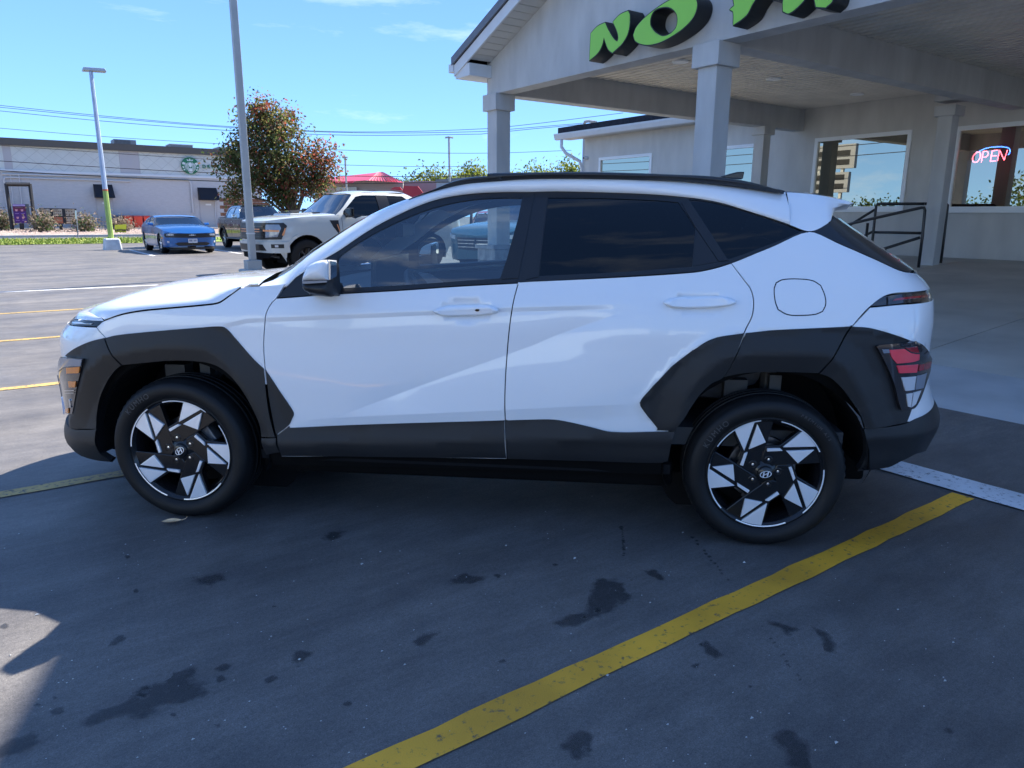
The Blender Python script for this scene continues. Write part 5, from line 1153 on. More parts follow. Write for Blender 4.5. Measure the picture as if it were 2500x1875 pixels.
MB().prism([(-.15, 1.41), (-.12, 1.455), (.45, 1.48), (.5, 1.44)], lambda x, z: (x, .45, z), lambda x, z: (x, -.45, z)).build('bonnet_bulge', PALE, tk, bevel=.02)
MB().box((.62, -.25, 1.478), (.80, .25, 1.492)).build('bonnet_vent', GRL, tk)
stk = MB(); stk.box((.86, .35*-1*-1-.02, 1.49), (.90, .37, 1.56)); stk.build('window_sticker', WHITE, tk)

# ---- blue coupe
BLUE = mat('blue_coupe_paint', (.004, .10, .33), .32, metal=.5, coat=1.0)
def pose_back(px, py, D, az_deg):
    q = at_dist(px, py, D); a = rad(az_deg); v = c2w(math.sin(a), math.cos(a)); return q, math.atan2(v[1], v[0])
fr = on_z(440, 622, 0.0); _, CH = pose_back(440, 610, 30, -36.5)
u_ = np.array([math.cos(CH), math.sin(CH)]); q = on_z(393, 627, 0)[:2]; CO = (q[0]+u_[1]*.9, q[1]-u_[0]*.9, 0)
cm, CS = vehicle('blue_coupe', 'metallic blue two door coupe with dark slit grille parked facing the lot', CO, CH, 1, BLUE, 2.85, .95, 1.03, .95, .355, .255, .40, .24, [(-.95, .74), (-.7, .82), (-.3, .90), (.3, .955), (.75, .985)], (.72, .985),
    [(.68, .985), (1.0, 1.14), (1.32, 1.30), (1.6, 1.345), (2.2, 1.345), (2.6, 1.28), (3.1, 1.11), (3.35, 1.03)], [(.66, .975), (1.2, .97), (2.2, .98), (2.6, 1.03), (3.4, 1.02), (3.7, .98)],
    [[(1.0, 1.0), (1.04, 1.08), (1.42, 1.27), (1.75, 1.305), (2.02, 1.305), (2.06, .995)], [(2.12, 1.0), (2.1, 1.295), (2.35, 1.27), (2.62, 1.16), (2.55, 1.06)]], spokes=5, glassm=glass('coupe_glass', (.30, .36, .38), .08), crown=.05)
S0 = CS.s0+.001
over(CS, cm, 'grille', [(S0, .585), (S0, .735), (S0+.96, .745), (S0+1.02, .69), (S0+.92, .60)], GRL, .01); over(CS, cm, 'lower_intake', [(S0, .30), (S0, .42), (S0+.5, .42), (S0+.62, .37), (S0+.5, .30)], GRL, .01)
over(CS, cm, 'headlamp', [(S0+.62, .655), (S0+.62, .725), (S0+.86, .73), (S0+.88, .66)], CL2, .016); over(CS, cm, 'fog_lamp', [(S0+.80, .40), (S0+.80, .47), (S0+.88, .47), (S0+.88, .40)], CLEAR, .012)
over(CS, cm, 'chin_spoiler', [(S0, .16), (S0, .235), (S0+1.0, .235), (S0+.95, .17)], GRL, .004); over(CS, cm, 'side_marker', [(S0+1.15, .55), (S0+1.15, .60), (S0+1.28, .60), (S0+1.28, .55)], ORNG, .008)
over(CS, cm, 'badge', [(S0, .665), (S0, .695), (S0+.045, .695), (S0+.05, .688), (S0+.12, .688), (S0+.11, .672), (S0+.05, .672), (S0+.04, .665)], SILV, .018)
over(CS, cm, 'licence_plate', [(S0, .40), (S0, .55), (S0+.155, .55), (S0+.155, .40)], mat('plate_white', (.62, .64, .68), .4), .03); 
for x0 in (.03, .065, .10): over(CS, cm, 'plate_character', [(S0+x0, .45), (S0+x0, .52), (S0+x0+.02, .52), (S0+x0+.02, .45)], mat('plate_blue', (.03, .05, .15), .5), .036, skirt=0)
over(CS, cm, 'door_gap', [(.72, .32), (.78, .94), (.79, .94), (.73, .32)], VOID, .002, skirt=0); over(CS, cm, 'door_gap', [(2.12, .36), (2.06, .95), (2.07, .95), (2.13, .36)], VOID, .002, skirt=0)
for sg in (1, -1): MB().hexa([(.92, sg*.93, 1.0), (1.06, sg*.93, 1.0), (1.06, sg*1.12, 1.02), (.96, sg*1.12, 1.02)], [(.94, sg*.93, 1.09), (1.06, sg*.93, 1.11), (1.06, sg*1.12, 1.13), (.98, sg*1.12, 1.1)]).build('door_mirror', BLUE, cm, bevel=.02)
MB().prism([(-.2, .96), (.1, 1.02), (.7, 1.05), (.7, 1.03), (.0, .93)], lambda x, z: (x, .38, z), lambda x, z: (x, -.38, z)).build('bonnet_bulge', BLUE, cm, bevel=.02)

# ---- black pickup beside it
NOIR = mat('black_truck_paint', (.010, .012, .018), .25, coat=1.0)
BO = (9.55, 30.9, 0.0)
bk, BS = vehicle('pickup_truck', 'black crew cab pickup with flared arches parked beside the blue coupe', BO, CH, 1, NOIR, 3.3, .9, 1.2, .95, .40, .25, .48, .48, [(-.9, 1.14), (-.5, 1.2), (.8, 1.28)], (.8, 1.28),
    [(.72, 1.27), (1.0, 1.48), (1.32, 1.76), (1.55, 1.80), (2.2, 1.80), (2.75, 1.77), (2.9, 1.70), (2.98, 1.30)], [(.72, 1.25), (1.5, 1.27), (3.0, 1.30), (3.05, 1.30), (4.4, 1.32)],
    [[(1.0, 1.30), (1.04, 1.42), (1.38, 1.70), (1.6, 1.73), (1.92, 1.73), (1.92, 1.30)], [(2.02, 1.31), (2.02, 1.73), (2.6, 1.70), (2.76, 1.6), (2.8, 1.33)]], cat='pickup truck', spokes=6, wheelw=.27, glassm=glass('light_glass', (.45, .5, .55), .14))
S0 = BS.s0+.001
over(BS, bk, 'grille', [(S0, .75), (S0, 1.08), (S0+.6, 1.08), (S0+.55, .78)], GRL, .012); over(BS, bk, 'headlamp', [(S0+.62, .85), (S0+.62, 1.08), (S0+1.05, 1.08), (S0+1.0, .9)], CL2, .014); over(BS, bk, 'bumper', [(S0, .5), (S0, .72), (S0+1.15, .72), (S0+1.1, .5)], GRL, .04)
for cx in (0, 3.3): over(BS, bk, 'arch_flare', [(cx+r_*math.cos(rad(a)), .40+r_*math.sin(rad(a))) for r_, a in [(.485, 180-15*k) for k in range(13)]+[(.57, 15*k) for k in range(13)]], PLAS, .03, skirt=.03)
for sg in (1, -1):
    MB().hexa([(1.0, sg*.94, 1.28), (1.12, sg*.94, 1.28), (1.12, sg*1.16, 1.30), (1.02, sg*1.16, 1.30)], [(1.0, sg*.94, 1.46), (1.12, sg*.94, 1.46), (1.12, sg*1.16, 1.46), (1.03, sg*1.16, 1.46)]).build('door_mirror', CHRM, bk, bevel=.03)
    MB().box((.6, sg*.86, .42), (2.7, sg*1.0, .47)).build('side_step', GREYM, bk, bevel=.01)
over(BS, bk, 'door_handle', [(1.75, 1.13), (1.75, 1.16), (1.9, 1.16), (1.9, 1.13)], CHRM, .02); over(BS, bk, 'door_handle', [(2.55, 1.14), (2.55, 1.17), (2.7, 1.17), (2.7, 1.14)], CHRM, .02)
over(BS, bk, 'door_gap', [(1.96, .55), (1.96, 1.27), (1.975, 1.27), (1.975, .55)], VOID, .002, skirt=0)

# ---- cars further off and those seen through the cabin
def suv(name, label, o, h, paint, m=1, zsc=1.0):
    return vehicle(name, label, o, h, m, paint, 2.75, .88, .9, .92, .35, .24, .41, .28, [(-.88, .80), (-.6, .93), (.1, 1.02), (.7, 1.07)], (.7, 1.07),
        [(.64, 1.06), (1.0, 1.28), (1.4, 1.52), (1.7, 1.58), (2.5, 1.59), (3.1, 1.53), (3.35, 1.3), (3.5, 1.1)], [(.64, 1.05), (2.0, 1.07), (3.5, 1.09), (3.58, 1.08)],
        [[(1.0, 1.1), (1.05, 1.2), (1.45, 1.47), (1.7, 1.52), (1.95, 1.52), (1.95, 1.09)], [(2.02, 1.09), (2.02, 1.52), (2.6, 1.51), (2.85, 1.1)], [(2.95, 1.12), (2.8, 1.48), (3.05, 1.44), (3.22, 1.16)]], group=None)
GRYC = mat('dark_grey_car_paint', (.06, .065, .075), .3, coat=1.0); TEAL = mat('teal_car_paint', (.02, .09, .12), .3, coat=1.0, metal=.3); REDC = mat('red_car_paint', (.35, .01, .02), .3, coat=1.0)
q = at_dist(762, 505, 30.5); suv('grey_car', 'dark grey crossover mostly hidden behind the pale pickup', (q[0]+.8, q[1]+1.5, 0), CH, GRYC)
q = at_dist(1120, 640, 15.5)
e1, ES = suv('teal_crossover', 'teal crossover behind the canopy column, seen through the white car', (q[0]+.9, q[1]-.2, gh(q[0]+.9, q[1])), rad(20), TEAL, -1)
s0 = ES.s0+.001; over(ES, e1, 'grille', [(s0, .5), (s0, .76), (s0+.5, .76), (s0+.45, .52)], GRL, .01)
for k in range(3): over(ES, e1, 'grille_bar', [(s0, .56+.07*k), (s0, .575+.07*k), (s0+.46, .575+.07*k), (s0+.46, .56+.07*k)], CHRM, .016)
over(ES, e1, 'headlamp', [(s0+.55, .72), (s0+.55, .80), (s0+.95, .84), (s0+.95, .76)], CLEAR, .012)
q = at_dist(1172, 560, 31); suv('red_crossover', 'red crossover in the lot, glimpsed through the cabin of the white car', (q[0]+1.0, q[1]+.5, 0), rad(60), REDC)
# ================================================================== COFFEE SHOP ACROSS THE ROAD
YS = 58.0
def sy(px, py, Y=YS): return on_y(px, py, Y)
BLKW = mat('painted_block', (.52, .50, .495), .85, var=.06, vscale=3, bump=.8, bscale=6, stretch=(1, 1, 3)); PANEL = mat('pale_wall_panel', (.60, .61, .58), .8, var=.04, vscale=2); PILA = mat('grey_pilaster', (.46, .435, .44), .8); CORN = mat('brown_cornice', (.10, .088, .078), .7); LEDGE = mat('ledge_trim', (.68, .69, .70), .6)
cof = empty('coffee_shop', (8, YS, .35), 0, 'long low coffee shop of painted block with brown cornice and black awnings', 'building')
co = cof.location
def fb(name, x0, x1, z0, z1, d0, d1, m, parent=cof): return MB().box((x0-co.x, d0, z0-co.z), (x1-co.x, d1, z1-co.z)).build(name, m, parent)
XL, XR = -14.0, 17.6
zt, zc, zl1, zl0, zg = 6.13, 5.69, 4.19, 4.04, .30
fb('wall', XL, XR, zg-.3, zl0, 0, 9, BLKW); fb('ledge', XL-.05, XR+.05, zl0, zl1, -.10, 9, LEDGE); fb('cornice', XL-.2, XR+.2, zc, zt, -.25, 9, CORN); fb('parapet_core', XL, XR, zl1, zc, .05, 9, PANEL)
xq = [XL]+[sy(*zL((p, 300))[0])[0] for p in (0, 75, 1045, 1225)]+[XR-.0]
for i, (a, b_) in enumerate(zip(xq[:-1], xq[1:])): fb('wall_panel', a+.004, b_-.004, zl1+.002, zc-.002, .0, .05, PILA if i % 2 else PANEL)
JNT = mat('panel_joint', (.48, .49, .47), .9)
def xz(px, py): q = sy(px, py); return q[0], q[2]
for (a, b_) in ((xq[2], xq[3]), (xq[4], xq[5])):     # diamond score lines
    h = zc-zl1; n = int((b_-a)/(h*.5))+2
    for k in range(-2, n+1):
        for s in (1, -1):
            x0 = a+k*h*.62; x1 = x0+h*s*1.15; p0, p1 = np.array([x0 if s > 0 else x0, zl1]), np.array([x1, zc]); t0, t1 = 0.0, 1.0
            d = p1-p0
            for lim, sg in ((a, 1), (b_, -1)):
                v0, v1 = sg*(p0[0]-lim), sg*(p1[0]-lim)
                if v0 < 0 and v1 < 0: t1 = -1
                elif v0 < 0: t0 = max(t0, v0/(v0-v1))
                elif v1 < 0: t1 = min(t1, v0/(v0-v1))
            if t1-t0 < .08: continue
            q0, q1 = p0+d*t0, p0+d*t1; nn = np.array([-d[1], d[0]])/np.linalg.norm(d)*.014
            MB().add([(q[0]-co.x, -.006, q[1]-co.z) for q in (q0-nn, q1-nn, q1+nn, q0+nn)], [(0, 1, 2, 3)]).build('score_line', JNT, cof, fix=False)
AWN = mat('awning_black', (.008, .008, .014), .7); DOORM = mat('grey_door', (.50, .475, .46), .6)
for (px0, px1, pt, pb) in ((818, 1005, 590, 712), (1757, 1943, 610, 724)):
    (x0, z1), (x1, _) = xz(*zL((px0, pt))[0]), xz(*zL((px1-15, pt))[0]); z0 = xz(*zL((px0, pb))[0])[1]
    MB().prism([(0, z1), (-.9, z0+.02), (-.9, z0), (0, z0)], lambda d, z: (x0-co.x, d, z-co.z), lambda d, z: (x1-co.x, d, z-co.z)).build('awning', AWN, cof)
for (px0, px1, pt) in ((850, 990, 725), (1780, 1918, 730)):
    (x0, z1), (x1, _) = xz(*zL((px0, pt))[0]), xz(*zL((px1, pt))[0])
    fb('door_frame', x0-.06, x1+.06, zg, z1+.06, -.03, .02, PILA); dr_ = fb('door', x0, x1, zg, z1, -.05, .01, DOORM)
    MB().box((x0+.35*(x1-x0)-co.x, -.06, z1-.32-co.z), (x0+.72*(x1-x0)-co.x, -.052, z1-.20-co.z)).build('door_sign', WHITE, dr_); MB().box((x1-.1-co.x, -.12, zg+1.0-co.z), (x1-.04-co.x, -.052, zg+1.1-co.z)).build('handle', CHRM, dr_)
PIPE = mat('painted_pipe', (.58, .56, .55), .6)
def pipe(pts, r=.05): 
    P = [sy(*q, YS-.09) for q in pts]; MB().tube([(q[0]-co.x, q[1]-YS, q[2]-co.z) for q in P], r, 8).build('wall_pipe', PIPE, cof, smooth=True, auto=50)
pipe(zL((70, 1000), (18, 560), (22, 540), (60, 537), (600, 548), (1160, 562))); pipe(zL((0, 507), (800, 520), (1660, 545), (1690, 556), (1700, 590), (1720, 838))); pipe(zL((1680, 548), (1698, 560), (1708, 600), (1728, 838)), .04); pipe(zL((150, 515), (180, 775)), .04); pipe(zL((72, 512), (105, 775)), .03); pipe(zL((1918, 725), (1930, 950)), .04)
fb('base_kerb', XL, XR, zg-.1, zg+.05, -.25, 0, LEDGE)
# roof units
HV = mat('rooftop_unit_grey', (.22, .23, .24), .6, metal=.3); HVD = mat('rooftop_unit_fin', (.10, .105, .11), .6)
for px0, px1, pt, lab in ((1000, 1200, 185, 'ribbed grey air conditioning unit on the coffee shop roof'), (1510, 1712, 228, 'flat grey ventilation unit on the roof above the round logo'), (1945, 2060, 252, 'pale low roof unit beside the tree crown')):
    p0, p1 = sy(*zL((px0, pt))[0], YS+3), sy(*zL((px1, pt))[0], YS+3); e = empty('rooftop_unit', (p0[0], YS+3, zt-.02), 0, lab, 'roof unit')
    w, h = p1[0]-p0[0], p0[2]-zt+.05
    MB().box((0, 0, 0), (w, 1.6, max(.3, h))).build('casing', HV, e)
    if lab[0] == 'r':
        for k in range(12): MB().box((w*.04+k*w*.06, -.03, .05), (w*.04+k*w*.06+w*.03, -.002, h-.05)).build('fin', HVD, e)
    else: MB().box((-.04, -.04, max(.3, h)+.002), (w+.04, 1.64, max(.3, h)+.05)).build('lid', LEDGE, e)
# round logo (green disc with a pale figure reduced to waves and a crown) and letters
LG = mat('logo_green', (.012, .17, .075), .5); LW = mat('logo_white', (.68, .71, .69), .5)
(cx_, cz_) = xz(*zL((1689, 416))[0]); rr = .5*(xz(*zL((1689, 340))[0])[1]-xz(*zL((1689, 493))[0])[1])
logo = empty('round_logo_sign', (cx_, YS, cz_), 0, 'round green logo sign with white wavy figure on the coffee shop wall', 'sign')
n = 40; MB().prism([(rr*math.cos(2*math.pi*k/n), rr*math.sin(2*math.pi*k/n)) for k in range(n)], lambda x, z: (x, -.16, z), lambda x, z: (x, -.01, z)).build('disc', LG, logo)
def lw(pts, nm='mark', mirror=True, d=-.175):
    for s in ((1, -1) if mirror else (1,)): MB().prism([(s*x*rr, z*rr) for x, z in pts], lambda x, z: (x, d, z), lambda x, z: (x, -.15, z)).build(nm, LW, logo)
lw([(-.2, .12), (-.14, .34), (0, .4), (.14, .34), (.2, .12), (.12, -.12), (0, -.2), (-.12, -.12)], mirror=False)
for k, (xa, w_) in enumerate(((.24, .07), (.40, .07), (.56, .06))): lw([(xa*.8, .36-.08*k), (xa*.8+w_, .38-.08*k), (xa+w_*1.2, .0), (xa*.85+w_, -.35), (xa+w_, -.68+.12*k), (xa, -.68+.12*k), (xa*.85, -.35), (xa, .0)])
lw([(-.16, -.3), (.16, -.3), (.22, -.86), (0, -.9), (-.22, -.86)], mirror=False); lw([(.5, .3), (.86, .42), (.92, .1), (.8, .18), (.72, .02)]); lw([(.0, .50), (.10, .62), (.0, .9), (-.10, .62)], mirror=False); lw([(.14, .52), (.30, .56), (.38, .74), (.26, .68), (.18, .72)]); lw([(.70, -.12), (.94, -.1), (.86, -.3), (.72, -.28)]); lw([(.66, -.38), (.84, -.42), (.72, -.58), (.62, -.54)])
def text_mesh(txt, size, m, parent, name, loc, rot=(math.pi/2, 0, 0), ext=.02, shear=0.0, sp=1.0, each=True, off=0.0):
    x = 0.0
    for ch in txt:
        if ch == ' ': x += size*.45; continue
        cu = bpy.data.curves.new('t', 'FONT'); cu.body = ch; cu.size = size; cu.extrude = ext; cu.shear = shear; cu.offset = off
        ob = bpy.data.objects.new('tmp', cu); me = bpy.data.meshes.new_from_object(ob); wdt = max(v.co.x for v in me.vertices); bpy.data.objects.remove(ob); bpy.data.curves.remove(cu)
        me.materials.append(m); o = bpy.data.objects.new(name, me); COL.objects.link(o); o.parent = parent
        o.rotation_euler = rot; v = Matrix.Rotation(rot[2], 3, 'Z') @ Vector((x, 0, 0)); o.location = Vector(loc)+v; x += wdt*sp+size*.1*sp
(tx, tz) = xz(*zL((1800, 436))[0]); sg_ = empty('drive_through_letters', (tx, YS, tz), 0, 'small green capital letters reading DRIVE beside the round logo', 'sign')
text_mesh('DRIVE', .34, LG, sg_, 'letter', (0, -.06, 0), sp=1.22, off=.006)
# ---- ground cover in front of it
GRASS = mat('grass_ground', (.19, .25, .04), .9, var=.35, vscale=1.2)
ROADM = mat('lane_asphalt', (.12, .12, .125), .8, var=.1, vscale=2); GRAV = mat('gravel_bed', (.24, .18, .15), .9, var=.5, vscale=14, bump=.8, bscale=14); KERB = mat('kerb_concrete', (.42, .41, .39), .8, var=.1, vscale=3)
def band(name, y0, y1, lift, m, x0=-40, x1=18, kind='structure'):
    o = sheet(name, list(np.linspace(x0, x1, 24)), list(np.linspace(y0, y1, 4)), m, lift); return tag(o, kind=kind)
band('grass_verge', 41.4, 46.4, .02, GRASS); band('road', 46.4, 48.2, .012, ROADM); band('gravel_bed', 48.45, 56.2, .10, GRAV); band('drive_lane', 56.4, 58.3, .03, ROADM)
def kerb(y0, y1, h, x0=-40, x1=18):
    b = MB()
    for xx in np.arange(x0, x1, 2.0): b.hexa([(xx+.01, y0, gh(xx, y0)-.1), (xx+1.99, y0, gh(xx, y0)-.1), (xx+1.99, y1, gh(xx, y1)-.1), (xx+.01, y1, gh(xx, y1)-.1)], [(xx+.01, y0, gh(xx, y0)+h), (xx+1.99, y0, gh(xx, y0)+h), (xx+1.99, y1, gh(xx, y1)+h), (xx+.01, y1, gh(xx, y1)+h)])
    tag(b.build('kerb', KERB), kind='structure')
kerb(48.2, 48.45, .14); kerb(56.15, 56.4, .2)
# grass blades (one mass)
V, Fc, Mi = [], [], []
for _ in range(9000):
    x = random.uniform(-9, 9.5) if random.random() < .9 else random.uniform(-14, 12); y = random.uniform(41.4, 46.4); h = random.uniform(.05, .13); z = gh(x, y)+.02; a = random.uniform(0, 6.28); w = random.uniform(.02, .05); k = len(V)
    V += [(x-w*math.cos(a), y-w*math.sin(a), z), (x+w*math.cos(a), y+w*math.sin(a), z), (x+random.uniform(-.06, .06), y+random.uniform(-.06, .06), z+h)]; Fc.append((k, k+1, k+2)); Mi.append(random.choice((0, 0, 1)))
o = link_mesh('grass', V, Fc, [mat('grass_blade', (.20, .27, .045), .7), mat('grass_blade_yellow', (.36, .38, .07), .7)]); o.data.polygons.foreach_set('material_index', Mi); tag(o, 'short sunlit green grass along the far side of the lot', 'grass', kind='stuff')
# gravel stones
V, Fc = [], []
for _ in range(5000):
    x = random.uniform(-8, 12); y = random.uniform(48.5, 56.1) if random.random() < .5 else random.uniform(48.5, 50.5); z = gh(x, y)+.1; s = random.uniform(.03, .09); k = len(V)
    V += [(x+s, y, z), (x-.5*s, y+.8*s, z), (x-.5*s, y-.8*s, z), (x+random.uniform(-.2, .2)*s, y, z+s*.9)]; Fc += [(k, k+1, k+3), (k+1, k+2, k+3), (k+2, k, k+3)]
tag(link_mesh('gravel_stones', V, Fc, mat('gravel_stone', (.40, .31, .27), .9, var=.3, vscale=1.5)), 'loose brownish stones of the planting bed before the coffee shop', 'gravel', kind='stuff')

# ---- leafy things
def leaves(name, blobs, n, size, mats, parent, weights=None, shape=1.6, hollow=.35, droop=.3, scat=1.9):
    """blobs: (center, radii). leaf-sized quads in clumps"""
    V, Fc, Mi = [], [], []; vol = np.array([b[1][0]*b[1][1]*b[1][2] for b in blobs]); pr = vol/vol.sum(); rng = np.random.RandomState(len(V)+n)
    for bi, (c, r_) in enumerate(blobs):
        k = int(n*pr[bi]); ncl = max(4, k//26)
        for _ in range(ncl):
            d = rng.normal(size=3); d /= np.linalg.norm(d); q = hollow+(1-hollow)*rng.rand()**.6; cc = np.array(c)+d*np.array(r_)*q*(1+.16*rng.normal()); mi = rng.choice(len(mats), p=weights)
            for _ in range(26):
                p = cc+rng.normal(size=3)*size*scat; a, b_ = rng.normal(size=3), rng.normal(size=3); a /= np.linalg.norm(a); b_ -= a*(a@b_); b_ /= np.linalg.norm(b_); a[2] -= droop
                l, w = size*rng.uniform(.6, 1.3), size*rng.uniform(.22, .45); i = len(V)
                V += [p, p+a*l*.5+b_*w, p+a*l, p+a*l*.5-b_*w]; Fc.append((i, i+1, i+2, i+3)); Mi.append(mi if rng.rand() < .75 else rng.choice(len(mats), p=weights))
    o = link_mesh(name, V, Fc, mats, parent); o.data.polygons.foreach_set('material_index', [int(q) for q in Mi]); return o
BARK = mat('bark', (.09, .07, .055), .9, var=.3, vscale=10, bump=.6, bscale=20)
def leafmat(nm, c):
    m = mat(nm, c, .55, spec=.3); b = m.node_tree.nodes['Principled BSDF']; nt = m.node_tree
    tr = nt.nodes.new('ShaderNodeBsdfTranslucent'); tr.inputs['Color'].default_value = (*[min(1, q*1.3) for q in c], 1); mxs = nt.nodes.new('ShaderNodeMixShader'); mxs.inputs[0].default_value = .5
    nt.links.new(b.outputs[0], mxs.inputs[1]); nt.links.new(tr.outputs[0], mxs.inputs[2]); nt.links.new(mxs.outputs[0], nt.nodes['Material Output'].inputs['Surface']); return m
def limbs(e, base, tops, r0, mid=.45):
    b = MB(); base = Vector(base)
    trunk = base+Vector((.05, 0, 1.4)); b.tube([base, base+Vector((.02, .02, .7)), trunk], [r0*1.25, r0, r0*.9], 10); b.build('trunk', BARK, e, smooth=True)
    b = MB()
    for t in tops:
        t = Vector(t); m_ = trunk.lerp(t, mid)+Vector((random.uniform(-.2, .2), random.uniform(-.2, .2), .25)); b.tube([trunk-Vector((0, 0, .15)), m_, t], [r0*.6, r0*.35, r0*.1], 6)
        for _ in range(4):
            q = m_.lerp(t, random.uniform(0, .8)); b.tube([q, q+Vector((random.uniform(-.9, .9), random.uniform(-.9, .9), random.uniform(.1, .8)))], [r0*.2, r0*.05], 5)
    b.build('limb', BARK, e, smooth=True)
TD = 38.0
def tp_(px, py, D=TD): return at_dist(px, py, D)
tb = tp_(*zX((725, 1085))[0]); zb0 = gh(tb[0], tb[1])
tree = empty('maple_tree', (tb[0], tb[1], zb0), 0, 'broad young tree turning from green to red behind the parked trucks', 'tree')
def loc_(px, py, dd=0.0): q = tp_(*zX((px, py))[0], TD+dd); return tuple(q-np.array([tb[0], tb[1], zb0]))
blobs = [(loc_(440, 262), (.95, .95, .8)), (loc_(560, 350), (1.6, 1.5, 1.2)), (loc_(400, 420), (1.35, 1.3, 1.3)), (loc_(640, 480, -.5), (1.6, 1.4, 1.1)), (loc_(330, 620), (1.75, 1.6, 1.3)), (loc_(560, 680), (2.2, 2.0, 1.5)), (loc_(800, 690, -.3), (1.7, 1.6, 1.35)),
         (loc_(1000, 680), (1.15, 1.2, 1.35)), (loc_(950, 850), (1.1, 1.1, .8)), (loc_(720, 880), (2.0, 1.8, 1.0)), (loc_(450, 860), (1.7, 1.5, 1.0)), (loc_(230, 720), (1.25, 1.1, .85)), (loc_(230, 960), (.6, .5, .42)), (loc_(640, 990), (1.0, .9, .55))]
LG1, LG2, LR1, LR2 = leafmat('leaf_green', (.06, .085, .025)), leafmat('leaf_olive', (.15, .145, .045)), leafmat('leaf_red', (.28, .075, .045)), leafmat('leaf_brown', (.20, .11, .055))
for i, (c, r_) in enumerate(blobs):
    r_ = tuple(q*.70 for q in r_)
    red = {0: .5, 1: .22, 7: .6, 8: .5, 6: .25, 9: .3}.get(i, .12)
    leaves('crown', [(c, r_)], int(900*r_[0]*r_[1])+380, .15, [LG1, LG2, LR1, LR2], tree, [(1-red)*.45, (1-red)*.4, red*.5, .15*(1-red)+red*.5], hollow=.1, scat=1.7)
limbs(tree, (0, 0, -.1), [b_[0] for b_ in blobs], .17)
# trees on the skyline
YG1, YG2, YG3 = leafmat('leaf_yellow_green', (.17, .19, .03)), leafmat('leaf_mid_green', (.10, .14, .03)), leafmat('leaf_dark_green', (.035, .06, .02))
def far_tree(px, py, top, wpx, D, label, mats=(YG1, YG2, YG3), w=(.5, .35, .15), n=4200, seed=0):
    b0 = at_dist(px, py, D); t0 = at_dist(px, top, D); h = max(1.5, t0[2]-max(0, 0)); k = math.hypot(*(at_dist(px+wpx, py, D)-at_dist(px, py, D))[:2]); z0 = gh(b0[0], b0[1])
    e = empty('background_tree', (b0[0], b0[1], z0), 0, label, 'tree', 'trees on the skyline'); H_ = (h-z0)*.9
    rs = np.random.RandomState(seed+int(px)); bl = []
    for i in range(6): bl.append(((rs.uniform(-.38, .38)*k, rs.uniform(-.38, .38)*k, H_*rs.uniform(.5, .82)), (k*.26, k*.26, H_*.17)))
    bl.append(((0, 0, H_*.9), (k*.2, k*.2, H_*.1)))
    leaves('crown', bl, n, max(.16, .0038*D), list(mats), e, list(w), hollow=.2); limbs(e, (0, 0, -.2), [b_[0] for b_ in bl], .16)
far_tree(1062, 470, 405, 92, 70, 'loose yellow green tree behind the flat grey building'); far_tree(1145, 470, 396, 62, 74, 'thin pale tree beside the left canopy column'); far_tree(1300, 470, 385, 110, 62, 'bushy yellow green tree between the columns')
far_tree(1385, 470, 372, 90, 60, 'tall yellow green tree at the corner of the shop wing'); far_tree(985, 470, 436, 34, 80, 'small dark tree behind the red roof', (YG3, YG2), (.6, .4), 1200); far_tree(1235, 470, 408, 80, 66, 'low green tree right beside the canopy column')
# shrubs
SH1, SH2, SH3 = leafmat('shrub_brown', (.15, .115, .08)), leafmat('shrub_green', (.06, .10, .035)), leafmat('shrub_pale', (.28, .23, .18))
def shrub(px, py, rx, rz, label, mats, w, D=None, name='shrub', n=1500):
    q = on_ground(px, py); e = empty(name, tuple(q), 0, label, 'shrub'); s = math.hypot(q[0], q[1])/FPX
    leaves('foliage', [((0, 0, rz*s*1.15), (rx*s, rx*s, rz*s)), ((0, 0, rz*s*.8), (rx*s*.8, rx*s*.8, rz*s*.6))], n, .13, mats, e, w, hollow=.1)
    b = MB()
    for k in range(6): a = k*1.05; b.tube([(0, 0, -.05), (.2*math.cos(a), .2*math.sin(a), rz*s*.5), (rx*s*.7*math.cos(a), rx*s*.7*math.sin(a), rz*s*1.3)], [.03, .025, .01], 5)
    b.build('stem', BARK, e)
for (x, y, rx, rz, lab, mts, w) in ((705, 1350, 20, 20, 'round brown flecked shrub in front of the menu board', [SH1, SH3, SH2], [.45, .3, .25]), (1385, 1335, 22, 17, 'brown flecked shrub with green top by the grey door', [SH1, SH3, SH2], [.5, .25, .25]), (40, 1330, 14, 19, 'brown flecked shrub under the order screen frame', [SH1, SH3, SH2], [.4, .35, .25]), (1980, 1300, 16, 10, 'sparse pale shrub behind the yellow sign', [SH3, SH1], [.6, .4])):
    shrub(*zS((x, y))[0], rx, rz, lab, mts, w)
shrub(*zS((1340, 1200))[0], 14, 14, 'dark green spiky shrub behind the brown one by the door', [SH2, YG3], [.6, .4])

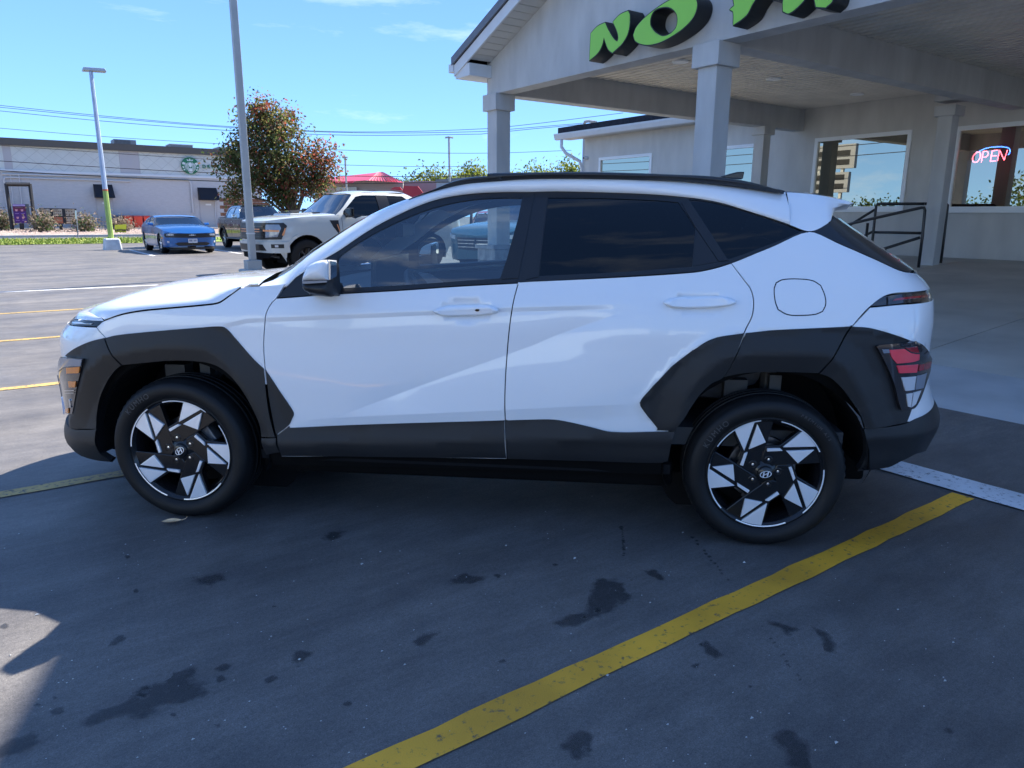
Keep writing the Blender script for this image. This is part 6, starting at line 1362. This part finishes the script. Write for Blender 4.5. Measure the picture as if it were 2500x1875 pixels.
# ---- order screen, frame, menu boards, bins, small signs
MET = mat('black_metal', (.016, .016, .018), .5)
def bd(px, py, D): return at_dist(px, py, D)
YM = 55.2
def my(px, py, Y=YM): q = on_y(*zS((px, py))[0], Y); return q
gz = lambda x, y: gh(x, y)+.1
fr_ = empty('height_clearance_frame', tuple(my(300, 1290)), 0, 'black clearance frame of the drive through lane', 'frame'); f0 = fr_.location
def mt(obj, pts, r, name, m=MET): P = [my(*q) for q in pts]; MB().tube([Vector(q)-obj.location for q in P], r, 4).build(name, m, obj)
mt(fr_, [(65, 540), (175, 1290)], .10, 'post'); mt(fr_, [(455, 540), (555, 1290)], .10, 'post'); mt(fr_, [(55, 553), (462, 553)], .12, 'crossbar')
def board(obj, pts, m, name, th=.12, dy=0.0, parent=None):
    P = [my(*q, YM+dy)-np.array(obj.location) for q in pts]; b = MB(); b.hexa([tuple(p) for p in P], [tuple(p+np.array([0, th, 0])) for p in P]); return b.build(name, m, parent or obj)
osc = empty('order_screen', tuple(my(330, 1290)), 0, 'purple order screen on a post under the clearance frame', 'sign')
board(osc, [(168, 873), (440, 873), (482, 1185), (215, 1188)], mat('screen_case', (.10, .115, .12), .5), 'case', .2, .02); PUR = mat('purple_poster', (.075, .012, .17), .5); scr = board(osc, [(172, 878), (380, 878), (425, 1185), (217, 1188)], PUR, 'screen', .02)
board(osc, [(172, 878), (378, 878), (383, 908), (176, 910)], mat('poster_lilac', (.36, .28, .52), .5), 'header', .02, -.02); board(osc, [(177, 913), (384, 911), (397, 990), (188, 992)], mat('poster_plum', (.13, .01, .06), .5), 'upper_field', .015, -.018)
board(osc, [(222, 928), (342, 926), (344, 936), (224, 938)], SH3, 'caption', .02, -.04)
for (x, y) in ((238, 975), (332, 975), (262, 1098), (350, 1095)): board(osc, [(x-22, y-14), (x+22, y-16), (x+18, y+18), (x-12, y+20)], mat('poster_pink', (.62, .28, .34), .5), 'picture', .02, -.04)
for (x, y) in ((250, 1030), (350, 1028), (265, 1140), (370, 1136)): board(osc, [(x-35, y-4), (x+30, y-5), (x+32, y+5), (x-33, y+6)], mat('poster_violet', (.30, .16, .42), .5), 'caption', .02, -.04)
board(osc, [(290, 1190), (365, 1190), (375, 1290), (300, 1290)], MET, 'post')
mb_ = empty('menu_board', tuple(my(950, 1290)), 0, 'three panel drive through menu board with cream panels on a black stand', 'menu board')
board(mb_, [(612, 935), (1222, 940), (1240, 1195), (640, 1190)], MET, 'case', .2, .02); board(mb_, [(945, 1195), (1000, 1195), (1005, 1290), (950, 1290)], MET, 'post')
CRM = mat('menu_cream', (.50, .41, .30), .6); TXT = mat('menu_print', (.17, .11, .07), .7); PHO = mat('menu_photo', (.42, .14, .07), .6)
for x0, x1 in ((632, 782), (832, 982), (1035, 1188)):
    sl = .17
    board(mb_, [(x0, 950), (x1, 950), (x1+12, 1062), (x0+18, 1062)], CRM, 'panel', .02); board(mb_, [(x0+20, 1078), (x1+12, 1078), (x1+28, 1184), (x0+36, 1184)], PHO if x0 == 832 else CRM, 'panel', .02)
    for r_ in range(2):
        for k in range(4 if x0 != 1035 else 3):
            a = x0+22+k*(35 if x0 != 1035 else 44)+8*r_; c = 988+46*r_; board(mb_, [(a-9, c-10), (a+9, c-10), (a+8, c+9), (a-8, c+9)], TXT, 'print', .02, -.03)
            if x0 != 832: board(mb_, [(a+10, c+110), (a+28, c+110), (a+27, c+124), (a+11, c+124)], TXT, 'print', .02, -.03)
    board(mb_, [(x0+6, 958), (x0+90, 958), (x0+91, 966), (x0+7, 966)], TXT, 'print', .02, -.03)
pm = empty('marker_post', tuple(on_ground(*zS((1255, 1418))[0])), 0, 'thin grey post with a white plate beside the menu board', 'post')
D_ = math.hypot(pm.location.x, pm.location.y); P = [at_dist(*q, D_) for q in zS((1255, 1418), (1238, 1200), (1215, 970))]; MB().tube([Vector(q)-pm.location for q in P], .035, 6).build('post', HV, pm)
P = [at_dist(*q, D_-.05)-np.array(pm.location) for q in zS((1196, 968), (1218, 968), (1228, 1112), (1208, 1112))]; MB().hexa([tuple(p) for p in P], [tuple(p+np.array([0, .03, 0])) for p in P]).build('plate', WHITE, pm)
# bins
def bin_(px0, px1, m, label, group=None):
    p0, p1 = sy(*zL((px0, 1000))[0], 57.2), sy(*zL((px1, 1000))[0], 57.2); z0 = gh(p0[0], 57.2)+.05; w = p1[0]-p0[0]; H_ = sy(*zL((px0, 868))[0], 57.2)[2]-z0
    e = empty('wheeled_bin', ((p0[0]+p1[0])/2, 57.2, z0), 0, label, 'bin', group)
    MB().hexa([(-w*.38, -.3, .05), (w*.38, -.3, .05), (w*.38, .3, .05), (-w*.38, .3, .05)], [(-w*.48, -.38, H_*.9), (w*.48, -.38, H_*.9), (w*.48, .38, H_*.9), (-w*.48, .38, H_*.9)]).build('body', m, e, bevel=.02)
    MB().hexa([(-w*.5, -.42, H_*.9+.003), (w*.5, -.42, H_*.9+.003), (w*.5, .42, H_*.93), (-w*.5, .42, H_*.93)], [(-w*.46, -.38, H_*.97), (w*.46, -.38, H_*.97), (w*.46, .4, H_), (-w*.46, .4, H_)]).build('lid', m, e, bevel=.02)
    for s in (-1, 1): MB().lathe([(.001, -.03), (.09, -.03), (.09, .03), (.001, .03)], (s*w*.36, .3, .09), 'x', 14).build('wheel', MET, e)
    MB().box((-w*.2, -.40, H_*.55), (w*.2, -.36, H_*.72)).build('front_panel', m, e)
BINR = mat('bin_red', (.80, .075, .04), .45); BING = mat('bin_grey', (.075, .085, .11), .5)
bin_(1018, 1100, BING, 'dark grey wheeled bin at the end of the row by the grey door')
for a, b_, lab in ((1106, 1186, 'red wheeled bin right beside the dark grey bin'), (1192, 1275, 'red wheeled bin between two other red bins'), (1282, 1362, 'red wheeled bin half hidden behind the roof of the blue coupe')): bin_(a, b_, BINR, lab, 'red wheeled bins')
# yellow sign BATTERIES
q0 = on_ground(*zL((1070, 1040))[0]); ys_ = empty('yard_sign', tuple(q0), 0, 'yellow green sign board reading BATTERIES at the edge of the grass', 'sign'); D_ = math.hypot(q0[0], q0[1])
SGN = mat('sign_yellow', (.52, .58, .03), .5); P = [at_dist(*q, D_) for q in zL((1017, 955), (1123, 948), (1123, 1030), (1019, 1038))]
def relp(q): return Vector(q)-ys_.location
vx = Vector(P[1])-Vector(P[0]); nrm = Vector((vx.y, -vx.x, 0)).normalized()
MB().hexa([relp(p) for p in P], [relp(p)-nrm*.04 for p in P]).build('board', SGN, ys_)
wdt = vx.length; rz_ = math.atan2(vx.y, vx.x)
text_mesh('BATTERIES', wdt*.21, BLACK, ys_, 'letter', relp(Vector(P[3])+vx*.045+Vector((0, 0, wdt*.27))+nrm*.02), rot=(math.pi/2, -.12, rz_), ext=.008, shear=.15, sp=.86, off=.012)
for k in range(9): MB().box((0, 0, 0), (wdt*.045, .012, wdt*.05)).build('small_print', BLACK, ys_).matrix_local = Matrix.Translation(relp(Vector(P[3])+vx*(.16+.075*k)+Vector((0, 0, wdt*.08))+nrm*.02)) @ Matrix.Rotation(rz_, 4, 'Z')
for f in (.1, .9): a = Vector(P[3]).lerp(Vector(P[2]), f); MB().tube([relp(a), relp((a.x, a.y, q0[2]-.05))], .02, 5).build('stake', MET, ys_)

# ================================================================== LAMP POSTS, WIRES, FAR BUILDINGS
GALV = mat('pole_grey', (.36, .37, .36), .5, var=.06, vscale=3); PCON = mat('pole_foot_concrete', (.45, .45, .43), .8, var=.15, vscale=6, bump=.4, bscale=25); LEDM = mat('lamp_head_grey', (.42, .43, .44), .4, metal=.3)
b0 = on_z(617, 681, 0.0); p1 = empty('lamp_post', tuple(b0), 0, 'square grey lamp post on a low concrete foot between the trucks', 'lamp post')
MB().box((-.27, -.27, -.05), (.27, .27, .17)).build('foot', PCON, p1, bevel=.02); MB().box((-.165, -.165, .17), (.165, .165, .38)).build('base_cover', GALV, p1, bevel=.01)
MB().hexa([(-.076, -.076, .38), (.076, -.076, .38), (.076, .076, .38), (-.076, .076, .38)], [(-.07, -.07, 8.2), (.07, -.07, 8.2), (.07, .07, 8.2), (-.07, .07, 8.2)]).build('shaft', GALV, p1, bevel=.012)
MB().box((-.082, -.082, .98), (.082, .082, 1.01)).build('band', mat('band_steel', (.6, .6, .6), .4, metal=.5), p1); MB().box((-.9, -.2, 8.2), (.2, .2, 8.3)).build('lamp_head', LEDM, p1)
b0 = on_z(272, 620, 0.0); D_ = math.hypot(b0[0], b0[1]); p2 = empty('lamp_post', tuple(b0), 0, 'leaning pale lamp post with green lower half on a white concrete block', 'lamp post')
LIME = mat('pole_green', (.30, .42, .10), .6, var=.1, vscale=4); PBL = mat('pole_pale_blue', (.36, .44, .56), .5, var=.15, vscale=2); ORB = mat('pole_orange_band', (.5, .12, .03), .5); WCON = mat('white_painted_concrete', (.60, .62, .62), .8, var=.12, vscale=6, bump=.4, bscale=20)
def tilt(px, py): return Vector(at_dist(*zL((px, py))[0], D_))-p2.location
k_ = D_/FPX/3.6867
MB().hexa([(-.33, -.33, -.05), (.33, -.33, -.05), (.33, .33, -.05), (-.33, .33, -.05)], [(-.27, -.27, .46), (.27, -.27, .46), (.27, .27, .46), (-.27, .27, .46)]).build('block', WCON, p2, bevel=.05)
A_, B_, C_, D4 = tilt(988, 1085), tilt(930, 650), tilt(928, 634), tilt(838, 0)
top_ = Vector(at_dist(*zI((555, 480))[0], D_))-p2.location
MB().tube([A_-Vector((0, 0, .1)), B_], [.105, .095], 8).build('shaft_lower', LIME, p2); MB().tube([B_, C_], .10, 8).build('shaft_band', ORB, p2); MB().tube([C_, top_], [.092, .07], 8).build('shaft_upper', PBL, p2)
hd = Vector(at_dist(*zI((570, 468))[0], D_))-p2.location; side_ = Vector((SA, -CA, 0))
MB().hexa([hd-side_*.44+Vector((0, -.2, -.05)), hd+side_*.5+Vector((0, -.2, -.1)), hd+side_*.5+Vector((0, .2, -.1)), hd-side_*.44+Vector((0, .2, -.05))], [hd-side_*.40+Vector((0, -.18, .08)), hd+side_*.42+Vector((0, -.18, .03)), hd+side_*.42+Vector((0, .18, .03)), hd-side_*.40+Vector((0, .18, .08))]).build('lamp_head', LEDM, p2, bevel=.03)
def far_lamp(px, top, bot, D, label, arm=14, armx=None):
    t, bq = at_dist(px, top, D), at_dist(px, bot, D); z0 = gh(t[0], t[1]); e = empty('street_lamp', (t[0], t[1], z0), 0, label, 'lamp post')
    MB().tube([(0, 0, 0), (0, 0, t[2]-z0)], .07, 6).build('shaft', GALV, e); a = side_*(arm*D/FPX); MB().tube([Vector((0, 0, t[2]-z0))-a*.9, Vector((0, 0, t[2]-z0+.05)), Vector((0, 0, t[2]-z0))+a], .06, 4).build('lamp_head', LEDM, e)
far_lamp(837, 389, 470, 58, 'slim street lamp in front of the red roof', 6); far_lamp(1090, 338, 450, 52, 'tall slim street lamp over the flat grey building', 10)
t = on_x(*zB((1090, 900))[0], 24.0); e = empty('street_lamp', (24, t[1], 0), 0, 'street lamp with curved arm rising behind the shop wing roof', 'lamp post')
P = [on_x(*q, 24.0) for q in zB((1092, 1000), (1092, 885), (1098, 870), (1125, 866), (1175, 875))]; MB().tube([(0, 0, 0)]+[Vector(q)-e.location for q in P], .07, 6).build('shaft', GALV, e); MB().box(Vector(P[3])-e.location-Vector((.1, 0, .05)), Vector(P[4])-e.location+Vector((.1, 0, .05))).build('lamp_head', LEDM, e)
# overhead wires: straight spans across the far side of the lot
WIRE = mat('wire_black', (.02, .02, .022), .6)
fwd = np.array([CA, SA, 0])
def at_depth(px, py, D): d = ray(px, py); return CAM+d*(D/(d@fwd))
def wire(pts, D, r, label):
    P = resample([at_depth(*q, D) for q in pts], 24); c = P[0]; o = MB().tube([Vector(q)-Vector(c) for q in P], r, 4).build('overhead_wire', WIRE); o.location = c; tag(o, label, 'wire', 'overhead wires')
wr = [(zI((-60, 696), (600, 757), (1450, 820), (2203, 845))+zX((2074, 412))+zB((390, 928), (545, 912), (1370, 805)), 43, .014), (zI((-60, 708), (600, 766), (1450, 826), (2203, 850))+zX((2074, 430))+zB((390, 947), (545, 932), (1100, 880)), 43.4, .014), (zI((-60, 731), (600, 790), (1450, 845), (2203, 866))+zX((2074, 449))+zB((390, 965), (545, 946), (1080, 890)), 42.5, .014),
      (zI((-60, 841), (600, 888), (1400, 930), (2203, 962))+zX((2074, 607))+zB((390, 1105), (545, 1100), (1000, 1078)), 43, .012), (zI((-60, 950), (600, 990), (1480, 1035))+zX((1140, 715), (2074, 720))+zB((390, 1197)), 42, .012), (zI((-60, 1049), (600, 1083), (1500, 1118))+zX((1150, 808), (2074, 800))+zB((390, 1262)), 42.4, .018), (zI((-60, 1111), (600, 1142), (1500, 1170))+zX((300, 870), (1200, 872), (2074, 850)), 41.6, .026)]
for i, (p_, D, r_) in enumerate(wr): wire(p_, D, r_, ['topmost overhead wire above the coffee shop roof', 'overhead wire just under the topmost one', 'third overhead wire, a hand below the upper pair', 'single overhead wire close above the coffee shop roofline', 'thin overhead wire across the pale wall panels', 'overhead wire passing under the round logo', 'thick lowest overhead cable crossing the ledge of the coffee shop'][i])
# red roofed building
RROOF = mat('red_metal_roof', (.50, .025, .04), .4, coat=.2); RB_W = mat('red_roof_wall', (.38, .35, .32), .8); RB_P = mat('red_roof_wall_pink', (.36, .24, .23), .8)
RD = 66.0
def qd(px, py, dd=0): return np.array(at_depth(*zQ((px, py))[0], RD*.97+dd))
o0 = qd(900, 600); o0[2] = 0; rb = empty('red_roof_building', tuple(o0), 0, 'building with bright red standing seam metal roofs beyond the lot', 'building'); ro_ = Vector(o0)
def qp(name, pts, m, th=6.0, dd=0.0, ys=None):
    P = [Vector(qd(x, y, dd+(ys[i] if ys else 0)))-ro_ for i, (x, y) in enumerate(pts)]; bk_ = Vector((CA, SA, 0))*th; n = len(P)
    return MB().add(P+[p+bk_ for p in P], [tuple(range(n)), tuple(range(n, 2*n))[::-1]]+[(i, n+i, n+(i+1) % n, (i+1) % n) for i in range(n)]).build(name, m, rb)
qp('wall', [(-250, 420), (1200, 440), (1200, 1000), (-250, 1000)], RB_W, 8); qp('wall_annex', [(1200, 440), (1610, 428), (1745, 432), (1745, 1000), (1200, 1000)], RB_P, 8, .6)
rf1 = qp('roof_slope', [(600, 428), (770, 292), (870, 296), (1205, 458)], RROOF, .2, -1.2, [-.8, 4, 4, -.8]); qp('roof_slope', [(-300, 470), (-100, 400), (690, 318), (760, 300), (610, 428), (430, 440), (360, 480)], RROOF, .2, -1.0, [-.5, 3, 4, 4, -.6, -.6, -.6])
qp('awning_roof', [(990, 575), (1060, 530), (1150, 532), (1190, 585)], RROOF, .3, -1.6); qp('awning_roof', [(1190, 600), (1215, 512), (1440, 515), (1330, 720), (1300, 760)], RROOF, .3, -2.2); qp('awning_roof', [(1440, 515), (1525, 620), (1330, 740), (1300, 760)], RROOF, .3, -2.25)
for k in range(11):
    a, b_ = (785+k*8.2, 296), (640+k*50, 434); P0, P1 = Vector(qd(*a, 2.6))-ro_, Vector(qd(*b_, -2.1))-ro_; MB().tube([P0, P1], .05, 4).build('standing_seam', RROOF, rf1)
qp('window_band', [(100, 545), (440, 540), (440, 600), (100, 600)], mat('pale_window', (.45, .48, .46), .3), .2, -.3)
gb = empty('flat_roof_building', tuple(np.array(at_depth(1090, 480, 58))*np.array([1, 1, 0])), 0, 'low flat roofed grey building behind the white car roof', 'building')
def gp(name, pts, m, D, th=5.0): P = [Vector(at_depth(*zQ(q)[0], D))-gb.location for q in pts]; bk_ = Vector((CA, SA, 0))*th; n = len(P); MB().add(P+[p+bk_ for p in P], [tuple(range(n)), tuple(range(n, 2*n))[::-1]]+[(i, n+i, n+(i+1) % n, (i+1) % n) for i in range(n)]).build(name, m, gb)
GBW = mat('flat_building_wall', (.40, .42, .43), .7); GBR = mat('flat_building_fascia', (.20, .20, .20), .7)
gp('fascia', [(1730, 405), (2400, 345), (3800, 350), (3800, 420), (2400, 425), (1730, 445)], GBR, 59); gp('wall', [(1745, 446), (2400, 426), (3800, 421), (3800, 800), (1745, 800)], GBW, 59.1)
# low brick pier by the tree
pb = on_ground(*zX((265, 1040))[0]); q = at_dist(*zX((290, 985))[0], 46); e = empty('brick_pier', (q[0], q[1], gh(q[0], q[1])), 0, 'red brick corner pier of the coffee shop behind the lamp post', 'wall'); BRK2 = mat('brick_red', (.24, .09, .065), .85, var=.2, vscale=8)
bw, bh = .42, .2
for r_ in range(11):
    for k in range(6): xx = -1.2+(k+.5*(r_ % 2))*bw; MB().box((xx+.008, -.15, .1+r_*bh+.008), (xx+bw-.008, .15, .1+(r_+1)*bh-.008)).build('brick', BRK2, e)

# ================================================================== SMALL THINGS ON THE GROUND
q = on_z(375*2500/2212, 1138*2500/2212, 0.006); lf = empty('fallen_leaf', tuple(q), rad(10), 'dry curled tan leaf on the asphalt below the front wheel', 'leaf'); LFM = mat('dry_leaf', (.80, .52, .28), .7, var=.2, vscale=30)
V = []; n = 12; ax_, wx_ = np.array([SA, -CA, 0]), np.array([CA, SA, 0])
for i in range(n+1):
    t = i/n; w = .017*math.sin(math.pi*t**.8)+.0008; x = -.045+.09*t; z = .004+.010*(2*t-1)**2
    for f_, dz in ((-1, .010), (-.5, .003), (0, 0), (.5, .003), (1, .012)): V.append(ax_*x+wx_*(f_*w+.006*math.sin(3*t))+np.array([0, 0, z+dz*math.sin(math.pi*t)]))
MB().add(V, [(5*i+k, 5*i+5+k, 5*i+6+k, 5*i+1+k) for i in range(n) for k in range(4)]).build('blade', LFM, lf, smooth=True, fix=False)
MB().tube([V[-3], V[-3]+ax_*.014+np.array([0, 0, .004]), V[-3]+ax_*.022+wx_*.008+np.array([0, 0, .010])], .0013, 4).build('stalk', LFM, lf); lf.rotation_euler = (0, 0, rad(12))
# oil and water stains, soaked into the asphalt
def stain_mat():
    m, nt, b = nodes_of('stain'); N = nt.nodes.new; K = nt.links.new; b.inputs['Base Color'].default_value = (.022, .024, .028, 1); b.inputs['Roughness'].default_value = .42
    t = N('ShaderNodeTexCoord'); n = N('ShaderNodeTexNoise'); n.inputs['Scale'].default_value = 22; n.inputs['Detail'].default_value = 7; K(t.outputs['Object'], n.inputs['Vector'])
    at = N('ShaderNodeAttribute'); at.attribute_name = 'soak'; s = N('ShaderNodeMath'); s.operation = 'ADD'; K(n.outputs['Fac'], s.inputs[0]); K(at.outputs['Fac'], s.inputs[1])
    r_ = N('ShaderNodeValToRGB'); e = r_.color_ramp.elements; e[0].position = .70; e[0].color = (0, 0, 0, 1); e[1].position = 1.05; e[1].color = (.48, .48, .48, 1); K(s.outputs[0], r_.inputs['Fac'])
    tr = N('ShaderNodeBsdfTransparent'); mxs = N('ShaderNodeMixShader'); K(r_.outputs[0], mxs.inputs[0]); K(tr.outputs[0], mxs.inputs[1]); K(b.outputs[0], mxs.inputs[2]); K(mxs.outputs[0], nt.nodes['Material Output'].inputs['Surface']); return m
STM = stain_mat()
V, Fc, A = [], [], []
def stain(pts, lift=.002, soft=.022):
    """pts: photo pixels of the outline; soak grows from the rim inwards"""
    P = np.array([on_z(*q, 0)[:2] for q in pts]); sz = np.ptp(P, 0).max(); sf = min(soft, sz*.22); P = smooth_poly(P, True, 89, 4)
    c = P.mean(0); n = len(P); ph = rs0.uniform(0, 6, 3); an = np.arctan2(P[:, 1]-c[1], P[:, 0]-c[0]); P = c+(P-c)*(1+.10*np.sin(3*an+ph[0])+.08*np.sin(7*an+ph[1])+.05*np.sin(13*an+ph[2]))[:, None]
    O = c+(P-c)*(1+sf*2.2/max(sz*.5, .01)); vv, tt, _ = fill(O, max(.008, sz/12), [])
    d = dist_poly(vv, P); d = np.where(inside(vv, P), d, -d); k = len(V)
    V.extend([(p[0], p[1], lift) for p in vv]); A.extend(list(np.clip(.40+.32*d/sf, .0, .62))); Fc.extend([tuple(k+i for i in t) for t in tt])
rs0 = np.random.RandomState(5)
stain(zO((350, 1125), (420, 1060), (560, 1020), (640, 950), (740, 920), (750, 870), (830, 870), (820, 920), (890, 940), (850, 1000), (700, 1030), (640, 1075), (580, 1070), (480, 1090), (400, 1130)))
stain(zO((0, 1235), (60, 1190), (170, 1165), (170, 1200), (100, 1240), (20, 1260))); stain(zO((235, 1060), (270, 1045), (290, 1060), (255, 1075))); stain(zO((850, 480), (920, 465), (985, 475), (960, 492), (880, 502))); stain(zO((490, 770), (530, 728), (550, 740), (520, 765))); stain(zO((945, 870), (980, 845), (1010, 855), (980, 875))); stain(zO((945, 905), (975, 893), (990, 915), (960, 925)))
stain(zO((1270, 830), (1310, 790), (1355, 795), (1320, 830))); stain(zO((1150, 915), (1195, 895), (1210, 910), (1170, 930))); stain(zO((1800, 740), (1840, 712), (1900, 708), (1880, 730), (1820, 760))); stain(zO((1400, 300), (1440, 275), (1490, 270), (1440, 305))); stain(zO((1950, 485), (2000, 455), (2110, 460), (2020, 488)))
stain(zN((200, 660), (260, 615), (330, 600), (350, 510), (410, 475), (480, 490), (510, 530), (470, 590), (400, 610), (330, 650), (240, 672))); stain(zN((575, 425), (620, 425), (655, 455), (640, 462))); stain(zN((820, 745), (850, 738), (910, 785), (895, 802))); stain(zN((1310, 665), (1350, 680), (1405, 740), (1405, 765), (1370, 755), (1350, 710)))
stain(zN((1160, 1150), (1210, 1125), (1290, 1170), (1285, 1230), (1320, 1283), (1250, 1283), (1190, 1200))); stain(zN((1880, 1100), (1900, 1090), (1925, 1110), (1905, 1118))); stain(zN((240, 1190), (300, 1130), (355, 1150), (340, 1210), (300, 1240))); stain(zN((1120, 640), (1180, 655), (1240, 670), (1200, 690)))
rs = np.random.RandomState(3)
for _ in range(36):
    x, y = rs.uniform(0, 2500), rs.uniform(1330, 1870); r_ = rs.uniform(2, 7)*(y/1900); stain([(x+r_*rs.uniform(.6, 1.3)*1.6*math.cos(a), y+r_*rs.uniform(.5, 1.1)*math.sin(a)) for a in np.arange(0, 6.28, .7)])
for (xa, ya, xb, yb) in ((790, 280, 965, 490), (1080, 645, 1270, 905), (480, 240, 490, 360), (1180, 790, 1260, 900)):
    for k in range(16): t = k/15; (x, y), = zN((xa+(xb-xa)*t+rs.uniform(-4, 4), ya+(yb-ya)*t)); r_ = rs.uniform(2.0, 4.5); stain([(x+r_*math.cos(a), y+r_*.7*math.sin(a)) for a in np.arange(0, 6.28, 1.25)])
o = link_mesh('stains', V, Fc, STM); at = o.data.attributes.new('soak', 'FLOAT', 'POINT'); at.data.foreach_set('value', A); tag(o, 'dark oil and water stains soaked into the shaded asphalt', 'stain', kind='stuff')
# pale grit and paint specks
V, Fc = [], []
for _ in range(240):
    x, y = rs.uniform(0, 2500), rs.uniform(1200, 1870); q = on_z(x, y, 0); s = rs.uniform(.001, .0028)*(1 if rs.rand() < .93 else 2.2); a = rs.uniform(0, 6.28); k = len(V)
    V += [(q[0]+s*1.6*math.cos(a+t), q[1]+s*math.sin(a+t), .002) for t in (0, 2.1, 4.2)]+[(q[0], q[1], .002+s)]; Fc += [(k, k+1, k+3), (k+1, k+2, k+3), (k+2, k, k+3)]
tag(link_mesh('grit', V, Fc, mat('pale_grit', (.5, .5, .48), .8)), 'pale grit scattered over the asphalt', 'grit', kind='stuff')

# ================================================================== ACROSS THE STREET BEHIND THE CAMERA (trees, wires and sign mirrored in the shop windows; pale buildings added to bounce light)
BNCW = mat('bounce_wall_pale', (.64, .74, .75), .8, var=.05, vscale=1.5); STG = glass('bounce_building_glass', (.1, .11, .12), .15)  # pale cool walls of added, unseen buildings bounce sunlight onto the car's shaded flank
for bi, (y0, y1, hh_, lab) in enumerate(((-95, -52, 5.6, 'long pale building added unseen behind the viewer to bounce sunlight'), (-48, -19, 6.6, 'taller pale wall added behind the viewer to bounce sunlight'), (-16, 14, 6.4, 'pale wall added at the crossing to bounce sunlight onto the car'))):
    e = empty('added_bounce_building', (-36, y0, 0), 0, lab, 'building'); L = y1-y0
    ops = [(a+.5, a+3.9, .5, 2.7) for a in np.arange(1, L-4.5, 4.6)] if bi == 0 else [(2.0, 3.2, .02, 2.3)]
    V_, T_, _ = fill(arr([(0, 0), (L, 0), (L, hh_), (0, hh_)]), 60, [arr([(a, c), (b_, c), (b_, d), (a, d)]) for a, b_, c, d in ops]); link_mesh('wall', [(0, y, z) for y, z in V_], T_, BNCW, e)
    MB().box((-12, 0, 0), (-.3, L, hh_-.02)).build('shell', BNCW, e); MB().box((-.3, -.1, hh_-.35), (.15, L+.1, hh_)).build('parapet_cap', CORN, e)
    for a, b_, c, d in ops: w_f = MB().box((-.08, a, c), (-.04, b_, d)).build('bounce_building_pane', STG, e)
rs = np.random.RandomState(11)
for i in range(9):
    x, y = -30-rs.uniform(0, 8), 17+i*7+rs.uniform(-2, 2); h = rs.uniform(2.6, 5.2); e = empty('roadside_tree', (x, y, 0), 0, 'green tree across the street, mirrored in the shop windows', 'tree', 'trees across the street')
    bl = [((rs.uniform(-1.2, 1.2), rs.uniform(-1.6, 1.6), h*rs.uniform(.5, .85)), (1.5, 1.7, h*.2)) for _ in range(5)]; leaves('crown', bl, 1100, .3, [YG2, YG3], e, [.5, .5]); limbs(e, (0, 0, -.1), [b_[0] for b_ in bl], .18)
for i in range(4):
    z_ = 6.5+.8*i; P = [(-26, -70, z_+.6), (-26, -30, z_-.3), (-26, 10, z_), (-26, 50, z_-.3), (-26, 90, z_+.6)]; o = MB().tube([Vector(p)-Vector((-26, 10, z_)) for p in resample(P, 20)], .03, 4).build('overhead_wire', WIRE); o.location = (-26, 10, z_); tag(o, 'street wire behind the viewer, mirrored in the shop windows', 'wire', 'street wires')
pyl = empty('pylon_sign', (-30, 37.5, 0), 0, 'dark two panel pylon sign across the street, mirrored in the window', 'sign')
for y_ in (-1.1, 1.1): MB().box((-.12, y_-.12, 0), (.12, y_+.12, 7.6)).build('post', GALV, pyl)
for z0_, z1_, w_ in ((5.6, 7.6, 2.2), (3.6, 5.3, 1.8)):
    MB().box((-.2, -w_, z0_), (.2, w_, z1_)).build('panel', mat('pylon_panel', (.22, .23, .24), .6), pyl)
    for k in range(2): MB().box((.202, -w_*.8, z0_+.3+.75*k), (.22, w_*.8, z0_+.75+.75*k)).build('print_line', BLACK, pyl)
